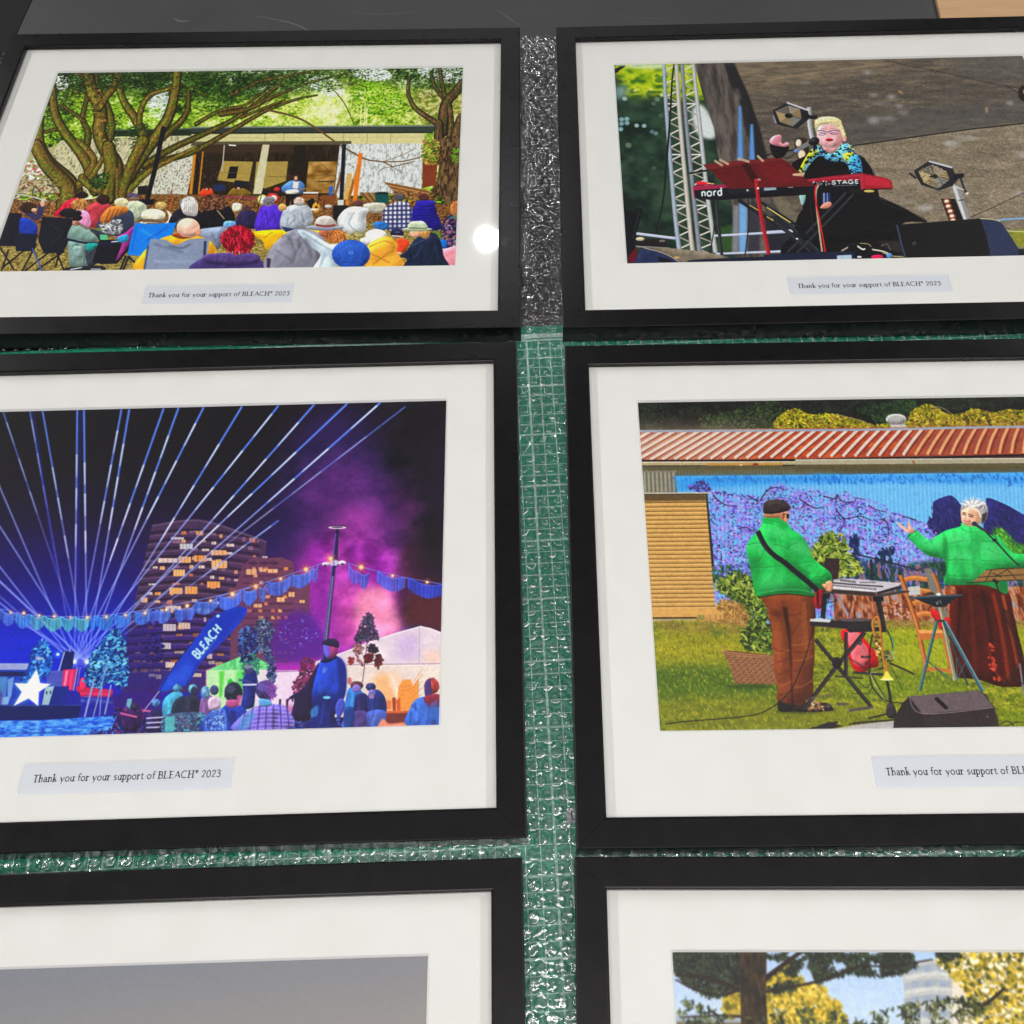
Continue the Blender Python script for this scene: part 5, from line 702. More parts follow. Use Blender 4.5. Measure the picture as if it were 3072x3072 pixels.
    def body(q, c, h=None, hc=None):
        P.poly(q, c, sm=True); b = np.array(q); x0, y0 = b.min(0); x1, y1 = b.max(0); P.line([(x0+.3*(x1-x0), y0+.25*(y1-y0)), (x0+.25*(x1-x0), y0+.8*(y1-y0))], (x1-x0)*.1, tuple(min(255, v*1.45+14) for v in c), .6, b=4); P.line([(x0+.7*(x1-x0), y0+.3*(y1-y0)), (x0+.72*(x1-x0), y1)], (x1-x0)*.12, tuple(v*.55 for v in c), .6, b=4)
        if h: P.folds(q, c); P.ell(h[0], h[1], h[2], h[3], hc); P.hair(h[0], h[1], h[2], h[3], hc); P.ell(h[0]-h[2]*.3, h[1]-h[3]*.3, h[2]*.5, h[3]*.4, tuple(min(255, v*1.6+20) for v in hc), .6, b=5)
    P.dots(P.mask([(900, 1240), (1000, 1220), (1160, 1260), (1140, 1400), (900, 1400)], 6), 200, 5, [(34, 24, 74), (120, 50, 110), (60, 50, 140), (20, 16, 50)])
    body([(970, 1250), (1020, 1220), (1090, 1240), (1100, 1320), (1050, 1400), (940, 1390), (900, 1290)], (54, 28, 84), (1040, 1210, 34, 34), (44, 40, 70)); P.line([(930, 1260), (1060, 1290)], 16, (196, 96, 150)); P.line([(1100, 1240), (1220, 1250)], 18, (180, 90, 150)); P.line([(905, 1290), (950, 1380)], 22, (24, 30, 90))
    body([(1170, 1240), (1240, 1225), (1276, 1290), (1270, 1400), (1110, 1400), (1120, 1330)], (40, 36, 84), (1206, 1180, 34, 32), (70, 110, 170)); [P.line([(1130, 1300+k*36), (1270, 1290+k*38)], 12, (206, 190, 226), .9) for k in range(3)]
    body([(1256, 1180), (1330, 1100), (1400, 1100), (1424, 1170), (1420, 1300), (1280, 1330)], (70, 150, 186), (1370, 1066, 34, 30), (70, 120, 150)); P.poly([(1340, 1180), (1420, 1130), (1430, 1270), (1330, 1280)], (40, 50, 70), sm=True)
    body([(1420, 1150), (1490, 1110), (1540, 1140), (1545, 1280), (1430, 1280)], (42, 44, 66), (1490, 1075, 34, 40), (90, 150, 180)); P.ell(1500, 1090, 26, 36, (44, 52, 76))
    body([(1550, 1160), (1600, 1120), (1650, 1150), (1640, 1320), (1545, 1320)], (120, 86, 140), (1586, 1100, 34, 50), (90, 130, 170)); P.poly([(1610, 1160), (1660, 1130), (1700, 1160), (1700, 1220), (1620, 1235)], (200, 170, 200), sm=True); P.ell(1656, 1082, 34, 38, (66, 70, 110))
    P.poly([(1280, 1290), (1340, 1260), (1580, 1260), (1600, 1400), (1270, 1420)], (60, 70, 100), sm=True); P.dots(P.mask([(1280, 1290), (1600, 1270), (1600, 1400), (1270, 1410)]), 300, 4, [(90, 170, 180), (40, 50, 90), (110, 90, 130), (70, 120, 170)]); P.poly([(1275, 1300), (1350, 1280), (1350, 1400), (1275, 1410)], (90, 190, 190), .8, b=5)
    D()
    body([(200, 1130), (250, 1050), (300, 1070), (318, 1160), (300, 1230), (280, 1340), (190, 1350), (205, 1230)], (32, 44, 120), (250, 1048, 34, 40), (66, 60, 110)); P.poly([(215, 1020), (282, 1018), (286, 1040), (210, 1044)], (120, 140, 150)); P.line([(170, 1132), (230, 1140), (300, 1165)], 14, (60, 70, 140)); P.line([(200, 1170), (310, 1168)], 14, (206, 200, 226)); P.line([(200, 1340), (190, 1360)], 20, (24, 30, 80))
    for x in (490, 545): P.line([(x, 1280), (x-4, 1420)], 16, (48, 30, 56), sm=False)
    P.line([(545, 1300), (570, 1270), (590, 1300)], 12, (54, 36, 70)); P.poly([(470, 1330), (760, 1330), (760, 1380), (470, 1400)], (170, 80, 150), .6, b=8)
    body([(995, 1290), (1020, 1200), (1080, 1190), (1140, 1240), (1180, 1300), (1150, 1380), (1000, 1370)], (48, 110, 180), (1082, 1176, 50, 34), (80, 44, 60)); P.ell(1080, 1200, 34, 30, (120, 110, 190)); P.ell(1026, 1140, 16, 30, (190, 110, 110)); body([(1060, 1330), (1080, 1250), (1150, 1240), (1190, 1320), (1160, 1400), (1070, 1400)], (38, 36, 92)); P.poly([(1060, 1380), (1160, 1380), (1150, 1490), (1060, 1490)], (76, 60, 120), sm=True); P.poly([(985, 1360), (1060, 1350), (1050, 1490), (990, 1490)], (30, 60, 130), sm=True)
    body([(1160, 1290), (1190, 1220), (1250, 1210), (1300, 1270), (1312, 1370), (1270, 1410), (1180, 1400)], (32, 46, 110), (1190, 1186, 38, 30), (34, 44, 90)); P.ell(1200, 1235, 28, 30, (110, 100, 170)); P.ell(1195, 1262, 22, 16, (150, 120, 170)); P.poly([(1165, 1380), (1300, 1370), (1290, 1480), (1180, 1490)], (70, 90, 170), sm=True); P.line([(1230, 1390), (1200, 1480)], 10, (120, 140, 210), .8, b=3)
    P.poly([(1255, 1470), (1290, 1430), (1330, 1470), (1450, 1460), (1450, 1500), (1255, 1500)], (240, 150, 110), .9, b=5, sm=True)
    body([(1465, 1480), (1490, 1360), (1530, 1290), (1610, 1260), (1700, 1270), (1760, 1320), (1760, 1500)], (52, 92, 176), (1660, 1180, 58, 62), (150, 54, 52)); P.poly([(1610, 1150), (1650, 1130), (1660, 1290), (1620, 1280), (1604, 1220)], (70, 52, 110), sm=True); P.poly([(1600, 1270), (1690, 1240), (1740, 1260), (1720, 1330), (1640, 1350)], (126, 40, 60), sm=True); P.poly([(1560, 1280), (1640, 1330), (1710, 1280), (1700, 1440), (1560, 1450)], (70, 120, 210), .6, b=10); P.line([(1640, 1300), (1640, 1460)], 7, (30, 60, 130), .8, b=3)
    # walking man with a coat over his arm
    P.poly([(790, 1000), (730, 1100), (660, 1200), (560, 1268), (600, 1290), (575, 1420), (640, 1450), (720, 1440), (740, 1330), (760, 1200)], (36, 26, 62), sm=True)
    P.poly([(745, 1240), (940, 1250), (950, 1350), (910, 1410), (930, 1500), (715, 1500), (740, 1400)], (26, 34, 104), sm=True); P.line([(830, 1300), (800, 1480)], 14, (54, 76, 170), .6, b=6); P.line([(880, 1380), (910, 1480)], 10, (14, 16, 54), .8, b=4)
    P.poly([(760, 1110), (800, 990), (850, 965), (930, 950), (985, 1000), (1002, 1080), (1000, 1200), (975, 1290), (930, 1268), (745, 1262), (745, 1180)], (34, 66, 176), sm=True); P.poly([(930, 960), (985, 1000), (1002, 1090), (990, 1240), (950, 1270), (940, 1120)], (26, 38, 120), .9, b=8, sm=True); P.line([(830, 1030), (820, 1080), (850, 1040)], 12, (110, 150, 220), .8, b=3); P.line([(790, 1120), (800, 1240)], 14, (56, 100, 214), .7, b=6); P.poly([(800, 985), (900, 940), (930, 960), (850, 1000)], (24, 28, 80), sm=True)
    P.poly([(915, 1350), (945, 1280), (985, 1290), (985, 1360), (940, 1430)], (70, 80, 180), sm=True); P.ell(850, 1268, 30, 12, (110, 190, 230)); P.poly([(725, 1370), (780, 1330), (780, 1400), (735, 1420)], (60, 130, 200), .8, b=4, sm=True)
    P.poly([(825, 870), (870, 850), (930, 880), (935, 920), (900, 960), (850, 965), (830, 920)], (150, 60, 120), sm=True); P.poly([(826, 868), (860, 860), (872, 950), (846, 958), (830, 925)], (104, 96, 214), sm=True); P.poly([(812, 842), (850, 818), (910, 814), (945, 845), (938, 885), (900, 876), (830, 860)], (42, 36, 66), sm=True)
    # front heads
    body([(-120, 1520), (-60, 1400), (40, 1350), (90, 1310), (160, 1320), (230, 1370), (220, 1520)], (34, 56, 148), (130, 1228, 70, 78), (38, 42, 62)); P.poly([(160, 1250), (200, 1250), (180, 1330), (150, 1340)], (196, 90, 150), .9, b=5); P.poly([(80, 1290), (160, 1290), (150, 1340), (80, 1340)], (170, 80, 130), sm=True); P.poly([(-100, 1400), (40, 1370), (30, 1500), (-100, 1520)], (70, 110, 200), .7, b=8)
    body([(130, 1520), (180, 1420), (260, 1360), (330, 1330), (450, 1320), (540, 1350), (580, 1500)], (112, 104, 196), (378, 1212, 78, 76), (66, 54, 110)); P.dots(P.mask([(380, 1150), (450, 1180), (450, 1270), (400, 1280)], 5), 80, 5, [(150, 80, 170), (100, 60, 150)], 3.5, .7); P.poly([(330, 1280), (410, 1290), (420, 1330), (340, 1340)], (90, 150, 200), sm=True)
    m = P.mask([(130, 1520), (180, 1420), (260, 1360), (330, 1330), (450, 1320), (540, 1350), (580, 1500)]); t0 = P.c.copy()
    for k in range(6): P.line([(180, 1370+k*32), (380, 1345+k*32), (600, 1360+k*30)], 9, (190, 150, 230), .85)
    for k in range(7): P.line([(230+k*52, 1330), (190+k*62, 1520)], 10, (50, 40, 110), .7)
    P.poly([(150, 1520), (190, 1420), (270, 1370), (300, 1400), (230, 1520)], (70, 150, 200), .6, b=10); P.c = t0*(1-m[..., None])+P.c*m[..., None]
    C(); P.poly([(1590, 1420), (1610, 1280), (1660, 1240), (1740, 1240), (1740, 1420)], (90, 130, 210), .9, b=3, sm=True); P.dots(P.mask([(1590, 1400), (1620, 1260), (1720, 1250), (1720, 1400)]), 160, 4, [(60, 100, 200), (130, 170, 220), (50, 60, 150)])
    P.grain(np.ones((P.h, P.w), np.float32), .03, 3)
def paint_mural_duo(P):
    A = lambda: P.view(1850, 1150, .33644); B = lambda: P.view(2450, 1150, .32195); C = lambda: P.view(1850, 1700, .33644); D = lambda: P.view(2450, 1700, .32195); Z = lambda: P.view(0, 0, 1.)
    full = np.ones((P.h, P.w), np.float32)
    P.fill(full, P.ramp(P.noise(30)*.5+P.noise(5)*.5, [(18, 20, 18), (30, 32, 28), (50, 58, 40)], .2, .9))
    A(); P.dots(P.mask([(760, 380), (800, 280), (1000, 260), (1350, 160), (1520, 240), (1560, 400), (1150, 410)], 20), 500, 5, [(50, 68, 40), (38, 48, 32), (66, 84, 48)]); P.dots(P.mask([(240, 200), (380, 180), (400, 400), (230, 400)], 20), 160, 5, [(46, 56, 40), (34, 40, 30)])
    P.line([(450, 160), (460, 400)], 24, (44, 42, 38), .7, b=8)
    B(); P.dots(P.mask([(380, 240), (860, 160), (940, 200), (840, 300), (560, 380), (520, 300)], 16), 420, 5, [(40, 60, 36), (28, 44, 28), (54, 78, 44)]); P.dots(P.mask([(1130, 150), (1500, 140), (1500, 240), (1200, 240)], 16), 220, 5, [(46, 58, 40), (34, 40, 30)])
    for q in ([(-340, 300), (-200, 240), (-60, 290), (60, 290), (160, 285), (300, 320), (540, 420), (-340, 430)], [(580, 430), (640, 380), (840, 340), (880, 270), (980, 205), (1060, 195), (1120, 230), (1240, 290), (1340, 280), (1480, 240), (1640, 270), (1800, 240), (1900, 250), (2600, 240), (5200, 260), (5200, 440)]):
        m = P.mask(q, 4); P.fill(m, P.ramp(P.noise(10), [(60, 64, 16), (128, 124, 26), (176, 164, 44), (150, 110, 44)], .2, .85)); P.dots(m, 1500 if len(q) > 9 else 420, 4.6, [(186, 178, 34), (120, 120, 20), (60, 66, 18), (206, 196, 60), (150, 112, 50)])
    P.line([(150, 290), (300, 320), (420, 350), (550, 416)], 7, (150, 130, 100)); P.line([(1080, 215), (1180, 235), (1260, 290)], 7, (140, 130, 100))
    P.poly([(692, 370), (820, 368), (832, 412), (684, 414)], (196, 194, 192)); P.ell(740, 338, 96, 50, (190, 190, 188)); P.ell(740, 318, 84, 30, (222, 222, 218), b=6)
    for k in range(11): P.line([(662+k*15, 318-18*math.sin(k*.3)), (676+k*13, 386)], 6, (86, 84, 82), .8)
    # ribbed iron roof
    Z(); P.poly([(1500, 1292), (1920, 1291), (2450, 1285), (3072, 1280), (4200, 1272), (4200, 1362), (3072, 1362), (2450, 1376), (1925, 1382), (1500, 1386)], (172, 84, 58))
    m = P.mask([(1500, 1292), (1920, 1291), (2450, 1285), (3072, 1280), (4200, 1272), (4200, 1362), (3072, 1362), (2450, 1376), (1925, 1382), (1500, 1386)], 0, False)
    P.fill(m, P.ramp(P.noise(50, 14), [(196, 72, 30), (150, 58, 46), (206, 96, 44)], .2, .8), .7)
    P.poly([(1700, 1290), (2200, 1288), (2350, 1300), (2150, 1384), (1700, 1386)], (196, 170, 152), .75, b=36); P.poly([(2750, 1285), (4200, 1275), (4200, 1365), (2700, 1370)], (142, 78, 70), .75, b=30)
    for k in range(-10, 62):
        xb = 1951+k*36.1; f = (xb-1951)/1088.; sh = 146-125*f if f > 0 else 146; yb = 1379-19*max(0, f); yt = 1294-12*max(0, f); cc = (216, 198, 186) if f < .7 else (214, 158, 112)
        P.line([(xb+5, yb), (xb+5+sh*.5, (yb+yt)/2-1), (xb+sh+4, yt)], 11, (120, 48, 28), .8); P.line([(xb, yb), (xb+sh*.5-4*f, (yb+yt)/2), (xb+sh, yt)], 9, cc)
    P.line([(1500, 1293), (1920, 1294), (2450, 1291), (2700, 1288), (3072, 1281), (4200, 1276)], 7, (150, 160, 176))
    A(); P.line([(225, 690), (1932, 685)], 12, (26, 18, 16), sm=False); B(); P.line([(0, 712), (1000, 700), (1932, 668), (5200, 660)], 16, (30, 22, 20), sm=False)
    A(); P.line([(-400, 722), (1932, 712)], 26, (176, 160, 120), sm=False); P.line([(-400, 708), (1932, 698)], 7, (226, 220, 206), sm=False); P.poly([(800, 712), (1480, 706), (1480, 736), (800, 738)], (190, 140, 64), .7); P.ell(1240, 725, 26, 13, (130, 60, 36)); P.ell(1110, 728, 14, 10, (206, 190, 160))
    B(); P.poly([(-200, 712), (1932, 700), (5200, 700), (5200, 742), (1932, 746), (-200, 760)], (168, 160, 136)); P.line([(-200, 714), (1932, 700), (5200, 700)], 8, (214, 208, 196), sm=False); P.line([(896, 722), (910, 748)], 18, (150, 90, 50))
    # iron wall and the mural
    A(); P.poly([(-400, 745), (1932, 735), (1932, 840), (-400, 860)], (92, 86, 62)); B(); P.poly([(-200, 758), (5200, 740), (5200, 850), (-200, 870)], (96, 88, 60)); 
    for k in range(118): B(); P.line([(-190+k*26, 770), (-182+k*26, 850)], 10, (62, 58, 38), .7, b=2); 
    A()
    for k in range(60): P.line([(250+k*28, 770), (254+k*28, 840)], 9, (150, 144, 112), .5, b=2)
    P.poly([(-400, 790), (532, 780), (536, 985), (-400, 990)], (128, 124, 108)); [P.line([(-380+k*37, 795), (-372+k*37, 980)], 15, (172, 168, 150), .8, b=3) for k in range(25)]; [P.line([(-362+k*37, 795), (-354+k*37, 980)], 9, (70, 68, 54), .7, b=2) for k in range(25)]
    B(); mu = [(-1310, 868), (-190, 858), (0, 852), (1932, 832), (5200, 824), (5200, 2120), (-900, 2120), (-1000, 990), (-1310, 990)]
    A(); mq = [(530, 828), (1932, 815), (2100, 815), (2100, 2400), (900, 2400), (800, 985), (540, 975)]; P.poly(mq, (112, 184, 232)); B(); P.poly([(-60, 856), (0, 852), (1932, 832), (5200, 824), (5200, 2300), (-60, 2300)], (116, 188, 234))
    A(); m1 = P.mask(mq, 0, False); B(); m2 = P.mask([(-60, 856), (0, 852), (1932, 832), (5200, 824), (5200, 2300), (-60, 2300)], 0, False); mm = np.maximum(m1, m2)
    A(); P.poly([(530, 828), (2000, 815), (2000, 880), (1400, 900), (900, 930), (540, 960)], (52, 150, 222), .8, b=18); B(); P.poly([(-60, 852), (1932, 832), (5200, 824), (5200, 920), (1932, 950), (800, 930), (-60, 930)], (66, 156, 226), .8, b=16)
    P.dots(P.mask([(0, 860), (1932, 840), (3400, 840), (3400, 940), (1932, 960), (1650, 900), (1000, 930), (0, 930)], 6), 420, 6, [(26, 92, 186), (36, 110, 200)], 3., .55, 1.5)
    A(); P.dots(P.mask([(560, 840), (1900, 830), (1900, 880), (700, 870)], 6), 160, 6, [(40, 110, 200)], 3., .4, 1.5)
    # dark hills in the mural
    B(); P.poly([(1030, 1320), (1050, 1265), (1082, 1240), (1084, 1120), (1130, 1080), (1240, 1046), (1300, 1080), (1345, 1140), (1400, 1200), (1500, 1500), (1250, 1500), (1100, 1420)], (36, 33, 84), sm=True); P.poly([(1575, 1110), (1600, 1070), (1690, 1100), (1800, 1150), (1932, 1225), (2100, 1300), (2400, 1500), (2400, 1750), (1700, 1750), (1560, 1400)], (36, 33, 86), sm=True)
    P.dots(P.mask([(1040, 1300), (1090, 1130), (1240, 1060), (1340, 1150), (1350, 1400), (1120, 1400)]), 200, 8, [(56, 50, 130), (34, 34, 76), (60, 60, 110)], 4, .6, 1.5); P.dots(P.mask([(1600, 1100), (1932, 1250), (2300, 1480), (2300, 1600), (1700, 1500)]), 260, 8, [(60, 54, 136), (34, 34, 76)], 4, .6, 1.5)
    q = [(1640, 1400), (1750, 1370), (1900, 1500), (2400, 1560), (2400, 2100), (1700, 2000)]; P.poly(q, (70, 140, 40), b=12, sm=True); P.dots(P.mask(q), 500, 6, [(96, 180, 40), (40, 90, 30), (130, 200, 60), (40, 50, 90)], 3, .9, 1.5)
    # wisteria
    A(); w1 = [(830, 1000), (900, 960), (1080, 990), (1230, 1000), (1300, 1040), (1340, 960), (1440, 890), (1540, 930), (1740, 940), (1932, 1010), (2100, 1060), (2100, 2300), (860, 2200), (840, 1500)]
    B(); w2 = [(-60, 1010), (0, 1000), (180, 1040), (380, 1060), (560, 1110), (740, 1200), (900, 1270), (1050, 1330), (1120, 1420), (1200, 1640), (1210, 1900), (-60, 1900)]
    A(); ma = P.mask(w1, 12); B(); mb = P.mask(w2, 12); mw = np.maximum(ma, mb); n1 = P.noise(14, 12); n2 = P.noise(5, 6)
    P.fill(mw*np.clip((n1*.4+n2*.6-.44)*8, 0, 1), P.ramp(P.noise(8), [(104, 82, 196), (150, 128, 226), (186, 146, 216), (126, 150, 232)], .2, .8), .9)
    P.dots(mw, 4200, 3.2, [(120, 92, 206), (156, 128, 228), (196, 150, 216), (84, 60, 176), (140, 176, 238), (206, 170, 226)], 1.7, .8); P.dots(mw*(P.noise(20, 20) > .5), 1300, 3.6, [(34, 26, 66), (52, 38, 92), (28, 22, 44)], 3.5, .9)
    A(); P.dots(P.mask([(640, 930), (770, 870), (850, 960), (700, 960)], 8), 120, 4, [(140, 110, 220), (70, 50, 140), (60, 44, 90)], 2.4)
    for q in ([(740, 880), (800, 910), (840, 960)], [(1280, 1050), (1310, 1000), (1350, 950), (1430, 930), (1520, 960)], [(1170, 1000), (1230, 1040), (1270, 1060)], [(860, 1000), (960, 1080), (1080, 1100)], [(1090, 1300), (1160, 1285), (1230, 1330)], [(1640, 1040), (1760, 1110), (1850, 1100)]): P.line(q, 11, (48, 36, 50), w2=5)
    B()
    for q in ([(60, 1050), (180, 1080), (190, 1040), (240, 1100), (350, 1105), (370, 1070), (450, 1085)], [(480, 1140), (560, 1180), (650, 1200)], [(180, 1170), (260, 1260), (400, 1240), (520, 1280)], [(800, 1240), (880, 1260), (960, 1300)], [(600, 1270), (660, 1300), (670, 1400)], [(200, 1400), (260, 1300), (250, 1260)]): P.line(q, 11, (50, 38, 54), w2=6)
    P.dots(P.mask([(320, 1440), (390, 1440), (390, 1620), (420, 1780), (540, 1640), (600, 1560), (720, 1530), (700, 1650), (740, 1870), (400, 1870), (320, 1560)], 4), 420, 7, [(34, 38, 100), (28, 60, 66), (20, 30, 70)], 3., .9, 1.5)
    for k in range(92): Z(); P.line([(2010+k*12.4, 1436), (2018+k*12.6, 1900)], 2.6, (40, 70, 130), .3, b=1)
    # lower mural and rusted base
    D(); q = [(180, -20), (480, -60), (800, -20), (1220, -60), (2600, -60), (2600, 320), (180, 320)]; m = P.mask(q, 16); P.fill(m, P.ramp(P.noise(9, 22), [(24, 44, 40), (50, 96, 50), (30, 40, 90), (130, 130, 190), (150, 90, 60)], .2, .85), .9)
    q = [(160, 250), (800, 230), (1230, 210), (2600, 150), (2600, 520), (1600, 560), (900, 540), (160, 540)]; m = P.mask(q, 8, False); P.fill(m, P.ramp(P.noise(7, 20), [(92, 44, 24), (160, 84, 46), (206, 140, 100), (150, 160, 190)], .2, .95), .95); 
    for k in range(70): P.line([(170+k*30, 300), (176+k*30, 520)], 8, (84, 40, 22), .45, b=2)
    P.dots(P.mask([(600, 350), (850, 350), (860, 480), (620, 490)], 6), 90, 5, [(214, 170, 140), (120, 60, 40)], 4.)
    q = [(100, 500), (900, 500), (1260, 520), (2600, 500), (2600, 620), (100, 610)]; m = P.mask(q, 8); P.fill(m, P.ramp(P.noise(9, 4), [(110, 84, 50), (170, 136, 84), (120, 110, 40)], .2, .8)); 
    C(); q = [(860, 380), (940, 300), (1160, 340), (1200, 480), (1160, 600), (760, 560), (640, 480)]; m = P.mask(q, 10); P.fill(m, P.ramp(P.noise(7, 7), [(110, 84, 44), (196, 156, 84), (150, 112, 60)], .2, .8)); P.dots(m, 300, 6, [(206, 170, 100), (150, 110, 60), (120, 84, 44)], 4)
    # roller door
    A(); P.poly([(100, 990), (797, 988), (828, 1300), (862, 1783), (888, 2100), (100, 2200)], (205, 164, 96)); P.poly([(100, 985), (800, 985), (806, 1050), (100, 1060)], (96, 78, 50), b=8)
    for k in range(29):
        y = 1062+k*38.6; xr = 800+(y-990)*.083; P.line([(100, y+6), (xr, y)], 7, (84, 60, 32), sm=False); P.line([(100, y+16), (xr, y+10)], 9, (228, 190, 124), .8, b=2, sm=False); P.line([(100, y-6), (xr, y-12)], 10, (168, 126, 66), .6, b=3, sm=False)
    P.poly([(796, 990), (810, 990), (860, 1500), (880, 1780), (864, 1783), (838, 1500)], (44, 40, 40)); P.line([(100, 983), (848, 978)], 12, (196, 192, 176), sm=False); P.line([(100, 991), (820, 988)], 6, (40, 34, 28), sm=False)
    C(); P.poly([(-200, 384), (884, 380), (956, 420), (950, 474), (720, 455), (-200, 462)], (206, 160, 92)); P.line([(-200, 462), (716, 456)], 13, (40, 28, 24), sm=False); P.line([(-200, 480), (716, 474)], 15, (170, 168, 160), sm=False); P.poly([(720, 432), (950, 422), (950, 472), (730, 474)], (198, 152, 90)); [P.line([(x, 430), (x+4, 470)], 5, (120, 84, 44)) for x in (780, 832, 884, 924)]; P.poly([(720, 432), (780, 430), (782, 474), (724, 474)], (130, 130, 70), .8)
    # lawn
    D(); pass
    Z(); lawn = [(1500, 1868), (1960, 1864), (2080, 1862), (2250, 1880), (2660, 1884), (2900, 1890), (4200, 1886), (4200, 2400), (1500, 2400)]; m = P.mask(lawn, 5, False)
    P.fill(m, P.ramp(P.noise(30, 8)*.5+P.noise(4, 3)*.5, [(84, 96, 22), (128, 134, 30), (176, 172, 44)], .2, .8))
    for q, c, a, b in (([(1600, 1900), (2350, 1900), (2420, 2000), (1600, 2000)], (164, 152, 30), .6, 14), ([(1600, 2000), (2200, 1994), (2400, 2010), (2400, 2090), (1600, 2110)], (66, 96, 20), .8, 16), ([(1600, 2110), (2300, 2100), (2900, 2140), (4200, 2200), (4200, 2400), (1600, 2400)], (112, 116, 22), .7, 20), ([(2600, 1885), (4200, 1880), (4200, 1990), (2700, 2010)], (164, 172, 34), .75, 14), ([(2560, 2000), (2900, 2040), (2900, 2100), (2500, 2080)], (104, 132, 26), .6, 16), ([(1950, 1866), (2240, 1862), (2240, 1905), (2000, 1895)], (150, 118, 70), .6, 8), ([(2130, 1885), (2180, 1885), (2180, 1905), (2130, 1905)], (70, 100, 30), .6, 8), ([(3000, 2130), (4200, 2140), (4200, 2200), (3000, 2180)], (120, 140, 24), .7, 14)): P.poly(q, c, a, b)
    P.dots(m, 9000, 4.2, [(150, 150, 40), (84, 104, 24), (186, 182, 70), (60, 80, 20), (120, 134, 34), (170, 160, 50)], 3.4, .5, 1.35)
    # shrubs
    def leaves(q, n, s, cols): P.dots(P.mask(q, 6), n, s, cols, 3.2, .95)
    gc = [(88, 116, 34), (140, 156, 56), (48, 66, 26), (170, 180, 84), (66, 92, 30), (34, 44, 22)]
    C(); P.dots(P.mask([(880, 0), (1250, 0), (1250, 100), (890, 120)], 6), 160, 6, [(50, 100, 40), (120, 110, 210), (40, 60, 100)], 2)
    leaves([(880, 160), (960, 100), (1080, 60), (1200, 100), (1260, 260), (1340, 300), (1400, 520), (1400, 760), (1280, 740), (1140, 740), (1130, 560), (1190, 480), (1120, 330), (960, 250)], 1150, 7, gc)
    for q in ([(1380, 770), (1300, 650), (1200, 560), (1120, 560)], [(1380, 700), (1240, 640), (1180, 720)], [(1300, 560), (1200, 420), (1130, 300)]): P.line(q, 6, (60, 56, 34))
    B(); leaves([(60, 1400), (140, 1420), (240, 1410), (290, 1520), (330, 1620), (420, 1700), (400, 1780), (200, 1800), (140, 1780), (-60, 1700), (-100, 1560), (20, 1500)], 620, 7, gc[:4]+[(184, 190, 90)]); A(); leaves([(1760, 1480), (1850, 1360), (1932, 1340), (1960, 1600), (1800, 1620)], 260, 7, gc[:4])
    # basket
    C(); q = [(950, 752), (1010, 748), (1420, 792), (1430, 1052), (1150, 1050), (1052, 1036), (1010, 880)]; P.poly(q, (112, 72, 48)); m = P.mask(q, 0, False); t0 = P.c.copy()
    for k in range(17): 
        for j in range(26): x = 980+j*19+(k % 2)*9; y = 800+k*16+(x-980)*.04; P.line([(x, y), (x+8, y-3), (x+15, y)], 8, [(176, 130, 92), (150, 104, 70), (196, 152, 112)][(j+k) % 3])
    P.c = t0*(1-m[..., None])+P.c*m[..., None]; [P.line([(945, 758+k*9), (1100, 776+k*8), (1400, 800+k*8)], 9, [(186, 140, 100), (120, 78, 50), (166, 120, 84)][k]) for k in range(3)]; P.line([(952, 705), (962, 750)], 15, (176, 116, 80))
    P.ell(1180, 1066, 200, 22, (44, 66, 16), .7, b=10)
    # man in green jacket, seen from behind
    P.ell(1620, 1292, 200, 20, (50, 60, 14), .7, b=8)
    pq = [(1312, 230), (1745, 230), (1765, 330), (1775, 480), (1762, 640), (1766, 800), (1752, 960), (1755, 1100), (1735, 1200), (1660, 1235), (1580, 1246), (1500, 1230), (1428, 1190), (1436, 1060), (1400, 900), (1408, 800), (1385, 700), (1390, 600), (1366, 480), (1340, 380)]
    P.poly(pq, (112, 56, 28), sm=True); P.poly([(1480, 360), (1520, 360), (1548, 560), (1560, 760), (1562, 1000), (1580, 1230), (1560, 1230), (1550, 900), (1530, 640), (1500, 480)], (48, 20, 10), .9, b=6)
    P.poly([(1370, 380), (1480, 400), (1470, 460), (1380, 440)], (84, 36, 16), .7, b=14); P.poly([(1640, 300), (1700, 330), (1740, 700), (1720, 900), (1660, 700)], (164, 92, 44), .7, b=22); P.poly([(1410, 480), (1460, 500), (1480, 800), (1440, 900)], (158, 84, 40), .7, b=20)
    for a, b, c in (((1400, 720), (1520, 760), 0), ((1400, 770), (1540, 740), 1), ((1420, 850), (1550, 800), 0), ((1560, 700), (1740, 660), 1), ((1570, 760), (1750, 740), 0), ((1580, 840), (1760, 790), 1), ((1440, 960), (1560, 900), 0), ((1580, 930), (1750, 880), 0), ((1440, 1060), (1560, 1020), 1), ((1590, 1080), (1750, 1010), 1), ((1440, 1140), (1570, 1100), 0), ((1590, 1160), (1740, 1100), 0), ((1560, 600), (1640, 480), 0), ((1520, 430), (1660, 400), 0), ((1700, 330), (1720, 700), 0)): P.line([a, ((a[0]+b[0])/2, (a[1]+b[1])/2+14), b], 10, ((84, 36, 14), (176, 104, 56))[c], .7, b=4)
    P.line([(1770, 360), (1752, 520), (1710, 720), (1640, 920), (1560, 1090), (1450, 1210), (1280, 1308), (1100, 1340), (900, 1358), (640, 1378), (440, 1402)], 8, (26, 24, 20))
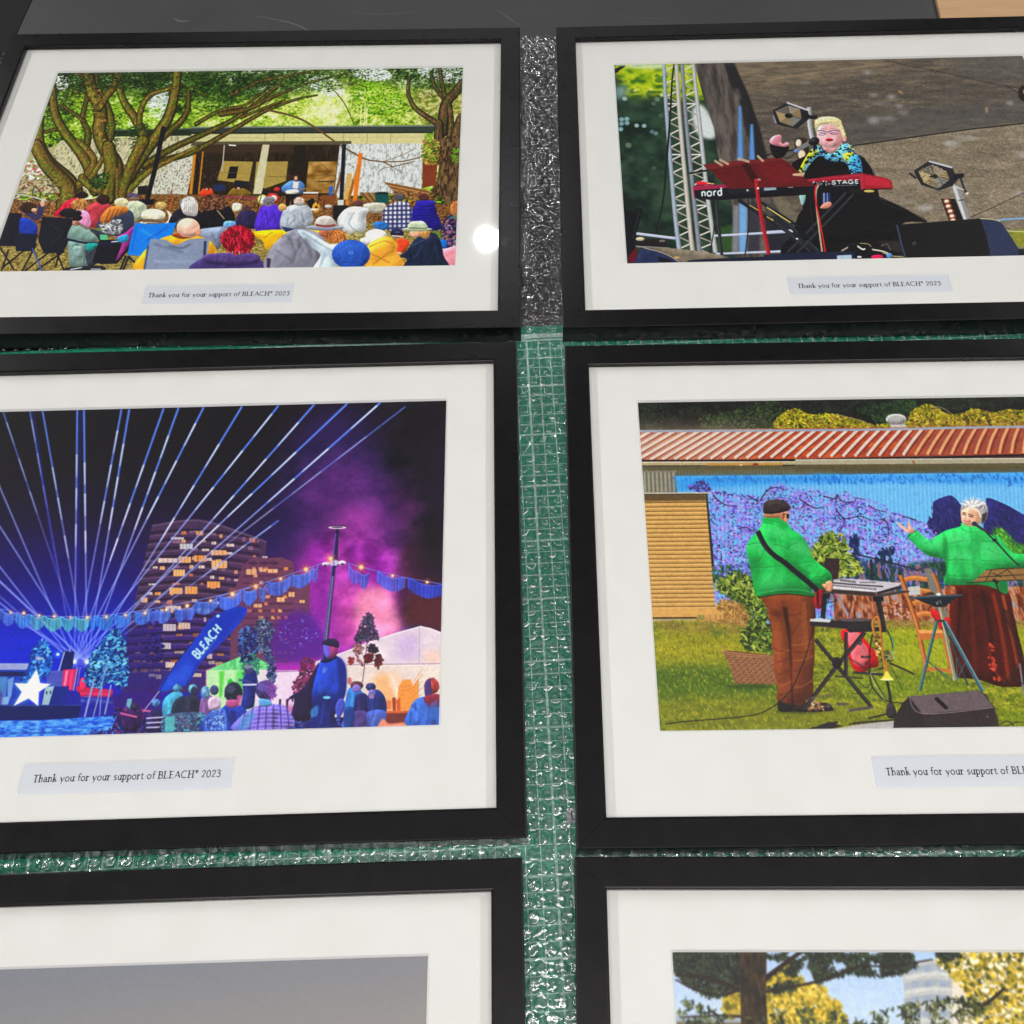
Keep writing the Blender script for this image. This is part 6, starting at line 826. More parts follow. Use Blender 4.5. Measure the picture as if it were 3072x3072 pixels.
    P.poly([(1445, 1195), (1500, 1215), (1600, 1235), (1610, 1284), (1450, 1286)], (32, 26, 28), sm=True); P.poly([(1590, 1245), (1680, 1220), (1740, 1185), (1800, 1210), (1880, 1215), (1922, 1250), (1910, 1286), (1600, 1292)], (40, 30, 30), sm=True); P.dots(P.mask([(1700, 1200), (1780, 1200), (1850, 1260), (1780, 1286), (1700, 1270)]), 60, 5, [(206, 176, 130), (90, 60, 50), (160, 120, 84)], 3); P.ell(1885, 1242, 24, 16, (90, 84, 86), .8, b=4)
    P.poly([(1770, 160), (1842, 150), (1850, 330), (1800, 378), (1762, 330)], (150, 26, 36), sm=True); P.line([(1792, 170), (1794, 350)], 18, (60, 14, 20))
    A(); jq = [(1300, 1250), (1310, 1198), (1440, 1196), (1520, 1240), (1560, 1300), (1640, 1350), (1700, 1430), (1740, 1540), (1830, 1630), (1905, 1690), (1920, 1760), (1850, 1830), (1740, 1840), (1770, 1900), (1500, 1875), (1260, 1905), (1215, 1760), (1185, 1600), (1160, 1490), (1185, 1400), (1260, 1320)]
    gr, gh, gs = (32, 166, 76), (88, 206, 126), (10, 100, 42); P.poly(jq, gr, sm=True)
    for q, c, a, b in (([(1200, 1420), (1330, 1400), (1460, 1450), (1440, 1520), (1240, 1500)], gh, .5, 20), ([(1300, 1290), (1420, 1280), (1540, 1330), (1480, 1380), (1320, 1340)], gh, .55, 18), ([(1180, 1540), (1300, 1600), (1260, 1860), (1200, 1700)], gs, .5, 24), ([(1560, 1400), (1700, 1440), (1720, 1530), (1580, 1500)], gh, .55, 18), ([(1500, 1560), (1640, 1640), (1740, 1760), (1640, 1740), (1500, 1640)], gs, .65, 18), ([(1700, 1640), (1830, 1650), (1890, 1720), (1800, 1760)], gh, .5, 14), ([(1300, 1700), (1460, 1680), (1500, 1820), (1300, 1840)], gh, .35, 24), ([(1310, 1200), (1440, 1200), (1530, 1270), (1500, 1290), (1400, 1240), (1310, 1240)], (26, 160, 74), .8, 6)): P.poly(q, c, a, b, True)
    for q in ([(1165, 1440), (1250, 1425), (1330, 1430)], [(1400, 1440), (1460, 1450), (1560, 1490)], [(1200, 1650), (1350, 1640), (1470, 1630)], [(1450, 1370), (1460, 1430), (1480, 1500)], [(1520, 1490), (1560, 1440), (1620, 1420)], [(1530, 1560), (1540, 1500), (1520, 1470)], [(1580, 1630), (1660, 1600), (1750, 1590)], [(1320, 1480), (1290, 1560), (1260, 1590)], [(1700, 1700), (1760, 1680), (1780, 1640)], [(1500, 1530), (1580, 1640)], [(1540, 1540), (1640, 1700)], [(1310, 1245), (1400, 1255), (1500, 1310)]): P.line(q, 8, gs, .8, b=2, w2=4); P.line([(x+3, y+9) for x, y in q], 7, gh, .5, b=3)
    C(); P.line([(1255, 262), (1380, 235), (1500, 220), (1640, 225), (1768, 256)], 9, gs, .8, b=1.5); P.line([(1255, 246), (1380, 218), (1500, 204), (1640, 208), (1768, 238)], 9, gh, .6, b=3); P.line([(1255, 275), (1500, 245), (1768, 270)], 8, (40, 20, 14), .9)
    A(); P.line([(1258, 1318), (1320, 1440), (1400, 1530), (1500, 1600), (1620, 1700), (1740, 1800), (1790, 1850)], 46, (34, 30, 38)); P.line([(1250, 1330), (1310, 1450), (1390, 1545)], 6, (80, 76, 84), .7, b=2)
    P.poly([(1312, 1160), (1360, 1120), (1500, 1130), (1530, 1180), (1520, 1235), (1490, 1230), (1440, 1200), (1330, 1200)], (196, 134, 98), sm=True); P.poly([(1470, 1140), (1535, 1150), (1524, 1240), (1490, 1225)], (222, 160, 120), .9, b=4); P.ell(1488, 1185, 12, 30, (150, 84, 60)); P.poly([(1515, 1165), (1542, 1168), (1536, 1205), (1515, 1206)], (40, 34, 38)); P.line([(1480, 1165), (1530, 1168)], 6, (60, 50, 50))
    P.poly([(1308, 1150), (1312, 1080), (1350, 1045), (1430, 1035), (1490, 1050), (1545, 1090), (1545, 1125), (1500, 1145), (1430, 1160), (1345, 1165)], (56, 47, 47), sm=True); P.line([(1350, 1080), (1430, 1060), (1500, 1090)], 14, (84, 74, 72), .7, b=6); P.line([(1340, 1155), (1440, 1150), (1530, 1125)], 7, (26, 22, 24), .8)
    C(); P.poly([(1890, 110), (1925, 130), (1950, 200), (1930, 250), (1890, 225), (1830, 160), (1880, 150)], (214, 150, 118), sm=True); [P.line([(1880+k*16, 190), (1870+k*18, 230)], 9, (206, 140, 110)) for k in range(3)]
    # woman in green jacket
    D(); sq = [(1240, 300), (1260, 160), (1500, 140), (1770, 220), (1830, 420), (1880, 640), (1932, 860), (1960, 1090), (1800, 1120), (1680, 1110), (1500, 1050), (1250, 1000), (1240, 700)]
    P.poly(sq, (72, 22, 12), sm=True)
    for q, w, c in (([(1340, 200), (1320, 600), (1290, 980)], 26, (40, 12, 8)), ([(1420, 200), (1460, 600), (1480, 1020)], 30, (96, 34, 18)), ([(1540, 220), (1620, 600), (1650, 1060)], 34, (44, 14, 8)), ([(1640, 240), (1720, 600), (1790, 1060)], 30, (150, 54, 24)), ([(1730, 260), (1800, 560), (1880, 940)], 24, (206, 92, 44)), ([(1770, 400), (1850, 700), (1910, 1000)], 30, (60, 20, 12)), ([(1600, 740), (1660, 960), (1760, 1080)], 18, (130, 46, 26)), ([(1260, 300), (1252, 900)], 10, (120, 50, 30))): P.line(q, w, c, .8, b=8)
    P.dots(P.mask([(1590, 740), (1640, 740), (1680, 1000), (1740, 1060), (1640, 1040)]), 24, 4, [(190, 70, 50)], 1.2); P.poly([(1195, 176), (1290, 180), (1300, 270), (1220, 262)], (150, 76, 40)); P.ell(1266, 215, 24, 34, (190, 130, 90), .7); P.line([(1240, 200), (1290, 240)], 4, (90, 40, 24))
    B(); jq = [(848, 1430), (872, 1392), (930, 1370), (990, 1420), (1050, 1462), (1120, 1420), (1210, 1370), (1335, 1335), (1350, 1300), (1420, 1320), (1530, 1330), (1570, 1390), (1680, 1420), (1760, 1500), (1830, 1580), (1932, 1590), (2120, 1560), (2140, 1690), (1932, 1720), (1790, 1720), (1765, 1760), (1775, 1960), (1640, 1900), (1500, 1878), (1200, 1870), (1210, 1750), (1190, 1640), (1100, 1620), (1000, 1580), (920, 1510)]
    P.poly(jq, (42, 174, 88), sm=True)
    for q, c, a, b in (([(940, 1440), (1080, 1480), (1180, 1420), (1160, 1520), (1040, 1540)], gh, .5, 16), ([(1230, 1400), (1400, 1380), (1430, 1480), (1240, 1490)], gh, .5, 18), ([(1230, 1560), (1440, 1560), (1430, 1640), (1240, 1640)], gh, .45, 18), ([(1530, 1480), (1700, 1500), (1700, 1640), (1540, 1620)], gh, .5, 20), ([(1180, 1480), (1215, 1480), (1230, 1860), (1205, 1860)], gs, .6, 10), ([(1540, 1680), (1740, 1690), (1760, 1850), (1560, 1840)], gs, .35, 20), ([(1000, 1560), (1180, 1610), (1180, 1640), (1020, 1600)], gs, .6, 10)): P.poly(q, c, a, b, True)
    for q in ([(1210, 1500), (1330, 1475), (1430, 1470)], [(1210, 1650), (1320, 1645), (1440, 1650)], [(1530, 1470), (1640, 1480), (1740, 1520)], [(1530, 1650), (1640, 1660), (1760, 1670)], [(1440, 1400), (1460, 1600), (1456, 1864)], [(1500, 1400), (1520, 1600), (1525, 1864)], [(1060, 1465), (1100, 1540), (1090, 1580)], [(1000, 1500), (1040, 1480), (1100, 1450)], [(1180, 1380), (1190, 1480), (1210, 1600)], [(1290, 1620), (1300, 1680), (1270, 1740)], [(940, 1400), (900, 1450)], [(1600, 1540), (1680, 1600)], [(1350, 1350), (1420, 1390), (1540, 1385)], [(1340, 1320), (1360, 1380)], [(1430, 1330), (1440, 1390)], [(1210, 1790), (1320, 1800), (1440, 1800)]): P.line(q, 8, (18, 128, 58), .8, b=2, w2=5); P.line([(x+3, y+9) for x, y in q], 7, gh, .5, b=3)
    P.line([(850, 1432), (880, 1400), (930, 1376)], 12, (20, 110, 50))
    D(); P.line([(1205, 160), (1400, 150), (1560, 168), (1765, 240)], 9, (18, 128, 58), .8)
    B(); P.poly([(845, 1370), (850, 1300), (860, 1288), (878, 1330), (915, 1372), (905, 1392), (870, 1400), (820, 1372), (780, 1340), (745, 1296), (790, 1318), (820, 1345)], (232, 170, 150), sm=True)
    for q in ([(850, 1370), (800, 1330), (742, 1292)], [(850, 1385), (800, 1350), (764, 1320)], [(860, 1390), (820, 1370), (784, 1344)]): P.line(q, 12, (236, 178, 158), w2=6)
    P.poly([(1345, 1250), (1345, 1180), (1390, 1150), (1460, 1150), (1520, 1190), (1532, 1260), (1500, 1320), (1440, 1335), (1385, 1325), (1352, 1290)], (226, 178, 150), sm=True); P.poly([(1480, 1180), (1530, 1200), (1530, 1280), (1490, 1325)], (196, 144, 110), .7, b=8); P.ell(1400, 1240, 34, 30, (244, 204, 180), .8, b=10)
    P.poly([(1340, 1200), (1350, 1140), (1400, 1100), (1480, 1088), (1550, 1100), (1590, 1150), (1596, 1220), (1570, 1290), (1530, 1310), (1535, 1230), (1500, 1170), (1420, 1150), (1370, 1170)], (176, 172, 176), sm=True)
    for k in range(11): P.line([(1380+k*15, 1156-4*k+(k > 6)*(k-6)*16), (1430+k*14, 1110+k*3), (1540+k*4, 1130+k*14)], 8, [(236, 234, 236), (70, 62, 66), (206, 204, 206), (110, 96, 98)][k % 4], .9, w2=4)
    P.poly([(1540, 1220), (1590, 1200), (1575, 1280), (1535, 1312)], (50, 40, 44), .9, b=4); P.line([(1352, 1190), (1420, 1158), (1500, 1190), (1530, 1250)], 13, (226, 216, 196))
    for k in range(13): a_ = -2.75+k*.2; P.line([(1450, 1150), (1455+132*math.cos(a_), 1160+100*math.sin(a_)-6)], 19, [(244, 243, 244), (176, 170, 172), (236, 234, 236)][k % 3], .85, w2=6, sm=False)
    P.line([(1352, 1196), (1420, 1160), (1500, 1190), (1530, 1250)], 13, (226, 216, 196))
    P.line([(1358, 1206), (1392, 1212)], 9, (70, 40, 36)); P.line([(1412, 1220), (1460, 1236)], 9, (70, 40, 36)); P.line([(1358, 1220), (1390, 1228)], 7, (50, 30, 30)); P.line([(1416, 1238), (1452, 1250)], 7, (50, 30, 30)); P.line([(1395, 1230), (1382, 1258), (1400, 1262)], 5, (180, 110, 90), .8); P.line([(1370, 1272), (1396, 1284), (1430, 1284)], 11, (176, 60, 60)); P.line([(1376, 1276), (1420, 1283)], 4, (244, 230, 220))
    P.line([(1466, 1308), (1560, 1370), (1640, 1410)], 26, (60, 56, 64), w2=18); P.ell(1468, 1308, 24, 20, (44, 42, 52)); P.line([(1580, 1390), (1700, 1510), (1800, 1620), (1890, 1704)], 14, (34, 32, 40)); P.line([(1600, 1400), (1660, 1430), (1720, 1530), (1860, 1680)], 5, (40, 36, 44)); P.ell(1656, 1462, 20, 14, (30, 28, 36))
    # music stand
    D(); P.line([(1660, 130), (1700, 240), (1750, 430), (1830, 640), (1932, 890), (2040, 1180)], 13, (50, 40, 44)); P.poly([(1450, 148), (1575, 30), (1770, 18), (2300, 0), (2260, 110), (1932, 120), (1700, 132)], (142, 108, 64)); 
    for q in ([(1450, 148), (1700, 132), (2260, 110)], [(1575, 30), (1770, 18), (2300, 0)], [(1500, 100), (1932, 74)], [(1630, 30), (1570, 140)], [(1660, 96), (1770, 30)], [(1770, 20), (1860, 120)], [(1640, 60), (1720, 100)]): P.line(q, 7, (46, 34, 26), sm=False)
    P.line([(1400, 152), (1460, 150)], 7, (40, 34, 34)); P.line([(1640, 120), (1690, 150)], 30, (40, 34, 36)); P.line([(1740, 400), (1756, 430)], 20, (36, 30, 34)); P.line([(1890, 900), (1932, 1200)], 18, (120, 120, 130)); P.line([(1870, 910), (1800, 1020), (1730, 1130)], 11, (44, 40, 44)); P.line([(1800, 1010), (1940, 1100)], 9, (50, 46, 50))
    # microphone boom behind
    B(); P.line([(395, 1600), (600, 1650), (760, 1690), (940, 1740)], 13, (44, 40, 60)); P.line([(940, 1740), (1045, 1712)], 24, (70, 60, 80)); P.line([(506, 1640), (520, 1860)], 24, (36, 38, 60)); P.line([(640, 1640), (610, 1864)], 6, (40, 40, 50)); P.line([(800, 1700), (850, 1740), (940, 1745)], 6, (50, 44, 70))
    # chair
    wd, wl, ws = (186, 112, 54), (226, 160, 96), (120, 62, 28)
    D(); P.poly([(1000, 20), (1062, 15), (1180, 250), (1240, 560), (1190, 560), (1060, 250)], (122, 118, 112))
    for q, w in (([(800, 130), (900, 105), (1030, 120)], 46), ([(840, 240), (920, 215), (1060, 235)], 44), ([(880, 350), (960, 328), (1080, 346)], 44), ([(920, 462), (1000, 436), (1100, 452)], 48)): P.line(q, w, wd); P.line([(x, y-10) for x, y in q], w*.36, wl, .8, b=3)
    for q, w in (([(780, 80), (850, 280), (930, 520), (970, 700), (1030, 985)], 42), ([(1085, 60), (1150, 250), (1180, 600), (1220, 820), (1262, 1010)], 32)): P.line(q, w, ws); P.line([(x-4, y) for x, y in q], w*.6, wd, b=2); P.line([(x-12, y) for x, y in q], w*.2, wl, .8, b=2)
    P.poly([(955, 600), (1168, 598), (1172, 668), (970, 684)], wd); P.poly([(945, 590), (1168, 590), (1170, 618), (960, 622)], wl); P.line([(1030, 950), (1240, 968)], 30, wd); P.poly([(850, 190), (960, 180), (970, 260), (860, 270)], (190, 190, 186)); P.poly([(1062, 400), (1120, 410), (1170, 470), (1240, 480), (1240, 600), (1150, 580), (1120, 500), (1080, 470)], (176, 26, 34), sm=True)
    # tripod table
    for a, b, w, c in (((1150, 375), (1292, 1060), 34, (130, 132, 104)), ((1144, 380), (1280, 1060), 9, (196, 194, 170)), ((1120, 505), (962, 1155), 30, (50, 84, 92)), ((1112, 505), (954, 1150), 8, (110, 146, 150)), ((1190, 505), (1548, 1165), 36, (62, 96, 108)), ((1200, 505), (1556, 1150), 9, (130, 170, 180)), ((1180, 520), (1410, 1105), 16, (44, 66, 72)), ((1040, 885), (1260, 1060), 10, (54, 84, 90)), ((1300, 850), (1310, 1060), 9, (80, 110, 120)), ((1380, 900), (1310, 1050), 9, (70, 100, 110)), ((1040, 880), (1230, 1062), 6, (54, 84, 90))): P.line([a, b], w, c, sm=False)
    P.line([(1120, 505), (1190, 505)], 22, (60, 60, 60)); P.poly([(900, 292), (1330, 268), (1240, 340), (1190, 378), (1105, 376), (1010, 340)], (34, 38, 44)); P.line([(855, 291), (1360, 264)], 16, (56, 84, 100), sm=False); P.line([(1110, 330), (1125, 350), (1130, 320)], 5, (190, 190, 180)); P.line([(1148, 312), (1160, 345)], 5, (190, 190, 180)); P.ell(1060, 252, 40, 14, (60, 50, 46)); P.ell(1136, 258, 24, 14, (220, 216, 210))
    # keyboards on their stands
    P.line([(78, 250), (58, 480)], 44, (34, 34, 40), sm=False); P.line([(570, 290), (600, 440), (630, 610)], 50, (34, 33, 38)); P.line([(585, 300), (640, 600)], 7, (80, 78, 80), .7); P.poly([(520, 280), (620, 275), (626, 320), (530, 325)], (26, 26, 30))
    P.poly([(120, 235), (560, 262), (800, 222), (868, 225), (860, 240), (590, 282), (130, 250)], (66, 62, 64)); P.poly([(125, 205), (550, 238), (552, 266), (128, 238)], (60, 44, 40)); P.poly([(550, 238), (778, 166), (792, 196), (570, 262)], (44, 42, 48)); P.poly([(118, 128), (300, 118), (786, 158), (770, 178), (552, 240), (122, 208)], (196, 190, 198))
    P.line([(150, 150), (400, 172), (620, 186)], 12, (52, 48, 52), sm=False); P.line([(140, 185), (540, 218)], 20, (232, 230, 232), sm=False); [P.line([(160+k*17, 168+k*1.5), (154+k*17, 184+k*1.6)], 8, (40, 38, 44), sm=False) for k in range(24)]; [P.line([(222+k*15, 116+k*2), (226+k*15, 136+k*2)], 7, (34, 30, 34)) for k in range(10)]; [P.line([(405+k*22, 142), (415+k*22, 152)], 9, (34, 30, 34)) for k in range(7)]; P.line([(120, 126), (300, 116), (786, 156)], 5, (226, 222, 226))
    C(); P.poly([(1830, 60), (1860, -80), (1990, -70), (1975, 110), (1900, 110)], (56, 40, 44)); D(); P.poly([(40, -30), (50, -20), (220, -10), (178, 120), (110, 115)], (56, 40, 44)); A(); P.poly([(1780, 1625), (1905, 1625), (1940, 1640), (1930, 1800), (1900, 1690)], (60, 42, 44)); P.poly([(1845, 1700), (1905, 1690), (1920, 1760), (1870, 1800)], gr, sm=True)
    D(); P.poly([(-20, -30), (60, 0), (120, 50), (140, 90), (110, 140), (30, 150), (-60, 120)], gr, sm=True); P.line([(-20, 100), (60, 90), (110, 60)], 8, gs, .7, b=3); P.poly([(80, 150), (130, 130), (155, 190), (130, 236), (110, 215), (100, 180)], (216, 150, 118), sm=True)
    P.line([(60, 230), (130, 240), (175, 280), (170, 320), (60, 345)], 7, (40, 36, 40)); P.ell(100, 270, 24, 24, (30, 28, 32))
    P.line([(180, 252), (260, 400), (330, 520), (396, 700)], 30, (176, 96, 106)); P.line([(200, 290), (300, 470)], 24, (150, 140, 146))
    gq = [(228, 600), (300, 580), (420, 600), (440, 660), (520, 760), (565, 830), (572, 930), (500, 945), (430, 990), (350, 960), (300, 850), (290, 760), (240, 680)]; P.poly(gq, (196, 18, 32), sm=True); P.poly([(270, 610), (390, 610), (420, 680), (480, 780), (470, 900), (420, 930), (340, 890), (310, 760), (280, 680)], (216, 104, 112), sm=True); P.ell(404, 705, 22, 28, (60, 50, 54)); P.line([(412, 842), (510, 838)], 20, (60, 50, 56)); P.line([(350, 620), (404, 700), (450, 840)], 8, (150, 130, 130)); P.ell(465, 900, 12, 22, (90, 20, 30), rot=.5)
    P.poly([(-60, 500), (0, 484), (140, 492), (180, 508), (200, 484), (440, 480), (518, 494), (522, 604), (300, 612), (280, 580), (-60, 548)], (44, 38, 42)); P.poly([(190, 484), (440, 480), (515, 494), (500, 506), (300, 512), (200, 500)], (92, 80, 82)); P.poly([(-60, 488), (0, 482), (140, 494), (120, 520), (-60, 510)], (206, 206, 206)); P.poly([(280, 582), (640, 560), (650, 600), (300, 612)], (38, 36, 40))
    for a, b, w in (((-10, 680), (515, 1312), 36), ((450, 610), (185, 930), 40), ((185, 930), (-120, 1330), 38), ((275, 610), (272, 1010), 34)): P.line([a, b], w, (40, 36, 40), sm=False); P.line([(a[0]+7, a[1]), (b[0]+7, b[1])], 6, (110, 100, 102), .6, sm=False)
    P.ell(188, 895, 46, 54, (34, 30, 36)); P.line([(300, 1340), (525, 1308)], 26, (84, 76, 80), sm=False); P.line([(-60, 1225), (150, 1188)], 14, (110, 96, 90), .8); P.ell(240, 1280, 62, 15, (90, 80, 70)); P.line([(170, 1020), (430, 1040)], 15, (60, 56, 40)); P.line([(340, 985), (620, 1005)], 22, (50, 44, 46))
    for q, w in (([(520, 630), (495, 800), (505, 1080), (600, 1220), (690, 1260)], 13), ([(300, 850), (480, 970), (560, 1090), (640, 1240)], 7), ([(660, 590), (700, 700), (710, 780)], 11), ([(680, 900), (780, 940), (905, 1002)], 16), ([(690, 930), (760, 1060), (800, 1160)], 5), ([(560, 960), (640, 930), (600, 860)], 12), ([(380, 1060), (460, 1130), (500, 1090)], 6), ([(690, 1270), (760, 1265), (800, 1280)], 9), ([(340, 1180), (480, 1180), (520, 1100)], 6), ([(480, 1415), (620, 1380), (700, 1360)], 15), ([(330, 300), (300, 470)], 8), ([(1700, 1470), (1780, 1440), (1850, 1500)], 8), ([(1740, 1500), (1850, 1450), (1932, 1450)], 8)): P.line(q, w, (40, 36, 36))
    P.line([(560, 985), (500, 1000), (560, 1120), (640, 1250)], 6, (190, 186, 150)); P.line([(690, 640), (715, 740), (690, 820)], 9, (70, 150, 130)); P.line([(70, 560), (110, 680), (240, 790)], 4, (190, 190, 150))
    P.line([(655, 1060), (680, 1180), (690, 1290)], 24, (34, 32, 34)); P.poly([(655, 1290), (720, 1290), (745, 1400), (660, 1400)], (48, 42, 44), sm=True); P.ell(690, 1345, 46, 62, (52, 46, 48))
    # trumpet
    for q, w in (([(540, 480), (520, 540), (560, 700), (580, 830)], 26), ([(545, 480), (570, 465), (590, 540), (610, 760), (645, 1000)], 22)): P.line(q, w, (150, 88, 36)); P.line([(x-4, y) for x, y in q], w*.35, (222, 160, 80), .9)
    P.dots(P.mask([(540, 620), (580, 620), (590, 820), (560, 820)]), 30, 4, [(230, 200, 120), (90, 60, 40)], 1.5); P.line([(645, 880), (655, 980)], 18, (190, 120, 50)); P.poly([(640, 975), (662, 975), (690, 1025), (722, 1052), (655, 1062), (590, 1050), (625, 1020)], (240, 216, 90), sm=False); P.ell(655, 1052, 66, 8, (250, 240, 160)); P.dots(P.mask([(640, 800), (720, 790), (720, 860), (660, 880)]), 30, 5, [(60, 60, 50), (150, 150, 120)], 4)
    # stage monitor
    P.ell(1200, 1500, 600, 40, (40, 46, 10), .7, b=14); P.poly([(862, 1208), (992, 1370), (1040, 1540), (690, 1540), (740, 1380), (800, 1270)], (44, 36, 38)); P.poly([(988, 1368), (1652, 1308), (1700, 1500), (1712, 1560), (1020, 1560)], (52, 42, 42)); P.poly([(862, 1208), (1500, 1150), (1548, 1186), (1656, 1308), (988, 1374)], (102, 88, 92)); P.line([(862, 1210), (990, 1370), (1656, 1310)], 8, (136, 120, 124)); P.line([(1120, 1232), (1205, 1315)], 36, (20, 18, 20)); P.ell(1118, 1230, 18, 16, (20, 18, 20)); P.ell(1206, 1314, 18, 16, (20, 18, 20)); P.poly([(1500, 1150), (1548, 1186), (1656, 1308), (1700, 1500), (1690, 1400), (1580, 1190)], (60, 50, 52))
    P.ell(1592, 1398, 7, 8, (130, 120, 110)); P.poly([(60, 1530), (400, 1470), (720, 1436), (712, 1540)], (176, 172, 172)); [P.line([(300+k*40, 1470-k*4), (370+k*40, 1450-k*3)], 12, (50, 42, 44), sm=False) for k in range(10)]; P.poly([(-60, 1510), (100, 1450), (210, 1440), (180, 1470), (260, 1480), (60, 1530)], (44, 38, 40)); P.poly([(-120, 1530), (-30, 1490), (60, 1530)], (40, 36, 40))
    P.grain(np.ones((P.h, P.w), np.float32), .05, 3)
def paint_misty_sea(P):
    yy = np.linspace(0, 1, P.h)[:, None]*np.ones((1, P.w)); xx = np.linspace(0, 1, P.w)[None]*np.ones((P.h, 1))
    t = np.clip(yy*2.4-.25*(1-xx)+.1, 0, 1); P.fill(np.ones((P.h, P.w), np.float32), P.ramp(t, [(128, 130, 138), (140, 138, 138), (156, 148, 143), (172, 162, 156)], 0, 1))
    m = np.clip((yy-.78)*40, 0, 1).astype(np.float32); P.fill(m, P.ramp(P.noise(60, 4), [(86, 92, 100), (120, 124, 128)]), .9)
    P.grain(np.ones((P.h, P.w), np.float32), .015, 3)
def paint_pine_seaside(P):
    A = lambda: P.view(1850, 2750, .6325); yy = np.linspace(0, 1, P.h)[:, None]*np.ones((1, P.w))
    P.fill(np.ones((P.h, P.w), np.float32), P.ramp(yy, [(176, 200, 236), (206, 220, 238), (226, 232, 238), (150, 170, 180), (96, 120, 60), (90, 100, 50)], 0, 1))
    A()
    P.poly([(1352, 240), (1500, 205), (1580, 190), (1640, 175), (1700, 300), (1730, 500), (1700, 1200), (1390, 1200), (1370, 400)], (190, 190, 188)); P.poly([(1590, 170), (1700, 170), (1760, 400), (1700, 800), (1600, 800)], (226, 216, 200))
    for k in range(12): P.line([(1365, 262+k*72), (1500, 240+k*72), (1590, 250+k*72)], 30, (168, 174, 182)); P.line([(1370, 292+k*72), (1500, 272+k*72), (1590, 280+k*72)], 16, (206, 206, 204)); [P.poly([(x, 236+k*72), (x+34, 232+k*72), (x+34, 262+k*72), (x, 266+k*72)], (150, 164, 186), .8) for x in (1400, 1460, 1530)]
    P.poly([(280, 455), (620, 480), (620, 520), (280, 505)], (170, 184, 206)); P.poly([(280, 500), (700, 505), (700, 1200), (280, 1200)], (110, 96, 60), b=8)
    ye = [(196, 164, 40), (150, 130, 40), (226, 196, 90), (110, 104, 36), (206, 180, 60)]
    P.dots(P.mask([(720, 300), (840, 230), (900, 330), (980, 330), (1000, 400), (1060, 420), (1060, 560), (700, 560), (700, 400)], 12), 1500, 5, ye, 1.8); P.dots(P.mask([(530, 370), (580, 350), (590, 460), (520, 470)], 6), 70, 8, ye, 1.8)
    P.poly([(1590, 170), (2400, 170), (2400, 1200), (1560, 1200), (1680, 500), (1740, 420), (1640, 300)], (150, 130, 80), .7, b=10); P.dots(P.mask([(1570, 170), (2500, 170), (2500, 900), (1600, 900), (1700, 480), (1640, 330)], 12), 6000, 5.2, ye+[(240, 226, 200), (70, 76, 30), (250, 240, 220)], 1.6)
    dk = [(34, 42, 34), (52, 62, 44), (26, 30, 26), (70, 82, 56)]
    P.dots(P.mask([(270, 170), (580, 170), (590, 300), (560, 350), (470, 380), (380, 350), (280, 270)], 10), 1900, 6, dk, 5.); P.dots(P.mask([(700, 170), (1600, 170), (1480, 230), (1280, 280), (1100, 270), (960, 310), (760, 360), (700, 300), (850, 230)], 10)*(P.noise(22) > .42), 2400, 6, dk, 5.)
    for q, w in (([(700, 300), (860, 180), (960, 120)], 26), ([(700, 360), (860, 330), (1020, 290), (1140, 240), (1300, 235), (1500, 205)], 13), ([(590, 350), (430, 290), (280, 280)], 22), ([(585, 350), (500, 372), (380, 350), (280, 300)], 12), ([(640, 480), (500, 470), (300, 480)], 12), ([(1640, 420), (1740, 420), (1840, 340)], 26)): P.line(q, w, (46, 36, 28), w2=w*.5)
    P.poly([(582, 160), (712, 160), (710, 400), (722, 560), (740, 1200), (560, 1200), (592, 500)], (54, 42, 32)); m = P.mask([(582, 160), (712, 160), (710, 400), (722, 560), (740, 1200), (560, 1200), (592, 500)], 0, False); P.fill(m, P.ramp(P.noise(6, 16), [(34, 28, 22), (60, 52, 30), (84, 62, 46)], .2, .85), .8)
    q = [(300, 450), (400, 430), (580, 480), (700, 480), (800, 450), (1000, 450), (1200, 460), (1400, 420), (1600, 390), (1760, 400), (1700, 480), (1500, 560), (2400, 700), (2400, 1200), (260, 1200)]; P.dots(P.mask(q, 12)*(P.noise(26) > .36), 8000, 6.5, dk+[(96, 104, 50), (120, 120, 50)], 4.5)
    P.c = blur2(P.c[..., 0], 1)[..., None]*[1, 0, 0]+blur2(P.c[..., 1], 1)[..., None]*[0, 1, 0]+blur2(P.c[..., 2], 1)[..., None]*[0, 0, 1]; P.c = P.c.astype(np.float32)
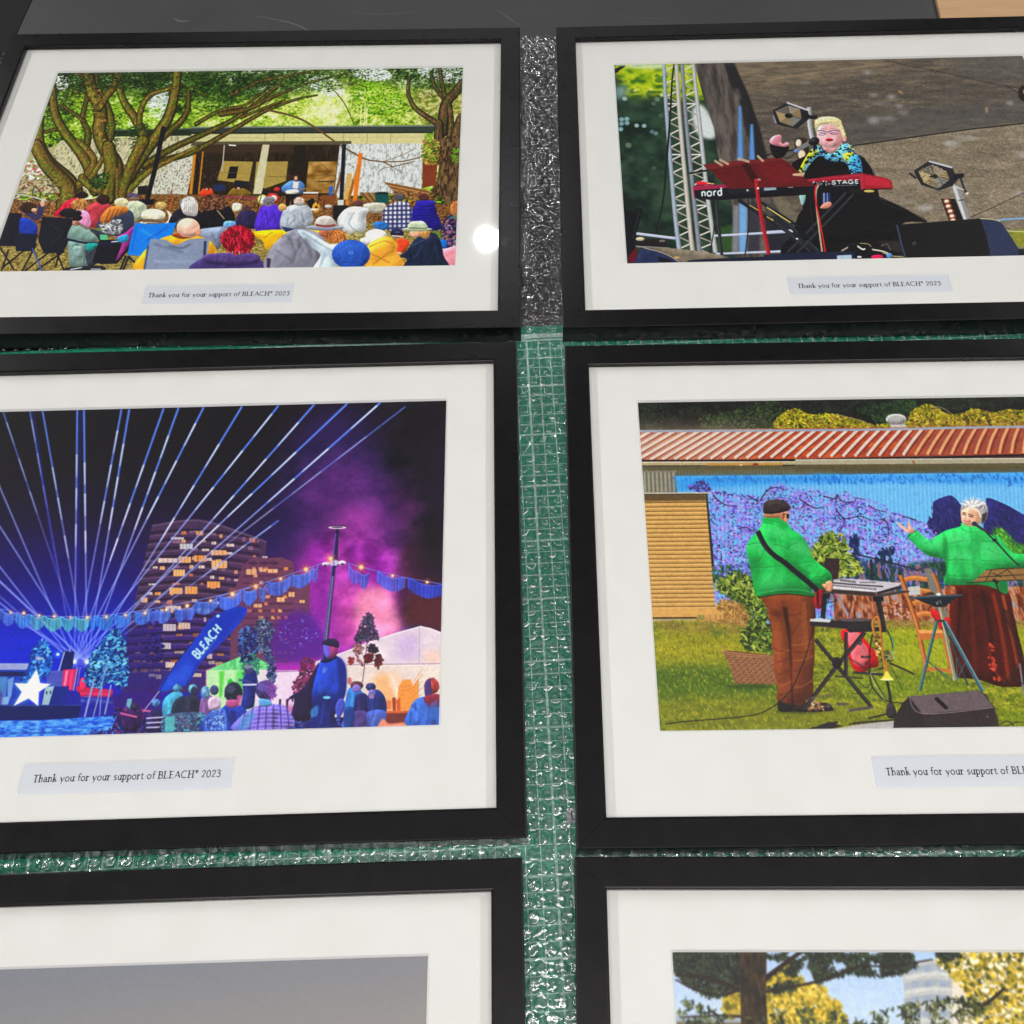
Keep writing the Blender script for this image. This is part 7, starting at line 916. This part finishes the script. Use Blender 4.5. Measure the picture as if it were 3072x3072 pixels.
# ---------------------------------------------------------------- materials
def mat(name, col=(.5, .5, .5), rough=.5, spec=.5, metal=0):
    m = bpy.data.materials.new(name); m.use_nodes = True; b = m.node_tree.nodes['Principled BSDF']
    b.inputs['Base Color'].default_value = (*col, 1); b.inputs['Roughness'].default_value = rough; b.inputs['Specular IOR Level'].default_value = spec; b.inputs['Metallic'].default_value = metal
    return m, m.node_tree, b
def nd(t, k, **kw):
    n = t.nodes.new(k)
    for a, v in kw.items(): setattr(n, a, v)
    return n
def mottle(t, b, c0, c1, scale, lo=.35, hi=.65, detail=4, bump=0, bscale=None, rough=None, coord='Object', sc3=None):
    tc = nd(t, 'ShaderNodeTexCoord'); mp = nd(t, 'ShaderNodeMapping'); t.links.new(tc.outputs[coord], mp.inputs[0])
    if sc3: mp.inputs['Scale'].default_value = sc3
    n = nd(t, 'ShaderNodeTexNoise'); n.inputs['Scale'].default_value = scale; n.inputs['Detail'].default_value = detail; t.links.new(mp.outputs[0], n.inputs[0])
    r = nd(t, 'ShaderNodeValToRGB'); r.color_ramp.elements[0].position = lo; r.color_ramp.elements[1].position = hi; r.color_ramp.elements[0].color = (*c0, 1); r.color_ramp.elements[1].color = (*c1, 1)
    t.links.new(n.outputs[0], r.inputs[0]); t.links.new(r.outputs[0], b.inputs['Base Color'])
    if rough:
        q = nd(t, 'ShaderNodeMapRange'); q.inputs[3].default_value, q.inputs[4].default_value = rough; t.links.new(n.outputs[0], q.inputs[0]); t.links.new(q.outputs[0], b.inputs['Roughness'])
    if bump:
        n2 = nd(t, 'ShaderNodeTexNoise'); n2.inputs['Scale'].default_value = bscale; n2.inputs['Detail'].default_value = 3; t.links.new(mp.outputs[0], n2.inputs[0])
        bm_ = nd(t, 'ShaderNodeBump'); bm_.inputs['Strength'].default_value = bump; bm_.inputs['Distance'].default_value = .0004; t.links.new(n2.outputs[0], bm_.inputs['Height']); t.links.new(bm_.outputs[0], b.inputs['Normal'])
M = {}
M['frame'], t, b = mat('black satin wood', (.012, .012, .0125), .42, .3); mottle(t, b, (.0045, .0045, .0046), (.0058, .0055, .0055), 60, rough=(.24, .33))
M['mount'], t, b = mat('white mount board', (.83, .825, .8), .85, .15); mottle(t, b, (.815, .81, .785), (.84, .835, .815), 30, bump=.12, bscale=1800)
M['bevel'], t, b = mat('mount board core', (.9, .9, .9), .8, .1)
M['back'], t, b = mat('brown backing board', (.2, .13, .07), .9, .1)
M['table'], t, b = mat('black bench top', (.05, .05, .05), .5, .45); mottle(t, b, (.030, .0305, .031), (.046, .046, .0465), 9, .25, .8, 8, bump=.35, bscale=900, rough=(.5, .66))
M['sheet'], t, b = mat('black shade stand-in', (.012, .012, .0125), .7, .2); mottle(t, b, (.006, .006, .0065), (.009, .009, .009), 20)  # dark colour that stands in for shade on the bench
M['scuff'], t, b = mat('chalky scuff', (.105, .105, .105), .8, .2)
M['card'], t, b = mat('brown cardboard', (.46, .30, .16), .85, .15); mottle(t, b, (.47, .295, .16), (.52, .33, .18), 12, sc3=(1, 14, 1), bump=.2, bscale=700)
M['mat'], t, b = mat('green cutting mat', (.006, .155, .088), .5, .35); mottle(t, b, (.011, .29, .17), (.015, .33, .195), 14, bump=.2, bscale=1500)
M['line'], t, b = mat('pale printed lines', (.42, .70, .58), .6, .3)
M['mark'], t, b = mat('pale printed patch', (.46, .48, .50), .6, .3)
M['ink'], t, b = mat('dark printing', (.05, .07, .07), .6, .3)
def clear(name, extra, tint, rough, bump=None):
    m = bpy.data.materials.new(name); m.use_nodes = True; t = m.node_tree; t.nodes.clear()
    o = nd(t, 'ShaderNodeOutputMaterial'); mx = nd(t, 'ShaderNodeMixShader'); tr = nd(t, 'ShaderNodeBsdfTransparent'); gl = nd(t, 'ShaderNodeBsdfGlossy'); fr = nd(t, 'ShaderNodeFresnel')
    tr.inputs[0].default_value = (*tint, 1); gl.inputs['Roughness'].default_value = rough; ge = nd(t, 'ShaderNodeNewGeometry'); io = nd(t, 'ShaderNodeMapRange'); io.inputs[3].default_value, io.inputs[4].default_value = 1.5, 1/1.5; t.links.new(ge.outputs['Backfacing'], io.inputs[0]); t.links.new(io.outputs[0], fr.inputs[0])
    ad = nd(t, 'ShaderNodeMath', operation='ADD', use_clamp=True); ad.inputs[1].default_value = extra; t.links.new(fr.outputs[0], ad.inputs[0])
    t.links.new(ad.outputs[0], mx.inputs[0]); t.links.new(tr.outputs[0], mx.inputs[1]); t.links.new(gl.outputs[0], mx.inputs[2]); t.links.new(mx.outputs[0], o.inputs[0])
    if bump:
        tc = nd(t, 'ShaderNodeTexCoord'); b1 = nd(t, 'ShaderNodeBump'); b1.inputs['Strength'].default_value = 1; b1.inputs['Distance'].default_value = bump[1]
        n = nd(t, 'ShaderNodeTexNoise'); n.inputs['Scale'].default_value = bump[0]; n.inputs['Detail'].default_value = 0; n.inputs['Distortion'].default_value = .6; t.links.new(tc.outputs['Object'], n.inputs[0])
        t.links.new(n.outputs[0], b1.inputs['Height']); t.links.new(b1.outputs[0], gl.inputs['Normal']); t.links.new(b1.outputs[0], fr.inputs['Normal'])
    return m
M['glass'] = clear('picture glass', 0., (.985, .99, .985), .035)
M['film'] = clear('clear bubble film', .15, (.975, .98, .985), .05, (210, .0010))
def picture(name, c, gain):
    lin = np.where(c <= .04045, c/12.92, ((np.clip(c, 0, 1)+.055)/1.055)**2.4)*gain; lin = np.clip(lin, 0, 1)
    s = np.where(lin <= .0031308, lin*12.92, 1.055*lin**(1/2.4)-.055).astype(np.float32)
    h, w = s.shape[:2]; img = bpy.data.images.new(name, w, h); a = np.ones((h, w, 4), np.float32); a[..., :3] = s[::-1]; img.pixels.foreach_set(a.ravel()); img.update(); img.pack()
    m, t, b = mat(name, rough=.55, spec=.2); n = nd(t, 'ShaderNodeTexImage', image=img, interpolation='Cubic'); t.links.new(n.outputs[0], b.inputs['Base Color']); return m

# ---------------------------------------------------------------- mesh helpers (centimetres in, metres out)
class MB:
    def __init__(s): s.v, s.f, s.m = [], [], []
    def quad(s, *p, mi=0): n = len(s.v); s.v += [tuple(q) for q in p]; s.f.append(tuple(range(n, n+len(p)))); s.m.append(mi)
    def box(s, x0, x1, y0, y1, z0, z1, bev=0, mi=0):
        b = bev; A = [(x0+b, y0+b), (x1-b, y0+b), (x1-b, y1-b), (x0+b, y1-b)]; B = [(x0, y0), (x1, y0), (x1, y1), (x0, y1)]
        s.quad(*[(x, y, z1) for x, y in A], mi=mi); s.quad(*[(x, y, z0) for x, y in B[::-1]], mi=mi)
        for i in range(4):
            j = (i+1) % 4; s.quad((*B[i], z0), (*B[j], z0), (*B[j], z1-b), (*B[i], z1-b), mi=mi)
            if b: s.quad((*B[i], z1-b), (*B[j], z1-b), (*A[j], z1), (*A[i], z1), mi=mi)
    def build(s, name, mats, parent=None, weld=True, smooth=False):
        me = bpy.data.meshes.new(name); me.from_pydata([(x*CM, y*CM, z*CM) for x, y, z in s.v], [], s.f)
        for m_ in (mats if isinstance(mats, (list, tuple)) else [mats]): me.materials.append(m_)
        me.polygons.foreach_set('material_index', s.m)
        if weld:
            bm = bmesh.new(); bm.from_mesh(me); bmesh.ops.remove_doubles(bm, verts=bm.verts, dist=1e-6); bmesh.ops.recalc_face_normals(bm, faces=bm.faces); bm.to_mesh(me); bm.free()
        if smooth: me.polygons.foreach_set('use_smooth', [True]*len(me.polygons))
        me.update(); o = bpy.data.objects.new(name, me); COL.objects.link(o)
        if parent: o.parent = parent
        return o
def tag(o, label=None, cat=None, group=None, kind=None):
    for k, v in (('label', label), ('category', cat), ('group', group), ('kind', kind)):
        if v: o[k] = v
    return o

# ---------------------------------------------------------------- the bench and what lies on it
ZW = -TH            # tops of the bubbles, where the frames rest
ZG = ZW-.36         # top of the cutting mat
ZT = ZG-.3          # bench top
mb = MB(); mb.box(-130, 130, -60, 175, ZT-4, ZT, .1); bench = tag(mb.build('tabletop', M['table']), 'dark grey scuffed bench top under the mat and frames', None, None, 'structure')
def ribbon(mb, pts, w, z, mi=0):
    p = Canvas.cr(pts, False, 6); d = np.gradient(p, axis=0); d /= np.linalg.norm(d, axis=1)[:, None]; n = np.stack([-d[:, 1], d[:, 0]], 1)
    for i in range(len(p)-1):
        wa, wb = [w*.5*math.sin(math.pi*min(max((i+k)/(len(p)-1), .03), .97))**.5 for k in (0, 1)]
        mb.quad((*(p[i]-n[i]*wa), z), (*(p[i+1]-n[i+1]*wb), z), (*(p[i+1]+n[i+1]*wb), z), (*(p[i]+n[i]*wa), z), mi=mi)
zs = ZT+.012
for pts, w in (([(-30.6, 104.6), (-26.5, 103.2), (-24.2, 101.6), (-22.4, 98.6)], .22), ([(-3.3, 104.6), (-1.8, 102.6), (-.6, 101.4)], .16), ([(-39.5, 104.5), (-38.6, 103.9), (-37.6, 104.1)], .3), ([(-49.2, 101.6), (-49.5, 99.9), (-49.4, 98.4)], .08), ([(-20.5, 104.9), (-16, 104.2), (-11, 104.6)], .09), ([(8, 103.6), (13, 102.2), (19, 102.4)], .07), ([(-9.3, 101.0), (-9.1, 100.8)], .18), ([(24, 104.4), (27, 101.9)], .06)):
    mb = MB(); ribbon(mb, pts, w, zs); mb.build('scuff_mark', M['scuff'], bench, weld=False)
mb = MB(); mb.box(-8, 28, 0, 60, ZT-0.0+.001, ZT+.08, .02); o = mb.build('shade_sheet', M['sheet']); o.location = (-84.9*CM, 97.0*CM, 0); o.rotation_euler.z = -.05  # thin sheet added in place of the soft shade at the far left
tag(o, 'black sheet standing in for soft shade on the bench behind the top left corner frame', 'shade sheet')
mb = MB(); mb.box(0, 48, 0, 34, ZT+.001, ZT+.35, .04); o = mb.build('cardboard_sheet', M['card']); o.location = (45.2*CM, 98.7*CM, 0); o.rotation_euler.z = -.07
tag(o, 'plain brown cardboard behind the frame with the singer at a red keyboard', 'cardboard')

# cutting mat: local axes follow its grid, one square per centimetre
root = bpy.data.objects.new('cutting_mat', None); COL.objects.link(root); root.location = (-.53*CM, 46.65*CM, 0); root.rotation_euler.z = .028
tag(root, 'large green cutting mat with a pale grid under bubble wrap', 'cutting mat')
YE = 11.62
mb = MB(); mb.box(-74.5, 75.5, -78, YE, ZT+.001, ZG, .05); mb.build('mat_board', M['mat'], root)
mb = MB(); z = ZG+.008
for i in range(-70, 72):
    w = .085 if i % 5 == 0 else .036
    mb.quad((i-w, -74, z), (i+w, -74, z), (i+w, 10.03, z), (i-w, 10.03, z))
mb.build('grid_lines', M['line'], root, weld=False); mb = MB(); z = ZG+.013
for i in range(-74, 11):
    w = .085 if i % 5 == 0 else .036
    mb.quad((-70.1, i-w, z), (71.1, i-w, z), (71.1, i+w, z), (-70.1, i+w, z))
mb.quad((-70.5, 10.25, z), (71.5, 10.25, z), (71.5, 10.72, z), (-70.5, 10.72, z)); mb.build('grid_lines', M['line'], root, weld=False)
mb = MB(); z = ZG+.018; bx, by = .86, -31.6
mb.quad((bx, by-.1, z), (bx+2.1, by-.1, z), (bx+2.1, by+.86, z), (bx, by+.86, z)); mb.build('printed_patch', M['mark'], root, weld=False)
mb = MB(); z = ZG+.027
for a in (((.32, .12), (.4, .12), (.4, .7), (.32, .7)), ((.4, .1), (1.3, .1), (1.3, .18), (.4, .18)), ((.6, .3), (.7, .28), (.85, .64), (.75, .66))): mb.quad(*[(bx+x, by+y, z) for x, y in a])
mb.build('printed_symbol', M['ink'], root, weld=False)

# bubble wrap: rows of blown cells with crumpled skins
RS = np.random.RandomState(11)
def gap_dist(x, y):
    """how far a spot is from the open strips between the frames, in cm"""
    d = 99.
    for k in range(6):
        px, py, t = POSE[k][:3]; c, s = math.cos(t), math.sin(t); u = c*(x-px)+s*(y-py); v = -s*(x-px)+c*(y-py)
        if abs(u) < FW/2 and abs(v) < FH/2: return min(FW/2-abs(u), FH/2-abs(v))
    return 0.
def ground(x, y):
    edge = 46.65+YE+.028*x; t = min(max((y-edge)/1.0, 0), 1); return ZG+.03-.28*t*t*(3-2*t)
V, F = [], []
def skin(cx, cy, r, fine):
    z0 = ground(cx, cy); n = len(V); h = .335*(.82+.18*RS.rand()) if fine else .33
    if not fine:
        for ring, zz in ((r, 0), (r*.8, h)):
            V.extend([(cx+ring*math.cos(a), cy+ring*math.sin(a), z0+zz) for a in np.arange(6)*math.pi/3])
        for i in range(6): j = (i+1) % 6; F.append((n+i, n+j, n+6+j, n+6+i))
        F.append(tuple(n+6+i for i in range(6))); return
    S = 20; prof = ((1., 0.), (.97, .35), (.9, .72), (.78, .93), (.55, 1.), (.28, .97)); ph = RS.rand(6)*6.28; dent = RS.rand()*.9; da = RS.rand()*6.28; kk = RS.randint(2, 5)
    for ri, (fr, fz) in enumerate(prof):
        for i in range(S):
            a = i*2*math.pi/S; w = 1+.05*math.sin(3*a+ph[0])+.03*math.sin(5*a+ph[1]); rr = r*fr*w
            x, y = rr*math.cos(a), rr*math.sin(a)
            zz = h*fz-(ri > 1)*h*.22*dent*max(0, math.cos(a-da))*(1-.4*fr)-(ri > 1)*.035*math.sin(kk*a+ph[2])*fr+.006*RS.randn()*(ri > 0)
            V.append((cx+x, cy+y, z0+max(zz, 0)))
    V.append((cx, cy, z0+h*(.95-.2*dent*RS.rand())))
    for ri in range(5):
        for i in range(S): j = (i+1) % S; F.append((n+ri*S+i, n+ri*S+j, n+(ri+1)*S+j, n+(ri+1)*S+i))
    for i in range(S): F.append((n+5*S+i, n+5*S+(i+1) % S, n+6*S))
px_ = 1.12; row = 0; y = -32.; ang = -.012; ca, sa = math.cos(ang), math.sin(ang)
gx0 = -64.
while y < 101.2:
    x = gx0+(row % 2)*px_/2
    while x < 62:
        X, Y = x*ca-y*sa, x*sa+y*ca; edge = 98.9+.25*math.sin(X*.9)
        if Y < edge:
            d = gap_dist(X, Y); skin(X+RS.randn()*.02, Y+RS.randn()*.02, .515, d < 1.3 and Y > -16)
        x += px_
    y += px_*.872; row += 1
# the flat film between the cells, slightly rippled, finer along the strips
def strip(x0, x1, y0, y1, st):
    nx, ny = max(2, int((x1-x0)/st)), max(2, int((y1-y0)/st)); n = len(V)
    for j in range(ny+1):
        for i in range(nx+1):
            x = x0+(x1-x0)*i/nx; y_ = y0+(y1-y0)*j/ny; V.append((x, y_, ground(x, y_)+.012+.02*(math.sin(x*7.1+3*math.sin(y_*2.3))*math.sin(y_*6.3+2*math.sin(x*3.7))+1)*(st < 1)+.01*RS.rand()*(st < 1)))
    for j in range(ny):
        for i in range(nx): a = n+j*(nx+1)+i; F.append((a, a+1, a+nx+2, a+nx+1))
strip(-64, -2.6, -32, 99, 2.5); strip(4.2, 62, -32, 99, 2.5); strip(-2.6, 4.2, -32, 99, .22)
me = bpy.data.meshes.new('bubble_wrap'); me.from_pydata([(a*CM, b_*CM, c_*CM) for a, b_, c_ in V], [], F); me.materials.append(M['film']); me.polygons.foreach_set('use_smooth', [True]*len(F)); me.update()
o = bpy.data.objects.new('bubble_wrap', me); COL.objects.link(o); tag(o, 'sheet of clear bubble wrap laid over the green mat beneath the frames', 'bubble wrap')

# ---------------------------------------------------------------- the framed pictures
def caption(k, w, h, text_w):
    K = 64.; P = Canvas(int(w*K), int(h*K), lambda x, y: np.stack([x*K, y*K], 1), 40+k); P.c[:] = np.array([.805, .82, .852], np.float32)
    x0 = (w-text_w)/2; P.text('Thank you for your support of BLEACH* 2023', (x0, h*.585), (x0+text_w, h*.585), .47, (26, 18, 30), .15, up=(0, -1), serif=True)
    return picture('caption card printing', np.clip(P.c, 0, 1), GAIN)
def holed(u0, u1, v0, v1, holes, z, zb, bev):
    """a board with bevel-cut windows"""
    mb = MB(); us = sorted({u0, u1, *[h[0] for h in holes], *[h[1] for h in holes]}); vs = sorted({v0, v1, *[h[2] for h in holes], *[h[3] for h in holes]})
    for a, b_ in zip(us, us[1:]):
        for c_, d in zip(vs, vs[1:]):
            if not any(h[0] <= (a+b_)/2 <= h[1] and h[2] <= (c_+d)/2 <= h[3] for h in holes): mb.quad((a, c_, z), (b_, c_, z), (b_, d, z), (a, d, z))
    for a, b_, c_, d in holes:
        A = [(a, c_), (b_, c_), (b_, d), (a, d)]; B = [(a+bev, c_+bev), (b_-bev, c_+bev), (b_-bev, d-bev), (a+bev, d-bev)]
        for i in range(4): j = (i+1) % 4; mb.quad((*A[i], z), (*A[j], z), (*B[j], zb), (*B[i], zb), mi=1)
    return mb
def framed_picture(k, label, paint, cap, text_w):
    x, y, t, a, b_ = POSE[k]; eu, ev, _ = frame_axes(k); r = bpy.data.objects.new('framed_picture', None); COL.objects.link(r)
    eu = eu/np.linalg.norm(eu); ev = ev-eu*(ev@eu); ev /= np.linalg.norm(ev); w = np.cross(eu, ev); r.matrix_world = Matrix([(eu[i], ev[i], w[i], (x, y, 0)[i]*CM) for i in range(3)]+[(0, 0, 0, 1)])
    tag(r, label, 'framed picture', 'black framed photographs laid out in two columns')
    prof = ((0., -TH), (0., -.1), (.03, -.03), (.1, 0.), (BW-.16, 0.), (BW-.1, -.012), (BW-.075, -.05), (BW-.04, -.055), (BW, -.08), (BW, -MATD+.12), (BW-.5, -MATD+.12), (BW-.5, -TH))
    for side in range(4):
        c, s = (1, 0, -1, 0)[side], (0, 1, 0, -1)[side]; L, D = (FW/2, FH/2) if side % 2 == 0 else (FH/2, FW/2); mb = MB(); g = .009
        R = lambda u, v, z: (u*c-v*s, u*s+v*c, z)
        pts = [(-L+q+g, L-q-g, -D+q, z) for q, z in prof]; n = len(pts)
        for i in range(n):
            p, q = pts[i], pts[(i+1) % n]; mb.quad(R(p[0], p[2], p[3]), R(p[1], p[2], p[3]), R(q[1], q[2], q[3]), R(q[0], q[2], q[3]))
        mb.quad(*[R(p[0], p[2], p[3]) for p in pts]); mb.quad(*[R(p[1], p[2], p[3]) for p in pts[::-1]])
        mb.build('rail', M['frame'], r)
    U, Vv = FW/2-BW, FH/2-BW; e = .45
    pt_, pb_ = PVC, PVC-PH; bv = .13
    holes = [(-PW/2-bv, PW/2+bv, pb_-bv, pt_+bv), (cap[0], cap[1], cap[2], cap[3])]
    holed(-U-e, U+e, -Vv-e, Vv+e, holes, -MATD, -MATD-.15, bv).build('mount_board', [M['mount'], M['bevel']], r)
    mb = MB(); mb.box(-U-e, U+e, -Vv-e, Vv+e, -MATD+.015, -MATD+.09); mb.build('glass_pane', M['glass'], r)
    mb = MB(); mb.box(-U-e, U+e, -Vv-e, Vv+e, -MATD-.45, -MATD-.19); mb.build('backing_board', M['back'], r)
    def sheet(nm, u0, u1, v0, v1, m_, z):
        mb = MB(); ex = .3; W_, H_ = u1-u0, v1-v0; mb.quad((u0, v0, z), (u1, v0, z), (u1, v1, z), (u0, v1, z)); o = mb.build(nm, m_, r, weld=False)
        uv = o.data.uv_layers.new(name='uv'); uv.data.foreach_set('uv', [0, 0, 1, 0, 1, 1, 0, 1]); return o
    Wp, Hp = int(round(PW*KPX)), int(round(PH*KPX)); P = Canvas(Wp, Hp, sketch_map(k), k+3); paint(P); P.develop(**({'tex': 0} if k == 4 else {}))
    s_ = sheet('photographic_print', -PW/2-.02, PW/2+.02, pb_-.02, pt_+.02, picture('print '+paint.__name__[6:].replace('_', ' '), np.clip(P.c, 0, 1), GAIN), -MATD-.152)
    cw, ch = cap[1]-cap[0], cap[3]-cap[2]; sheet('caption_card', *cap, caption(k, cw, ch, text_w), -MATD-.156)
    return r
C0 = (-6.55, 6.9, -16.98, -14.68); CA = (-7.13, 7.34, -16.9, -14.66)
framed_picture(0, 'framed photo of a crowd seated under a big tree before a shed', paint_garden_concert, C0, 12.55)
framed_picture(1, 'framed photo of a singer with pale hair at a red keyboard', paint_keyboard_singer, (-7.13, 7.34, -16.95, -14.76), 12.6)
framed_picture(2, 'framed night photo of blue laser beams over a festival and a glowing star', paint_night_festival, (-7.13, 7.33, -16.84, -14.6), 12.6)
framed_picture(3, 'framed photo of two musicians in green jackets before a painted shed', paint_mural_duo, (-7.13, 7.34, -16.9, -14.64), 12.6)
framed_picture(4, 'framed picture with only plain grey sky showing, beneath the laser beam photo', paint_misty_sea, CA, 12.6)
framed_picture(5, 'framed photo of a dark pine trunk and yellow leaves against pale sky', paint_pine_seaside, CA, 12.6)
